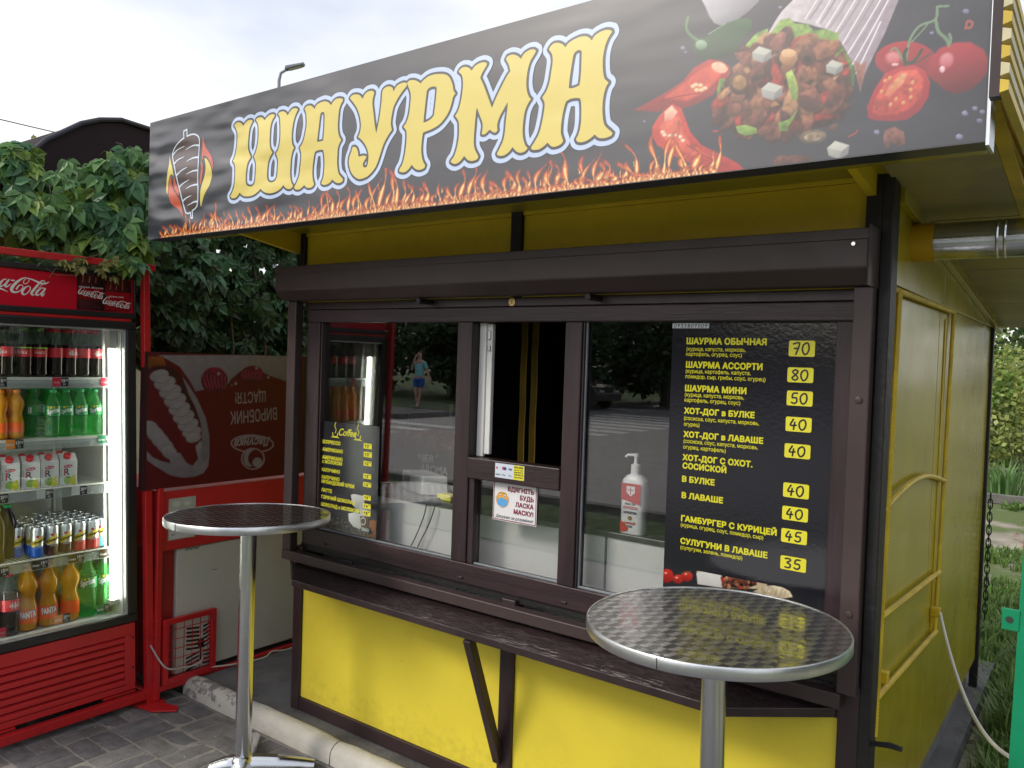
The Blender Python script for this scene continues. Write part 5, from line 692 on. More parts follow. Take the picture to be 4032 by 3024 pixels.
for n_, (dd, i, j, cx, cy) in enumerate(cells):
    hor = (i + j) % 2 == 0
    for s_ in (-1, 1):
        px, py = (cx, cy + s_ * S_ / 4) if hor else (cx + s_ * S_ / 4, cy)
        if n_ < 148:
            o = bpy.data.objects.new('paving_brick', random.choice(pvh if hor else pvv)); C.objects.link(o); o.parent = pav
            o.location = (px, py, random.uniform(0.0005, .0035)); o.rotation_euler = (random.uniform(-.006, .006), random.uniform(-.006, .006), random.uniform(-.012, .012))
        else:
            a, b_ = (.1015, .0492) if hor else (.0492, .1015); z_ = random.uniform(-.001, .002); rest.box(px - a, py - b_, -.01, px + a, py + b_, z_)
o = part('paving_bricks_beyond', rest, M_brk[0], pav, kind='stuff')

q = MB(); rr = random.Random(17)
for _ in range(420):
    x, y = rr.uniform(-4.6, -.2), rr.uniform(.9, 2.32); z = rr.uniform(.001, .0035); r_ = rr.uniform(.0012, .004); a = rr.uniform(0, 6)
    q.add([(x + r_ * math.cos(a + k * 2.1), y + r_ * math.sin(a + k * 2.1), z) for k in range(3)] + [(x, y, z + r_)], [(0, 1, 2), (0, 1, 3), (1, 2, 3), (2, 0, 3)])
part('grit', q, mat('pale_grit', (.45, .42, .36), .9, var=.4, vs=60), pav, kind='stuff')
# kerb stones along the kiosk, worn white paint
def kerbmat():
    m = mat('chipped_whitewash_kerb', (0.50, 0.48, 0.43), 0.75, var=0.10, vs=7, bump=0.5, bs=35)
    t = m.node_tree; b = t.nodes['Principled BSDF']; g_ = t.nodes.new('ShaderNodeNewGeometry'); sx = t.nodes.new('ShaderNodeSeparateXYZ')
    t.links.new(g_.outputs['Position'], sx.inputs[0])
    n = t.nodes.new('ShaderNodeTexNoise'); n.inputs['Scale'].default_value = 17; n.inputs['Detail'].default_value = 9; n.inputs['Roughness'].default_value = .7
    t.links.new(g_.outputs['Position'], n.inputs['Vector'])
    mr = t.nodes.new('ShaderNodeMapRange'); mr.inputs[1].default_value = -3.55; mr.inputs[2].default_value = -3.1; mr.inputs[3].default_value = .03; mr.inputs[4].default_value = -.16
    t.links.new(sx.outputs[0], mr.inputs[0])
    zr = t.nodes.new('ShaderNodeMapRange'); zr.inputs[1].default_value = .03; zr.inputs[2].default_value = .085; zr.inputs[3].default_value = -.03; zr.inputs[4].default_value = .05
    t.links.new(sx.outputs[2], zr.inputs[0])
    a1 = t.nodes.new('ShaderNodeMath'); a2 = t.nodes.new('ShaderNodeMath'); t.links.new(n.outputs['Fac'], a1.inputs[0]); t.links.new(mr.outputs[0], a1.inputs[1]); t.links.new(a1.outputs[0], a2.inputs[0]); t.links.new(zr.outputs[0], a2.inputs[1])
    r = t.nodes.new('ShaderNodeValToRGB'); r.color_ramp.elements[0].position = .53; r.color_ramp.elements[1].position = .60
    t.links.new(a2.outputs[0], r.inputs['Fac']); old = b.inputs['Base Color'].links[0].from_socket; mm = t.nodes.new('ShaderNodeMix'); mm.data_type = 'RGBA'
    mm.inputs[7].default_value = (.20, .19, .18, 1); t.links.new(r.outputs['Color'], mm.inputs['Factor']); t.links.new(old, mm.inputs[6]); t.links.new(mm.outputs[2], b.inputs['Base Color'])
    return m
M_kerb = kerbmat()
kb = thing('kerb', 'low rounded kerb with chipped whitewash running along the front of the yellow kiosk', 'kerb', (-2.3, 2.38, 0))
prof = [(2.335, 0.0), (2.338, .045), (2.345, .065), (2.358, .080), (2.375, .087), (2.395, .088), (2.412, .084), (2.424, .074), (2.43, .0)]
for x0, x1 in ((-3.80, -3.30), (-3.30, -2.66), (-2.66, -2.02), (-2.02, -1.38), (-1.38, -.74), (-.74, -.1)):
    m_ = MB(); nseg = 7; vs = []; rr = random.Random(int(x0 * 100))
    for k in range(nseg + 1):
        x = x0 + .003 + (x1 - x0 - .006) * k / nseg; e = .004 if k in (0, nseg) else 0
        vs += [(x, y + rr.uniform(-.0015, .0015) + (e if y < 2.38 else -e), max(0, z - e + rr.uniform(-.0012, .0012))) for y, z in prof]
    q = len(prof); m_.add(vs, [(k * q + i, k * q + i + 1, (k + 1) * q + i + 1, (k + 1) * q + i) for k in range(nseg) for i in range(q - 1)] + [tuple(range(q)), tuple(range(nseg * q, nseg * q + q))])
    part('kerb_stone', m_, M_kerb, kb, smooth=True, auto=50)
g = MB(); g.box(-3.78, 2.425, -.02, -.50, 5.6, 0.068); g.box(-6.5, 2.44, -.02, -3.785, 5.6, 0.060); struct('kiosk_slab', g, M_conc)

# ------------------------------------------------------------------ the kiosk
K = thing('food_kiosk', 'yellow and brown street food kiosk with a long printed sign and serving windows', 'kiosk', (-1.85, 3.8, 0.07))
def kb_(name, boxes, m, bevel=.003, parent=K, **kw):
    q = MB()
    for b_ in boxes: q.box(*b_)
    return part(name, q, m, parent, bevel=bevel, **kw)
for x0, x1 in ((-3.073, -1.874), (-1.807, -.617)):
    kb_('yellow_panel', [(x0, 2.512, .134, x1, 2.53, .748)], M_yel, .001)
for x0, x1, z1 in ((-3.13, -3.0735, .858), (-1.8735, -1.8075, .858), (-.6165, -.556, .858)):
    kb_('front_post', [(x0, 2.498, .068, x1, 2.56, z1)], M_brown, .004)
kb_('bottom_rail', [(-3.073, 2.501, .070, -.617, 2.545, .133)], M_brown)
kb_('counter_backing', [(-3.13, 2.504, .7485, -.557, 2.56, .80)], M_brown)
# counter shelf, a long board with cut-off corners
q = MB(); q.prism([(-3.12, 2.497), (-2.875, 2.285), (-.885, 2.272), (-.62, 2.497)], lambda u, v, d: (u, v, d), .753, .782)
ct = part('counter_shelf', q, M_osb, K, bevel=.003)
kb_('dark_gap_strip', [(-3.107, 2.52, .8425, -.613, 2.56, .8735)], M_black, 0)  # black strip standing in for the shaded gap between frame and sill
kb_('sill_ledge', [(-3.168, 2.452, .796, -.60, 2.499, .842)], M_brown2, .004)
q = MB(); d_ = Vector((0, 2.505 - 2.285, .26 - .752)).normalized()
p0, p1 = Vector((-1.862, 2.29, .752)), Vector((-1.862, 2.498, .22)); n_ = Vector((0, d_.z, -d_.y)) * .017
q.add([(p.x + sx, p.y + s_ * n_.y, p.z + s_ * n_.z) for p in (p0, p1) for sx, s_ in ((-.017, -1), (.017, -1), (.017, 1), (-.017, 1))], [(0, 1, 2, 3), (7, 6, 5, 4), (0, 4, 5, 1), (1, 5, 6, 2), (2, 6, 7, 3), (3, 7, 4, 0)])
part('counter_brace', q, M_brown, K, bevel=.002)
# shutter guide rails, head strip and roller box
for x0, x1 in ((-3.168, -3.108), (-.6125, -.5585)):
    kb_('guide_rail', [(x0, 2.455, .8425, x1, 2.499, 2.026)], M_brown2, .004)
q = MB()
for z in (1.84, 1.30, .93): q.lathe((0, 0, 0), [(.011, 0), (.010, .003), (.004, .0045), (0.0005, .0045)], 12)
q.v = [(-.586 + x, 2.454 - z % 1, [1.70, 1.08, .95][i // 48 % 3] + y) for i, (x, y, z) in enumerate(q.v)]
part('rail_screw', q, M_brown2, K, smooth=True)
kb_('head_strip', [(-3.107, 2.508, 1.990, -.613, 2.56, 2.024)], M_brown)
q = MB(); q.prism([(2.499, 2.200), (2.385, 2.178), (2.385, 2.072), (2.435, 2.0265), (2.499, 2.0265)], lambda u, v, d: (d, u, v), -3.175, -.560)
sb = part('shutter_box', q, M_brown2, K, bevel=.004)
q = MB(); q.box(-3.176, 2.380, 2.150, -.559, 2.3845, 2.180); q.box(-.5595, 2.375, 2.02, -.556, 2.499, 2.19); part('shutter_box_lip', q, M_brown2, K, bevel=.002)
for x in (-2.30, -1.49):
    q = MB(); q.tube([(x, 2.43, 2.012), (x + .004, 2.506, 2.012)], .0115, 12); part('shutter_stop', q, M_black, K, smooth=True)
q = MB(); q.tube([(-1.875, 2.5035, 2.006), (-1.875, 2.5075, 2.006)], .016, 18); lk = part('shutter_lock', q, mat('brass', (.5, .36, .16), .35, 1.0), K, smooth=True)
q = MB(); q.box(-1.8765, 2.5028, 1.999, -1.8735, 2.5033, 2.013); part('keyhole', q, M_black, lk)
q = MB()
for x, z in ((-.600, 2.137), (-3.165, 2.09)): q.tube([(x, 2.3835, z), (x, 2.377, z)], .0055, 10)
part('rivet', q, M_alu, sb, smooth=True)
# upper band and black posts
for x0, x1 in ((-3.11, -1.888), (-1.837, -.600)):
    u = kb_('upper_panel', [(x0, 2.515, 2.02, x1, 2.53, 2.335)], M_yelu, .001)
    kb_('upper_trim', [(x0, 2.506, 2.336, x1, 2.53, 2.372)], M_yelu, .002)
for x0, x1, z0 in ((-3.165, -3.1105, 2.026), (-1.8875, -1.8375, 2.19), (-.5995, -.556, 2.02)):
    kb_('upper_post', [(x0, 2.497, z0, x1, 2.56, 2.42)], M_black)
kb_('corner_post', [(-.5575, 2.4985, .068, -.524, 2.58, 2.40)], M_black, .004)
# window frame members
WZ0, WZ1 = .874, 1.988
fr = []
for z0_, z1_ in ((WZ1 - .058, WZ1), (WZ0, WZ0 + .083)): kb_('window_frame', [(-3.085, 2.505, z0_, -.6135, 2.57, z1_)], M_woodh, .004)
for x0_, x1_ in ((-3.085, -2.994), (-.6695, -.6135)): kb_('window_frame', [(x0_, 2.505, WZ0 + .0835, x1_, 2.57, WZ1 - .0585)], M_wood, .004)
kb_('mullion', [(-2.146, 2.504, WZ0 + .0835, -2.068, 2.57, WZ1 - .0585)], M_wood, .004)
kb_('mullion', [(-1.626, 2.504, WZ0 + .0835, -1.554, 2.57, WZ1 - .0585)], M_wood, .004)
kb_('transom', [(-2.0675, 2.498, 1.304, -1.6265, 2.56, 1.388)], M_woodh, .004)
for b4 in ((-2.0675, 2.512, .958, -2.040, 2.56, 1.3035), (-1.553, 2.512, .958, -1.546, 2.56, 1.929), (-2.993, 2.513, .958, -2.985, 2.555, 1.929)): kb_('frame_inner_edge', [b4], M_brown, .002)
for b4 in ((-2.985, 2.520, .957, -2.147, 2.53, .963), (-2.0395, 2.52, .957, -1.627, 2.53, .964), (-1.546, 2.52, .957, -.67, 2.53, .964), (-1.5458, 2.521, .964, -1.5395, 2.531, 1.929)): kb_('gasket', [b4], mat('grey_rubber', (.22, .25, .27), .4), .001)
for x0, z0, x1, z1 in ((-2.985, .963, -2.1465, 1.929), (-2.0395, .964, -1.6265, 1.3035), (-1.5455, .964, -.67, 1.929)):
    kb_('window_pane', [(x0, 2.536, z0, x1, 2.541, z1)], M_glass, 0)
for x in (-2.93, -2.10, -1.60, -.95):
    q = MB(); q.box(x, 2.498, .893, x + .022, 2.5045, .901); part('drain_cap', q, M_brown, K, bevel=.002)
# slid-back white sash edge in the open hatch
q = MB(); q.box(-2.066, 2.549, 1.389, -2.032, 2.566, 1.929); q.box(-2.032, 2.556, 1.40, -2.005, 2.575, 1.925); part('sliding_sash', q, M_whitep, K, bevel=.003)
kb_('sash_latch', [(-2.028, 2.550, 1.86, -2.012, 2.557, 1.90), (-2.027, 2.550, 1.815, -2.012, 2.556, 1.84)], M_alub)
# right side wall
XW = -.55
def wall(name, y0, y1, z0, z1, x=XW, m=M_yelw, t_=.02, **k): return kb_(name, [(x - t_, y0, z0, x, y1, z1)], m, **k)
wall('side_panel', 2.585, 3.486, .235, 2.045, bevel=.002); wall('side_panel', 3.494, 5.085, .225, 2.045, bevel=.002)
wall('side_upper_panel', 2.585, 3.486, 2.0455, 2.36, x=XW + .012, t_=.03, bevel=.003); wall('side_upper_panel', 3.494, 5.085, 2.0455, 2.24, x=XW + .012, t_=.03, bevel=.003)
kb_('rear_corner_post', [(-.575, 5.087, .0, -.535, 5.13, 2.12)], M_black)
kb_('plinth', [(-3.12, 2.562, .0, -.585, 5.07, .224)], M_plinth, .01)
# hatch frame of ribbed bars on the side wall
q = MB()
def ribbed(q, p0, p1, r):
    n = int((Vector(p1) - Vector(p0)).length / .011); path = []; rs = []
    for k in range(n * 2 + 1): path.append(tuple(Vector(p0).lerp(Vector(p1), k / (n * 2)))); rs.append(r * (1.0 if k % 2 else 1.22))
    q.tube(path, rs, 8)
ribbed(q, (-.528, 2.575, .70), (-.528, 2.640, 2.03), .0085); part('hatch_bar', q, M_yelb, K, smooth=True)
q = MB(); q.box(-.549, 2.588, .70, -.536, 2.612, 2.03); part('hatch_strip', q, M_yelb, K, bevel=.002)
q = MB(); ribbed(q, (-.537, 3.63, .74), (-.537, 3.72, 2.035), .007); q.box(-.549, 3.60, .74, -.546, 3.625, 2.0); part('hatch_bar', q, M_yelb, K, smooth=True)
for z0, z1, y1, sag in ((2.028, 2.035, 3.72, 0), (1.372, 1.352, 3.665, .055), (1.045, .985, 3.65, 0), (.80, .745, 3.64, 0)):
    q = MB(); y0_ = 2.585; q.tube([(-.534, y0_ + (y1 - y0_) * k / 12, z0 + (z1 - z0) * k / 12 + sag * math.sin(PI * k / 12)) for k in range(13)], .0095, 8); part('hatch_bar', q, M_yelb, K, smooth=True)
for y, z in ((2.66, .83), (3.575, .82)): kb_('hatch_hook', [(-.549, y, z, -.515, y + .03, z + .035), (-.549, y + .006, z - .03, -.535, y + .02, z)], M_yelb, .003)
# clamp lugs at the counter ends
for x, y, s_ in ((-3.13, 2.50, -1), (-.524, 2.515, 1)):
    q = MB(); z = .70 if s_ > 0 else .76
    if s_ > 0: q.tube([(x, y, z), (x + .05, y - .005, z + .012), (x + .085, y - .005, z + .01)], [.012, .015, .012], 8, ry=.5)
    else: q.tube([(x - .005, y, .69), (x - .012, y, .76), (x - .03, y, .80), (x - .055, y, .805)], [.01, .01, .009, .006], 8)
    part('clamp_lug', q, M_black, K, smooth=True)
# roof, canopy, gussets
SL = -.0987
def rz(y): return 2.33 + SL * (y - 2.7)
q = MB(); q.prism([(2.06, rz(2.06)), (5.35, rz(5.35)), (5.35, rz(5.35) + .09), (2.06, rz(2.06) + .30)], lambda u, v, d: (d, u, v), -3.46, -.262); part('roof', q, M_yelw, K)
M_soff = mat('stained_soffit', (0.33, 0.28, 0.12), .45, var=.35, vs=1.6, bump=.3, bs=4, dirt=.8, dirtcol=(.20, .18, .15), rvar=.1)
q = MB()
for k in range(4): q.prism([(2.22 + k * .78, rz(2.22 + k * .78) - .002), (2.22 + k * .78 + .772, rz(2.22 + k * .78 + .772) - .002), (2.22 + k * .78 + .772, rz(2.22 + k * .78 + .772) - .012), (2.22 + k * .78, rz(2.22 + k * .78) - .012)], lambda u, v, d: (d, u, v), -.535, -.262)
part('soffit_panel', q, M_soff, K)
for a, b_, c, d_ in ((-.5375, .0, -.5125, .055),):
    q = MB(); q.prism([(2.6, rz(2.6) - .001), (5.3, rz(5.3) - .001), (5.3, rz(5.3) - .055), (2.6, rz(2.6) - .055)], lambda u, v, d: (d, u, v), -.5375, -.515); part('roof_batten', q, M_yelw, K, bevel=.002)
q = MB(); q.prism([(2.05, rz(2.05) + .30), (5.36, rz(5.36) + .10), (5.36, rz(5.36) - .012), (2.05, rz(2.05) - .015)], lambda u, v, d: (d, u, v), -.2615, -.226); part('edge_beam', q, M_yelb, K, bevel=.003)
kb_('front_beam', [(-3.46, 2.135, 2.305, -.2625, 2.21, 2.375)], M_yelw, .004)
for x in (-3.15, -.585):
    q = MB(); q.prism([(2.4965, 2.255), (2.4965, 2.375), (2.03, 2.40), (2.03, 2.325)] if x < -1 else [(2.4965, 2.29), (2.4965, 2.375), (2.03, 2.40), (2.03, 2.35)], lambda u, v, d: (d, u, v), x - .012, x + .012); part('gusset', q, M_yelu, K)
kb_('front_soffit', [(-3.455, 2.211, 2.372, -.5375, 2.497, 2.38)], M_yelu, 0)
# slatted side fascia
sf = thing('slatted_fascia', 'cream and yellow slatted strip hanging along the right roof edge', 'fascia', (-.2, 3.4, 2.33))
M_cream = mat('cream_slat', (.62, .56, .36), .5, var=.2, vs=9, dirt=.4, dirtcol=(.5, .36, .06)); M_ylat = mat('yellow_slat', (.66, .47, .05), .45, var=.15)
for k in range(7):
    q = MB(); z = 2.335 + k * .033; q.prism([(-.205, z), (-.190, z + .004), (-.190, z + .022), (-.205, z + .027)], lambda u, v, d: (u, d, v), 1.84, 5.2)
    part('slat', q, M_ylat if k % 2 == 0 else M_cream, sf)
for k in range(5):
    q = MB(); q.box(-.2255, 1.86 + k * .8, 2.335, -.206, 1.89 + k * .8, 2.56); part('slat_batten', q, M_brown, sf)
# interior shell
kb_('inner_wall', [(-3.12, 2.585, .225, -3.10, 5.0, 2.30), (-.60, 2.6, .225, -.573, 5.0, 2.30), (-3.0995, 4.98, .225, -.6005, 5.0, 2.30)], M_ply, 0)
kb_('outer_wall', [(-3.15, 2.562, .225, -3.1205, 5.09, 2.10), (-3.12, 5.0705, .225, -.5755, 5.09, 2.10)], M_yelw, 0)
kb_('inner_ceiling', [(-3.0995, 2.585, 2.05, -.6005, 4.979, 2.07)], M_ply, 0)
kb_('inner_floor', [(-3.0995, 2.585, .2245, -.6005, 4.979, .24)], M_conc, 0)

# ------------------------------------------------------------------ sign board
YS = 1.95
q = MB(); q.box(-3.522, YS, 2.27, -.237, YS + .074, 2.793)
M_ban = mat('black_banner_cloth', (0.026, 0.029, 0.044), .36, var=.1, vs=4, spec=1.0); banner_bump(M_ban.node_tree, M_ban.node_tree.nodes['Principled BSDF'], .5)
SG = part('sign_board', q, M_ban, K)
q = MB(); q.box(-.2375, YS - .004, 2.262, -.231, YS + .078, 2.80); part('sign_edge_strip', q, M_alub, SG)
M_ltr = flat('sign_yellow_print', (0.70, 0.57, 0.11), .36, .5); M_out = flat('sign_dark_outline_print', (0.03, 0.03, 0.042), .36, .5); M_blu = flat('sign_pale_blue_print', (0.52, 0.64, 0.88), .36, .5)
mm_ = lambda pts: [(u / 1000, v / 1000) for u, v in pts]
for L_ in LETTERS:
    loops = [catmull(mm_(l), True, 3, 48) for l in L_]
    if len(loops) > 1 and (lambda a: sum(a[i - 1][0] * a[i][1] - a[i][0] * a[i - 1][1] for i in range(len(a))))(loops[0]) * (lambda a: sum(a[i - 1][0] * a[i][1] - a[i][0] * a[i - 1][1] for i in range(len(a))))(loops[1]) > 0: loops[1].reverse()
    (v0_, f0_), (v1_, f1_), (v2_, f2_) = field_fill(None, loops, .002, [-.0215, -.0078, 0.0], None, 0); q = MB(); q.keep = True
    li_ = LETTERS.index(L_)
    q.cur = 0; q.add([front(u, v, YS - .0010 - 4e-5 * li_) for u, v in v0_], f0_); q.cur = 1; q.add([front(u, v, YS - .0016 - 4e-5 * li_) for u, v in v1_], f1_); q.cur = 2; q.add([front(u, v, YS - .0022 - 4e-5 * li_) for u, v in v2_], f2_)
    part('letter', q, [M_blu, M_out, M_ltr], SG)
q = MB(); q.keep = True; kl = catmull(mm_(KEBAB), True, 3, 40); q.cur = 0; q.poly([kl], front, YS - .0006); q.cur = 1; ribbon(q, kl, .0032, front, YS - .0011, True)
for l in KLINES:
    c_ = catmull(mm_(l), False, 5); n = len(c_); ribbon(q, c_, [.004 - .003 * k / n for k in range(n)], front, YS - .0012)
for c_, l in KFLAMES:
    p_ = catmull(mm_(l), True, 3, 60); q.cur = 2 if c_ == 'y' else 3; q.poly([p_], front, YS - .0007)
part('kebab_emblem', q, [flat('emblem_brown', (.06, .028, .026), .36, .5), flat('emblem_white', (.66, .76, .88), .36, .5), M_ltr, flat('emblem_red', (.55, .085, .035), .36, .5)], SG)
# printed food picture
pr = Print(-1345, 2272, -240, 2792, 2.0, (.026, .029, .044))
sel = FOOD
pr.ops(sel, 27, 210)
# redraw what lies over the filling
idx = [i for i, o_ in enumerate(sel) if o_[0] == 'fill'][0]; pr.ops(sel[idx + 1:], 10, 0)
# printed flames along the lower edge
fl = Print(-3470, 2272, -1345, 2420, 3.0, (.026, .029, .044)); rr = random.Random(4)
def tongue(u, h, w, z0=2272):
    ph = rr.uniform(0, 6); lean = rr.uniform(-.45, .45) * h; N_ = 25; path = []
    for k in range(N_):
        t = k / (N_ - 1); path.append((u + lean * t * t + math.sin(ph + t * 6) * w * .75 * t, z0 + h * t))
    for col, s_, al, top in (('6a2414', 1.8, .5, 1.0), ('cc5226', 1.2, .7, .92), ('f0963c', .8, .85, .74), ('fbe39a', .5, .9, .55)):
        m = max(4, int(N_ * top)); wd = [max(.5, w * s_ * (1 - (k / m)) ** .7 * (.6 + .4 * math.sin(k * .5 + ph))) for k in range(m)]
        for P3 in (fl, pr): P3.stroke(path[:m:3] + [path[m - 1]], col, wd, al)
def height(x):
    e = .30 + .5 * abs(math.sin(x * .0093 + 1)) * abs(math.cos(x * .0031)) + .35 * math.exp(-((x + 2080) / 160) ** 2) + .25 * math.exp(-((x + 1550) / 120) ** 2); return e * (.35 if x < -3250 else 1)
for x in range(-3400, -830, 24): tongue(x + rr.uniform(-9, 9), 26 + 150 * height(x) * rr.uniform(.25, 1.0), rr.uniform(13, 27))
for x in range(-3400, -830, 10): tongue(x + rr.uniform(-7, 7), rr.uniform(10, 38) * min(1, height(x) * 1.5), rr.uniform(10, 18))
for _ in range(26): x = rr.uniform(-3200, -900); tongue(x, rr.uniform(14, 30), rr.uniform(3, 6), 2272 + 70 * height(x) * rr.uniform(.6, 1.3))
fl.obj('flame_print', front, YS - .0005, print_mat('banner_print', .36, 1.0, .5), SG)
pr.obj('food_picture', front, YS - .0005, print_mat('banner_print', .36, 1.0, .5), SG)
# ------------------------------------------------------------------ posters on the window
M_pblk = mat('black_poster_film', (.014, .014, .020), .12, var=.05, bump=.05, bs=90); M_pyel = flat('poster_yellow_print', (.72, .68, .03), .2); M_pyel2 = flat('poster_yellow_tag', (.80, .74, .04), .4); M_ink = flat('marker_ink', (.012, .012, .02), .4)
mb_ = MB(); mb_.box(-1.208, 2.528, .960, -.672, 2.5315, 1.925)
menu = single('menu_poster', mb_, M_pblk, 'tall black menu poster with yellow lettering and prices behind the right window', 'poster')
q = MB(); q.keep = True
for t_, u, v, w, cap, c_, bold in MENU: text(q, t_, u / 1000, v / 1000, w / 1000, cap / 1000, front, 2.5272, bold)
part('menu_lettering', q, M_pyel, menu, kind='stuff')
def tag_poly(u0, v0, u1, v1, r): return [(u + r * math.cos(a), v + r * math.sin(a)) for u, v, a0 in ((u1 - r, v1 - r, 0), (u0 + r, v1 - r, 90), (u0 + r, v0 + r, 180), (u1 - r, v0 + r, 270)) for a in (R(a0), R(a0 + 45), R(a0 + 90))]
for n_, b_ in MPRICE:
    u0, v0, u1, v1 = [k / 1000 for k in b_]; q = MB(); q.keep = True; q.cur = 0; q.poly([tag_poly(u0, v0, u1, v1, .005)], front, 2.5270)
    q.cur = 1; handwrite(q, n_, u0 + .010, v0 + .007, u1 - .013, v1 - .007, front, 2.5266, .0026); part('price_sticker', q, [M_pyel2, M_ink], menu)
pr = Print(-1207, 962, -700, 1102, 2.0, (.014, .014, .02)); pr.ops(MFOOD, 9, 70); pr.obj('menu_food_picture', front, 2.5271, print_mat('poster_print', .2, 1.0), menu)
u0, v0, u1, v1 = [k / 1000 for k in PHONE]; q = MB(); q.box(u0, 2.5255, v0, u1, 2.5268, v1); ph = single('phone_number_label', q, mat('label_paper', (.62, .66, .70), .6), 'narrow white label with a handwritten phone number above the menu poster', 'label')
q = MB(); q.keep = True; handwrite(q, '0933807507', u0 + .004, v0 + .003, u1 - .004, v1 - .003, front, 2.5250, .0010); part('handwriting', q, M_ink, ph)
mb_ = MB(); mb_.box(-3.015, 2.528, .964, -2.603, 2.5315, 1.468)
mb_.v = [(max(x, -2.984), y, z) for x, y, z in mb_.v]
cof = single('coffee_menu_poster', mb_, M_pblk, 'small black coffee menu in the lower corner of the left window', 'poster')
q = MB(); q.keep = True
for t_, u, v, w, cap, c_, bold in COFFEE: text(q, t_, max(u / 1000, -2.980), v / 1000, w / 1000, cap / 1000, front, 2.5272, bold)
u0, v0, u1, v1 = [k / 1000 for k in COFFEEWORD]; text(q, 'Coffee', u0 + .012, v0 + .004, (u1 - u0) - .02, .034, front, 2.5272, False, .35)
for s_ in (-1, 1):
    cx = u0 - .008 if s_ < 0 else u1 + .006
    ribbon(q, catmull([(cx - .018, v0 + .012), (cx - .012, v0 - .004), (cx + .012, v0 - .004), (cx + .018, v0 + .012)], False, 4), .0026, front, 2.5271); ribbon(q, [(cx - .026, v0 - .008), (cx + .026, v0 - .008)], .0016, front, 2.5270)
    ribbon(q, catmull([(cx, v0 + .012), (cx + .006, v0 + .028), (cx - .004, v0 + .045), (cx + .003, v0 + .062)], False, 4), .0018, front, 2.5271)
part('menu_lettering', q, M_pyel, cof, kind='stuff')
for n_, b_ in CPRICE:
    u0, v0, u1, v1 = [k / 1000 for k in b_]; q = MB(); q.keep = True; q.cur = 0; q.poly([tag_poly(u0, v0, u1, v1, .003)], front, 2.5268)
    q.cur = 1; handwrite(q, n_, u0 + .006, v0 + .006, u0 + .034, v1 - .006, front, 2.5264, .0017); handwrite(q, '00', u0 + .036, v0 + .018, u1 - .004, v1 - .006, front, 2.5264, .0009); part('price_sticker', q, [M_pyel2, M_ink], cof)
pr = Print(-2984, 965, -2606, 1150, 2.0, (.014, .014, .02)); pr.ops(CFOOD, 6, 260); ii = [i for i, o_ in enumerate(CFOOD) if o_[0] == 'beans'][0]; pr.ops(CFOOD[ii + 1:], 6, 0)
pr.obj('coffee_picture', front, 2.5274, print_mat('poster_print', .2, 1.0), cof)
# mask notice
q = MB(); q.box(-1.957, 2.5325, 1.149, -1.746, 2.5345, 1.304); nt_ = single('mask_notice', q, mat('notice_paper', (.80, .80, .82), .35, var=.02), 'white notice with a masked yellow face taped to the lower serving pane', 'notice')
nt_x = MB(); nt_x.keep = True; q = nt_x; q.cur = 0
for a, b_ in (((-1.953, 1.153), (-1.750, 1.153)), ((-1.750, 1.153), (-1.750, 1.300)), ((-1.750, 1.300), (-1.953, 1.300)), ((-1.953, 1.300), (-1.953, 1.153))): ribbon(q, [a, b_], .0017, front, 2.5320)
for k, t_ in enumerate(('ВДЯГНІТЬ', 'БУДЬ', 'ЛАСКА', 'МАСКУ!')): text(q, t_, -1.760, 1.270 - k * .0285, None, .0175, front, 2.5318, True, align='R')
q.cur = 1; text(q, 'Дякуємо за розуміння!', -1.942, 1.160, .180, .0125, front, 2.5318, False, .25)
circ = lambda cx, cy, r, n=24, ry=None: [(cx + r * math.cos(2 * PI * k / n), cy + (ry or r) * math.sin(2 * PI * k / n)) for k in range(n)]
q.cur = 2; q.poly([circ(-1.911, 1.232, .0315)], front, 2.5316); q.cur = 3; q.poly([[(-1.938, 1.232), (-1.911, 1.240), (-1.884, 1.232), (-1.888, 1.212), (-1.911, 1.202), (-1.934, 1.212)]], front, 2.5312)
ribbon(q, [(-1.938, 1.232), (-1.943, 1.240)], .001, front, 2.5311); ribbon(q, [(-1.884, 1.232), (-1.879, 1.240)], .001, front, 2.5311)
q.cur = 4
for x in (-1.922, -1.899): q.poly([circ(x, 1.248, .0055, 14)], front, 2.5312)
q.cur = 1
for x in (-1.922, -1.899): q.poly([circ(x, 1.247, .0028, 10)], front, 2.5309); ribbon(q, catmull([(x - .006, 1.256), (x, 1.260), (x + .006, 1.257)], False, 3), .0007, front, 2.5308)
part('notice_print', q, [flat('notice_red', (.22, .012, .03), .4), flat('notice_dark', (.03, .03, .05), .4), flat('face_yellow', (.80, .40, .05), .35), flat('mask_blue', (.12, .42, .78), .4), flat('eye_white', (.8, .8, .8), .4)], nt_)
# card payment sticker on the transom
q = MB(); q.box(-1.923, 2.4945, 1.324, -1.783, 2.4972, 1.380); cs = single('card_payment_sticker', q, mat('sticker_white', (.66, .72, .82), .35, var=.02), 'small white and yellow card payment sticker on the brown transom', 'sticker')
q = MB(); q.keep = True; q.cur = 0; q.poly([[(-1.834, 1.3245), (-1.7835, 1.3245), (-1.7835, 1.3795), (-1.834, 1.3795)]], front, 2.4942)
q.cur = 1
for k in range(5): text(q, ('БАНК АВАЛЬ', 'Ваш банк поруч', '(044) 495 91 91', '0 800 500 738', 'www.aval.ua')[k], -1.830, 1.3690 - k * .0092, .042, .0052 if k else .0066, front, 2.4939, k != 1)
text(q, 'ПРОСТІР', -1.919, 1.334, .020, .0045, front, 2.4940, True); text(q, 'G Pay', -1.892, 1.334, .020, .006, front, 2.4940); text(q, 'Pay', -1.856, 1.334, .014, .006, front, 2.4940)
q.cur = 2; q.poly([circ(-1.914, 1.362, .0042)], front, 2.4941); q.poly([circ(-1.882, 1.362, .0068)], front, 2.4941)
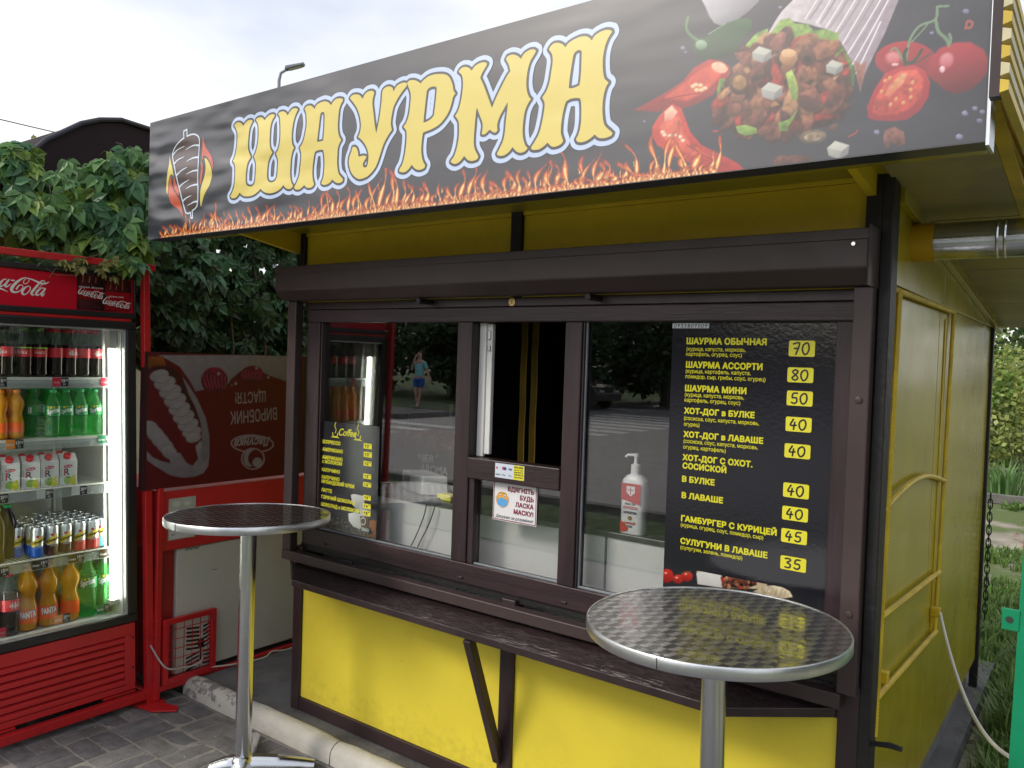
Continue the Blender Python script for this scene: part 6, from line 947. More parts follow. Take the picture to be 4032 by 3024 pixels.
q.cur = 3; q.poly([circ(-1.874, 1.362, .0062)], front, 2.4938); text(q, 'VISA', -1.859, 1.358, .018, .0075, front, 2.4940, True, .2)
part('sticker_print', q, [M_pyel2, flat('sticker_ink', (.03, .03, .04), .4), flat('sticker_red', (.6, .04, .03), .4), flat('sticker_blue', (.03, .06, .3), .4)], cs)

# ------------------------------------------------------------------ inside the kiosk
q = MB(); q.box(-3.07, 2.625, .24, -.64, 3.12, 1.150)
wc = thing('serving_counter', 'pale laminate counter standing inside behind the serving windows', 'counter', (-1.85, 2.87, .24))
M_lam = mat('pale_laminate', (.72, .72, .70), .35, var=.06, vs=3, dirt=.2, dirtcol=(.3, .29, .27)); M_top = mat('dark_worktop', (.05, .05, .055), .25, var=.3, vs=20)
for x0, x1 in ((-3.07, -2.215), (-2.205, -1.50), (-1.49, -.64)): kb_('front_board', [(x0, 2.63, .245, x1, 2.648, 1.135)], M_lam, .002, wc)
kb_('worktop', [(-3.08, 2.622, 1.136, -.63, 3.15, 1.158)], M_top, .003, wc)
# card terminal
ct = thing('card_terminal_box', 'white box with side vent and cables on the counter inside the left window', 'box', (-2.55, 2.77, 1.158))
q = MB(); q.prism([(-2.70, 2.78), (-2.485, 2.69), (-2.40, 2.765), (-2.615, 2.855)], lambda u, v, d: (u, v, d), 1.1585, 1.245); part('case', q, M_whitep, ct, bevel=.005)
q = MB(); dv = Vector((.215, -.09, 0)).normalized()
for k in range(6): p_ = Vector((-2.67, 2.766, 1.185)) + dv * (.012 * k); q.add([(p_.x - .002, p_.y - .002, 1.195), (p_.x + .004, p_.y - .006, 1.195), (p_.x + .004, p_.y - .006, 1.232), (p_.x - .002, p_.y - .002, 1.232)], [(0, 1, 2, 3)])
part('vent', q, mat('grey_vent', (.2, .21, .22), .6), ct)
q = MB(); q.tube(smooth3([(-2.69, 2.77, 1.19), (-2.71, 2.72, 1.18), (-2.73, 2.66, 1.162), (-2.76, 2.612, 1.12), (-2.80, 2.60, .98), (-2.83, 2.60, .80)]), .003, 6); part('cable', q, M_blk, ct, smooth=True)
q = MB(); q.tube(smooth3([(-2.35, 2.66, 1.165), (-2.38, 2.618, 1.155), (-2.40, 2.61, 1.08), (-2.44, 2.60, .98), (-2.50, 2.60, .88), (-2.47, 2.60, .84), (-2.42, 2.602, .95), (-2.36, 2.604, 1.06), (-2.335, 2.612, 1.14)]), .0028, 6); part('cable', q, M_blk, ct, smooth=True)
q = MB(); q.box(-2.37, 2.66, 1.1585, -2.29, 2.71, 1.185); single('yellow_sticker_pack', q, M_pyel2, 'small yellow packet beside the white box inside the kiosk', 'packet', bevel=.003)
# coffee machine with dark beans print
cm = thing('coffee_machine', 'dark coffee machine with a coffee bean print and white lettering inside the kiosk', 'coffee machine', (-2.60, 3.25, 1.158))
q = MB(); q.box(-3.02, 3.04, 1.1585, -2.56, 3.45, 1.42); part('body', q, mat('machine_dark', (.035, .02, .022), .4), cm, bevel=.01)
q = MB(); q.box(-2.95, 3.05, 1.4205, -2.63, 3.4, 1.56); part('bean_hopper', q, mat('smoked_plastic', (.05, .04, .045), .2), cm, bevel=.02)
pr = Print(-3010, 1310, -2570, 1418, 4.0, (.07, .03, .025)); pr.fill([(-3005, 1315), (-2575, 1315), (-2575, 1415), (-3005, 1415)], 22, [('6a3a30', '2a1410'), ('8a5648', '40221a'), ('5a2c26', '200e0c')], 240, '1a0a08')
pr.obj('bean_print', front, 3.0385, print_mat('beans_print', .35, 1.0), cm)
q = MB(); q.keep = True; text(q, 'NER', -2.845, 1.252, .115, .040, front, 3.038, False); text(q, 'AROMA', -2.825, 1.200, .185, .040, front, 3.038, False)
q.cur = 1; q.poly([[(-2.725, 1.29), (-2.70, 1.305), (-2.705, 1.285), (-2.725, 1.272)]], front, 3.0378); part('machine_lettering', q, [flat('lettering_silver', (.6, .6, .6), .3), flat('leaf_green', (.05, .3, .06), .4)], cm)
# hand sanitiser
sn = thing('sanitiser_bottle', 'white pump bottle of hand sanitiser with a red shield label inside the right window', 'bottle', (-1.40, 2.665, 1.158))
w_, d2 = .048, .030
q = MB()
ring = lambda w, d, z, n=20: [(-1.40 + w * math.copysign(abs(math.cos(2 * PI * k / n)) ** .6, math.cos(2 * PI * k / n)), 2.665 + d * math.copysign(abs(math.sin(2 * PI * k / n)) ** .6, math.sin(2 * PI * k / n)), z) for k in range(n)]
lv = [(.046, .028, 1.1585), (.048, .030, 1.163), (.048, .030, 1.34), (.046, .028, 1.355), (.030, .022, 1.372), (.016, .016, 1.378), (.016, .016, 1.39)]
vs = [p for a, b_, z in lv for p in ring(a, b_, z)]; q.add(vs, [(i * 20 + k, i * 20 + (k + 1) % 20, (i + 1) * 20 + (k + 1) % 20, (i + 1) * 20 + k) for i in range(len(lv) - 1) for k in range(20)] + [tuple(range(20)), tuple(range(120, 140))])
part('body', q, M_whitep, sn, smooth=True, auto=35)
q = MB(); q.lathe((-1.40, 2.665, 1.3901), [(.0175, 0), (.0175, .022), (.008, .026), (.006, .05), (.010, .052), (.010, .062), (.002, .064)], 16); q.tube([(-1.40, 2.665, 1.448), (-1.43, 2.655, 1.446), (-1.437, 2.653, 1.438)], .005, 8); part('pump', q, M_whitep, sn, smooth=True)
q = MB(); q.keep = True; fy = 2.6335; q.cur = 0
q.poly([[(-1.440, 1.285), (-1.362, 1.270), (-1.361, 1.345), (-1.440, 1.345)]], front, fy); q.poly([[(-1.440, 1.165), (-1.412, 1.168), (-1.405, 1.180), (-1.425, 1.20), (-1.440, 1.205)]], front, fy)
q.cur = 1; q.poly([[(-1.418, 1.335), (-1.384, 1.335), (-1.384, 1.312), (-1.401, 1.298), (-1.418, 1.312)]], front, fy - .0004); q.cur = 0; ribbon(q, [(-1.401, 1.330), (-1.401, 1.305)], .0016, front, fy - .0006); ribbon(q, [(-1.412, 1.321), (-1.390, 1.321)], .0016, front, fy - .0006)
q.cur = 2; text(q, 'MDA 72+', -1.401, 1.266, .045, .008, front, fy, True, align='C'); text(q, 'АНТИСЕПТИК', -1.401, 1.234, .055, .008, front, fy, True, align='C'); text(q, '72%', -1.401, 1.184, .022, .0075, front, fy, True, align='C')
q.cur = 0; text(q, 'ІНФЕКЦІЙ', -1.401, 1.196, .045, .007, front, fy, True, align='C'); text(q, 'ДЕЗІНФЕКЦІЙНИЙ ЗАСІБ', -1.401, 1.257, .06, .004, front, fy, True, align='C'); text(q, 'ДЛЯ РУК ТА МЕДИЧНОГО', -1.401, 1.251, .06, .004, front, fy, True, align='C')
q.cur = 3; q.poly([circ(-1.401, 1.218, .0085, 14)], front, fy); part('label', q, [flat('label_red', (.5, .03, .03), .4), flat('label_white', (.75, .75, .75), .4), flat('label_ink', (.05, .05, .06), .4), flat('label_brown', (.25, .16, .03), .4)], sn)
# yellow hanging strips in the hatch
q = MB()
cur_ = thing('yellow_curtain', 'pair of yellow hanging cloth strips in the dark serving hatch', 'curtain', (-2.10, 3.0, 1.16))
for x in (-2.165, -2.105):
    q = MB(); vs = []
    for k in range(14):
        z = 2.03 - k * .06; o_ = .0015 * math.sin(k * 1.3 + x * 30); vs += [(x - .020 + o_, 3.0, z), (x - .007 + o_, 2.985, z), (x + .007 + o_, 3.005, z), (x + .020 + o_, 2.992, z)]
    q.add(vs, [(i * 4 + j, i * 4 + j + 1, i * 4 + j + 5, i * 4 + j + 4) for i in range(13) for j in range(3)]); oo = part('strip', q, mat('yellow_cloth', (.22, .14, .012), .8, var=.3), cur_, smooth=True)
    sm = oo.modifiers.new('thickness', 'SOLIDIFY'); sm.thickness = .002

# ------------------------------------------------------------------ exhaust pipe
pp = thing('exhaust_pipe', 'shiny metal exhaust pipe leaving the right side wall under the eave', 'pipe', (-.5, 2.86, 2.14))
q = MB(); q.tube([(-.545, 2.86, 2.20), (-.472, 2.86, 2.20)], .061, 28); part('collar', q, mat('ochre_collar_paint', (.58, .34, .015), .4, var=.12, dirt=.2), pp, smooth=True)
q = MB(); q.tube([(-.4715 + k * .05, 2.86, 2.20) for k in range(21)], .0575, 32); part('duct', q, M_zinc, pp, smooth=True)
for x in (-.305, -.285, .1):
    q = MB(); q.tube([(x, 2.86, 2.20), (x + .004, 2.86, 2.20), (x + .008, 2.86, 2.20)], [.058, .0605, .058], 32, caps=False); part('duct_rib', q, M_zinc, pp, smooth=True)

# ------------------------------------------------------------------ bistro tables
def swirl():
    m = mat('engine_turned_steel', (.30, .31, .33), .2, 1.0, var=.08, vs=12)
    t = m.node_tree; b = t.nodes['Principled BSDF']; tcn = t.nodes.new('ShaderNodeTexCoord')
    N = lambda op, a=None, b_=None, c=None: None
    def M(op, *ins):
        n = t.nodes.new('ShaderNodeMath'); n.operation = op
        for i, x in enumerate(ins):
            if isinstance(x, (int, float)): n.inputs[i].default_value = x
            else: t.links.new(x, n.inputs[i])
        return n.outputs[0]
    sx = t.nodes.new('ShaderNodeSeparateXYZ'); mp_ = t.nodes.new('ShaderNodeMapping'); mp_.inputs['Scale'].default_value = (25, 25, 25); mp_.inputs['Rotation'].default_value = (0, 0, R(18))
    t.links.new(tcn.outputs['Object'], mp_.inputs['Vector']); t.links.new(mp_.outputs[0], sx.inputs[0])
    u, v = sx.outputs[0], sx.outputs[1]
    row = M('FLOOR', v); off = M('MULTIPLY', M('MODULO', row, 2), .5)
    fu = M('SUBTRACT', M('FRACT', M('ADD', u, off)), .5); fv = M('SUBTRACT', M('FRACT', v), .35)
    ang = M('ARCTAN2', fv, fu)
    # concentric brushing around each spot: its highlight fans are painted into the colour too
    fan = M('MULTIPLY_ADD', M('SINE', M('MULTIPLY', ang, 2)), .5, .5)
    rd = M('SQRT', M('ADD', M('MULTIPLY', fu, fu), M('MULTIPLY', fv, fv)))
    h = M('ADD', M('MULTIPLY', rd, .6), M('MULTIPLY', fan, .22))
    bp = t.nodes.new('ShaderNodeBump'); bp.inputs['Strength'].default_value = .32; bp.inputs['Distance'].default_value = .004; t.links.new(h, bp.inputs['Height']); t.links.new(bp.outputs[0], b.inputs['Normal'])
    rgh = M('MULTIPLY_ADD', fan, .26, .10); t.links.new(rgh, b.inputs['Roughness'])
    r = t.nodes.new('ShaderNodeMapRange'); r.inputs[3].default_value = .30; r.inputs[4].default_value = .46; t.links.new(fan, r.inputs[0])
    cb = t.nodes.new('ShaderNodeCombineColor'); 
    for i in range(3): t.links.new(r.outputs[0], cb.inputs[i])
    t.links.new(cb.outputs[0], b.inputs['Base Color']); b.inputs['Coat Weight'].default_value = .6; b.inputs['Coat Roughness'].default_value = .02
    return m
M_sw = swirl()
def bistro(base, top, rad, label, rot):
    base = Vector(base); top = Vector(top); t = thing('bistro_table', label, 'table', base, 'tall bistro tables in front of the kiosk')
    ax = (top - base).normalized(); h = (top - base).length
    t.rotation_mode = 'QUATERNION'; t.rotation_quaternion = Vector((0, 0, 1)).rotation_difference(ax)
    q = MB(); q.lathe((0, 0, h - .012), [(.001, -.004), (rad - .003, -.004), (rad - .003, .008), (.001, .008)], 96, cap=False); part('tabletop', q, M_sw, t, local=True, smooth=True, auto=30)
    q = MB(); q.lathe((0, 0, h - .032), [(rad - .0028, .0), (rad + .001, -.001), (rad + .003, .002), (rad + .003, .027), (rad + .0008, .0305), (rad - .0028, .0300)], 96, cap=False)
    n = 96; k0 = len(q.v); q.add([], []); q.f += [(5 * n + k, 5 * n + (k + 1) % n, (k + 1) % n, k) for k in range(n)]; q.mi += [0] * n
    part('rim', q, M_alub, t, local=True, smooth=True, auto=40)
    q = MB(); q.box(-.0006, -rad - .0045, h - .031, .0006, -rad - .002, h - .003); part('rim_joint', q, M_blk, t, local=True)
    q = MB(); q.lathe((0, 0, h - .06), [(.032, -.01), (.10, .0), (.11, .022), (.11, .028)], 24); part('top_plate', q, M_alub, t, local=True, smooth=True)
    q = MB(); q.lathe((0, 0, .05), [(.0335, 0), (.0335, h - .115)], 40); part('pole', q, M_alu, t, local=True, smooth=True)
    q = MB(); q.lathe((0, 0, .012), [(.045, 0), (.052, .01), (.05, .035), (.040, .048), (.0345, .052)], 32); part('hub', q, M_alu, t, local=True, smooth=True)
    for k in range(4):
        a = rot + k * PI / 2; c, s_ = math.cos(a), math.sin(a); q = MB()
        sec = []
        for i in range(9):
            x = .035 + (.265 if k != 2 else .10) * i / 8; w = .040 - .012 * i / 8; zt = .060 - .030 * (i / 8) ** 1.5; zb = .012 if i < 7 else .006
            sec.append([(x, -w, zb), (x, -w, zt * .55), (x, -w * .45, zt), (x, w * .45, zt), (x, w, zt * .55), (x, w, zb)])
        vs = [(p[0] * c - p[1] * s_, p[0] * s_ + p[1] * c, p[2]) for r_ in sec for p in r_]
        q.add(vs, [(i * 6 + j, i * 6 + (j + 1) % 6, (i + 1) * 6 + (j + 1) % 6, (i + 1) * 6 + j) for i in range(8) for j in range(6)] + [tuple(range(6)), tuple(range(48, 54))])
        part('foot', q, M_alu, t, local=True, smooth=True, auto=50)
    return t
bistro((-2.905, 2.075, 0.003), (-2.935, 2.10, 1.09), .337, 'round steel bistro table further left beside the red cage and coffee menu', R(45))
bistro((-.825, 2.105, 0.003), (-.845, 2.10, 1.09), .347, 'round steel bistro table nearest the camera under the large menu', R(40))

# ------------------------------------------------------------------ drinks fridge in its red rack
def sh(y, z): return y - .0262 * (z - .3)
def fq(q, y0, z0, y1, z1, x0, x1):      # upright block whose sides follow the fridge's slight lean
    q.prism([(sh(y0, z0), z0), (sh(y1, z0), z0), (sh(y1, z1), z1), (sh(y0, z1), z1)], lambda u, v, d: (d, u, v), x0, x1)
FY0, FY1 = 1.352, 2.112
F = thing('drinks_fridge', 'red and black glass door drinks fridge full of bottles and cans', 'fridge', (-4.15, 1.6, .09))
def fp(name, blocks, m, bevel=.003, parent=F, **k):
    q = MB()
    for b_ in blocks: fq(q, *b_)
    return part(name, q, m, parent, bevel=bevel, **k)
M_fin = mat('fridge_liner', (.50, .50, .46), .5, var=.08, vs=3)
fp('body', [(FY0, .10, FY0 + .03, 2.11, -4.55, -3.87), (FY1 - .03, .10, FY1, 2.11, -4.55, -3.87), (FY0 + .031, .10, FY1 - .031, 2.11, -4.55, -4.52), (FY0 + .031, 1.93, FY1 - .031, 2.11, -4.519, -3.87), (FY0 + .031, .10, FY1 - .031, .43, -4.519, -3.87)], M_redp)
fp('liner', [(FY0 + .031, .431, FY0 + .045, 1.929, -4.519, -3.875), (FY1 - .052, .431, FY1 - .031, 1.929, -4.519, -3.875), (FY0 + .046, .431, FY1 - .053, 1.929, -4.519, -4.50), (FY0 + .046, .431, FY1 - .053, .462, -4.499, -3.875), (FY0 + .046, 1.90, FY1 - .053, 1.929, -4.499, -3.875)], M_fin)
hd = fp('header_panel', [(FY0 + .012, 1.947, FY1 - .012, 2.108, -3.868, -3.832)], mat('red_header_film', (.52, .006, .022), .22, var=.06, vs=2, rvar=.05), .004)
fp('header_trim', [(FY0, 2.109, FY1, 2.135, -3.869, -3.824), (FY0, 1.922, FY1, 1.9465, -3.869, -3.826), (FY1 - .0115, 1.947, FY1, 2.1085, -3.869, -3.826)], M_blk)
fp('door_frame', [(FY0, 1.869, FY1, 1.905, -3.868, -3.83), (FY0, .43, FY1, .470, -3.868, -3.83), (FY1 - .046, .4705, FY1, 1.8685, -3.868, -3.83), (FY0, .4705, FY0 + .04, 1.8685, -3.868, -3.83)], M_blk, .005)
fp('red_stripe', [(FY0, 1.9055, FY1 - .03, 1.9215, -3.868, -3.832)], M_red)
fp('door_seal', [(FY1 - .054, .4785, FY1 - .0465, 1.8605, -3.862, -3.838), (FY0 + .041, .4705, FY1 - .0465, .478, -3.862, -3.838), (FY0 + .041, 1.861, FY1 - .0465, 1.8685, -3.862, -3.838)], mat('seal_silver', (.5, .52, .52), .35, .6), .001)
fp('door_glass', [(FY0 + .041, .4785, FY1 - .0545, 1.8605, -3.853, -3.848)], M_glassf, 0)
for y in (FY1 - .076, FY0 + .06):
    q = MB(); q.tube([(-3.925, sh(y, z), z) for z in (.535, 1.0, 1.4, 1.775)], .0125, 14); part('light_tube', q, mat('lit_tube', (.9, .95, .9), .5, emit=(1.0, 1.0, .90), es=7.0), F, smooth=True)
    q = MB(); fq(q, y - .018, .515, y + .018, .536, -3.945, -3.905); fq(q, y - .018, 1.775, y + .018, 1.87, -3.945, -3.905); part('tube_socket', q, M_fin, F)
for y in (2.005, 1.40):
    fp('shelf_upright', [(y, .465, y + .012, 1.90, -4.49, -4.478), (y + .015, .465, y + .027, 1.90, -3.99, -3.975)], M_whitep, .001)
M_wire = mat('white_wire', (.66, .66, .60), .4, var=.03)
SHZ = {1: 1.634, 2: 1.352, 3: 1.119, 4: .795, 5: .4655}
M_clear = glass_mat('clear_plastic_strip', (.9, .94, .94), haze=.28)
for k in (1, 2, 3, 4):
    z = SHZ[k]; s_ = MB()
    if k < 3:
        fq(s_, 1.40, z - .030, 2.03, z - .001, -3.958, -3.948); fq(s_, 1.40, z - .012, 2.03, z - .002, -4.47, -3.959)
    else:
        s_.tube([(-3.953, sh(1.40, z), z - .005), (-3.953, sh(2.035, z), z - .005)], .0045, 8); s_.tube([(-4.46, sh(1.40, z), z - .005), (-4.46, sh(2.035, z), z - .005)], .004, 6)
        for i in range(32): y = 1.405 + i * .0203; s_.box(-4.46, sh(y, z) - .0014, z - .0045, -3.951, sh(y, z) + .0014, z - .0017)
    shf = part('shelf', s_, M_wire, F)
    q = MB(); fq(q, 1.40, z - .052, 2.035, z - .012, -3.946, -3.944); part('label_rail', q, M_clear, shf)
# louvred lower grille
q = MB(); fq(q, FY0 + .01, .365, FY1 - .01, .425, -3.868, -3.838); fq(q, FY0 + .01, .09, FY1 - .01, .118, -3.868, -3.838); fq(q, FY1 - .062, .1185, FY1 - .01, .3645, -3.868, -3.838); fq(q, FY0 + .01, .1185, FY0 + .05, .3645, -3.868, -3.838)
gr = part('grille_frame', q, M_redp, F, bevel=.002)
q = MB(); fq(q, FY0 + .05, .118, FY1 - .062, .365, -3.8675, -3.862); part('grille_backing', q, M_blk, F)
for k in range(7):
    z = .118 + k * .0352
    q = MB(); q.prism([(-3.861, z + .003), (-3.838, z + .004), (-3.838, z + .022), (-3.850, z + .031), (-3.861, z + .031)], lambda u, v, d: (u, d, v), sh(FY0 + .0505, z), sh(FY1 - .0625, z)); part('grille_slat', q, M_redp, F, bevel=.002)
q = MB()
for z in (.35, .20): q.tube([(-3.8385, sh(FY1 - .022, z), z), (-3.8365, sh(FY1 - .022, z), z)], .006, 10)
part('grille_screw_hole', q, M_blk, F)
# header prints
pr = Print(1786, 1950, 2045, 2104, 2.5, 'a00c1c'); pr.ops(HDR, 5, 0)
pr.V = pr.V; o_ = pr.obj('bottle_picture', side, -3.8312, print_mat('header_print', .25, .8), hd)
q = MB(); q.keep = True; u0, v0, u1, v1 = [k / 1000 for k in HTXT[0]]
wfull = .300; script_logo(q, 1.369, v0 + .006, wfull, side, -3.8306, rot=R(.5), h=.094)
for b_ in HTXT[1:]:
    u0, v0, u1, v1 = [k / 1000 for k in b_]; script_logo(q, u0 + .003, v0 + .006, (u1 - u0), side, -3.8300, rot=R(-3), jn=5, h=.042)
text(q, 'ZERO SUGAR', 1.795, 2.052, .05, .006, side, -3.8302); text(q, 'ZERO CALORIES', 1.852, 2.052, .055, .006, side, -3.8302); text(q, 'ORIGINAL TASTE', 1.935, 2.018, .07, .006, side, -3.8302)
part('header_lettering', q, flat('print_white', (.72, .72, .70), .3), hd)
# price tags on the rails
M_tagk = flat('tag_black', (.015, .015, .02), .3); M_tagr = flat('tag_red', (.55, .02, .05), .3); M_tago = flat('tag_orange', (.8, .25, .04), .3); M_tagg = flat('tag_green', (.03, .22, .10), .3); M_tagw = flat('tag_white', (.6, .6, .6), .3); M_tagb = flat('tag_brown', (.05, .03, .01), .3)
def price_tag(y, z, main, cnt, m, word):
    z -= .0; y = y; q = MB(); q.keep = True; x = -3.9425
    q.cur = 0; q.box(x, y - .036, z, x + .001, y + .002, z + .040); q.cur = 1; q.box(x, y + .002, z, x + .001, y + .036, z + .040)
    q.cur = 2; text(q, main, y + .005, z + .018, .015, .015, side, x + .0015, True); text(q, '00', y + .0215, z + .022, .012, .011, side, x + .0015); text(q, cnt, y + .012, z + .005, .012, .008, side, x + .0015)
    if word == 'coke': script_logo(q, y - .031, z + .013, .028, side, x + .0015, jn=4, sub=1)
    else: text(q, word, y - .033, z + .013, .030, .010, side, x + .0015, True, .1 if word != 'FANTA' else 0)
    part('price_tag', q, [m, M_tagk, M_tagw], F)
for y, z, a, m, w_ in ((1.508, 1.592, '15', M_tagr, 'coke'), (1.772, 1.592, '15', M_tagr, 'coke'), (1.995, 1.592, '15', M_tagr, 'coke'), (1.580, 1.312, '15', M_tago, 'FANTA'), (1.985, 1.312, '15', M_tagg, 'Sprite'), (1.520, 1.072, '20', M_tagw, 'Rich'), (1.712, 1.072, '20', M_tagw, 'Rich'), (1.867, 1.072, '20', M_tagw, 'Rich'), (2.023, 1.072, '20', M_tagw, 'Rich'), (1.528, .742, '15', M_tagb, 'coke'), (1.695, .748, '15', M_tagb, 'Schweppes'), (1.858, .748, '15', M_tagb, 'Schweppes'), (2.005, .748, '15', M_tagb, 'Schweppes')):
    price_tag(y, z, a, '0,5', m, w_)
def ptag5(y, z, m, w_):
    global SHX
    q = MB()
for y, z, m, w_ in ((1.555, .470, M_tagr, 'coke'), (1.798, .470, M_tago, 'FANTA'), (1.995, .475, M_tagg, 'Sprite')): price_tag(y, z, '25', '1,0', m, w_)
# ------------------------------------------------------------------ drinks
M_cola = mat('cola_liquid', (.012, .005, .004), .06, var=.05); M_pet = liquid_mat('clear_bottle_neck', (.35, .40, .38), .16)
M_oran = liquid_mat('orange_drink', (.80, .38, .012), .84); M_lime = liquid_mat('green_bottle', (.16, .52, .20), .30, .05); M_olive = liquid_mat('olive_tea', (.09, .07, .012), .95); M_plum = liquid_mat('plum_drink', (.03, .010, .035), .97)
M_capr = flat('cap_red', (.60, .02, .03), .35); M_capg = flat('cap_green', (.03, .40, .12), .35); M_capo = flat('cap_orange', (.85, .26, .02), .35); M_capk = flat('cap_black', (.015, .015, .015), .35); M_capdg = flat('cap_dark_green', (.10, .22, .05), .4)
M_lr = flat('red_label', (.62, .02, .03), .35); M_lg = flat('green_label', (.02, .26, .07), .35); M_lo = flat('orange_label', (.88, .13, .01), .35); M_lw = flat('label_lettering_white', (.78, .78, .76), .35); M_ly = flat('label_yellow', (.85, .62, .02), .35); M_ll = flat('label_lime', (.35, .60, .04), .35); M_lk = flat('label_black', (.02, .02, .02), .35); M_lb = flat('label_navy', (.03, .04, .16), .35)
HB = 0.222
PROF = {'cola': [(.020, 0), (.030, .004), (.032, .015), (.030, .05), (.0315, .085), (.032, .13), (.031, .15), (.024, .175), (.014, .195), (.0125, .208)],
        'sprite': [(.020, 0), (.030, .004), (.032, .014), (.0305, .03), (.032, .05), (.031, .09), (.0325, .115), (.032, .145), (.026, .165), (.015, .19), (.0125, .208)],
        'fanta': [(.020, 0), (.030, .004), (.032, .014), (.032, .07), (.031, .085), (.024, .108), (.025, .122), (.033, .150), (.032, .168), (.020, .188), (.013, .198), (.0125, .208)]}
def wrap(fnr, z0):  # wrap flat coordinates (u arc, v height) round an upright cylinder whose front faces +x
    return lambda u, v, d: (math.cos(u / fnr) * (fnr + d), math.sin(u / fnr) * (fnr + d), z0 + v)
def bottle(kind, label, sc=1.0, cap=None, band=None, text_=None, lv=None, turn=0.0, alt=None):
    t = thing({'cola': 'cola_bottle', 'dark_cola': 'cola_bottle', 'lime': 'lemonade_bottle', 'orange': 'orange_drink_bottle', 'tea': 'tea_bottle'}[kind], label, 'bottle', (0, 0, 0))
    pk = {'cola': 'cola', 'dark_cola': 'cola', 'lime': 'sprite', 'orange': 'fanta', 'tea': 'cola'}[kind]; P_ = [(r * sc, z * sc) for r, z in PROF[pk]]; n = 20
    q = MB()
    if kind in ('cola', 'dark_cola'):
        k = 7; q.cur = 0; q.lathe((0, 0, 0), P_[:k], n); q.cur = 1; q.lathe((0, 0, .0005), P_[k - 1:], n, cap=False); ms = [M_cola, M_pet]
    elif kind == 'orange': q.lathe((0, 0, 0), P_, n); ms = [M_oran]
    elif kind == 'tea': q.lathe((0, 0, 0), P_, n); ms = [M_olive if alt != 'plum' else M_plum]
    else: q.lathe((0, 0, 0), P_, n); ms = [M_lime]
    part('body', q, ms, t, local=True, smooth=True, auto=60)
    q = MB(); z = P_[-1][1]; q.lathe((0, 0, z + .0005), [(.0150 * min(sc, 1.1), 0), (.0155 * min(sc, 1.1), .002), (.0150 * min(sc, 1.1), .012), (.013 * min(sc, 1.1), .0145)], 14); part('cap', q, cap, t, local=True, smooth=True)
    if band:
        z0, z1, m_, r_ = band; q = MB(); q.keep = True; r = r_ * sc; q.cur = 0
        vs = []
        for i in range(25):
            a = 2 * PI * i / 24; vs += [(r * math.cos(a), r * math.sin(a), z0 * sc), (r * math.cos(a), r * math.sin(a), z1 * sc)]
        q.add(vs, [(i * 2, i * 2 + 2, i * 2 + 3, i * 2 + 1) for i in range(24)]); fn = wrap(r, 0); H = (z1 - z0) * sc
        c_, s_ = math.cos(turn), math.sin(turn)
        if text_ == 'Coke': q.cur = 1; script_logo(q, -.020 * sc, z0 * sc + H * .32, .046 * sc, fn, .0006, jn=5, sub=2, h=.016 * sc)
        if alt == 'lime': q.cur = 3; q.add([fn(-.05 * sc, z1 * sc - H * .16, .0003), fn(.05 * sc, z1 * sc - H * .16, .0003), fn(.05 * sc, z1 * sc, .0003), fn(-.05 * sc, z1 * sc, .0003)], []); 
        if alt == 'lime':
            for i in range(16):
                a0, a1 = (-.05 + i * .00625) * sc, (-.05 + (i + 1) * .00625) * sc; q.cur = 3; q.add([fn(a0, z1 * sc - H * .12, .0003), fn(a1, z1 * sc - H * .12, .0003), fn(a1, z1 * sc - .0005, .0003), fn(a0, z1 * sc - .0005, .0003)], [(0, 1, 2, 3)])
                q.cur = 4; q.add([fn(a0, z1 * sc - H * .22, .0003), fn(a1, z1 * sc - H * .22, .0003), fn(a1, z1 * sc - H * .12, .0003), fn(a0, z1 * sc - H * .12, .0003)], [(0, 1, 2, 3)])
        if alt == 'code': q.cur = 1; q.add([fn(-.012 * sc, z0 * sc + H * .2, .0004), fn(.001 * sc, z0 * sc + H * .2, .0004), fn(.001 * sc, z1 * sc - H * .2, .0004), fn(-.012 * sc, z1 * sc - H * .2, .0004)], [(0, 1, 2, 3)])
        if text_ == 'Sprite':
            q.cur = 2; 
            for p4 in ([(-.022, .74), (-.008, .74), (-.008, .95), (-.022, .92)], [(-.008, .74), (.006, .84), (.006, .96), (-.008, .95)], [(.006, .84), (.026, .90), (.026, .97), (.006, .96)]): q.add([fn(u * sc, z0 * sc + H * v, .0004) for u, v in p4], [(0, 1, 2, 3)])
            q.cur = 1; text(q, text_, -.025 * sc, z0 * sc + H * .16, .054 * sc, .021 * sc, fn, .0006, True, .15, rot=R(14))
        if text_ == 'FANTA':
            q.cur = 3; q.add([fn(u * sc, z0 * sc + H * v, .0004) for u, v in ((-.018, .18), (.020, .14), (.026, .34), (-.014, .36))], [(0, 1, 2, 3)]); q.add([fn(u * sc, z0 * sc + H * v, .0004) for u, v in ((-.012, .80), (.004, .96), (.008, .84))], [(0, 1, 2)])
            q.cur = 5; text(q, text_, -.0225 * sc, z0 * sc + H * .33, .056 * sc, .026 * sc, fn, .0005, True, 0, rot=R(6)); q.cur = 1; text(q, text_, -.021 * sc, z0 * sc + H * .37, .052 * sc, .0225 * sc, fn, .0008, True, 0, rot=R(6))
        part('label', q, [m_, M_lw, M_ly, M_ll, M_lk, M_lb], t, local=True, smooth=False)
    return t
ordw = ['', 'first', 'second', 'third', 'fourth', 'fifth', 'sixth', 'seventh', 'eighth', 'ninth', 'tenth']
roww = ['front row', 'second row', 'third row', 'fourth row', 'fifth row', 'sixth row']
used = set()
_pj = random.Random(99)
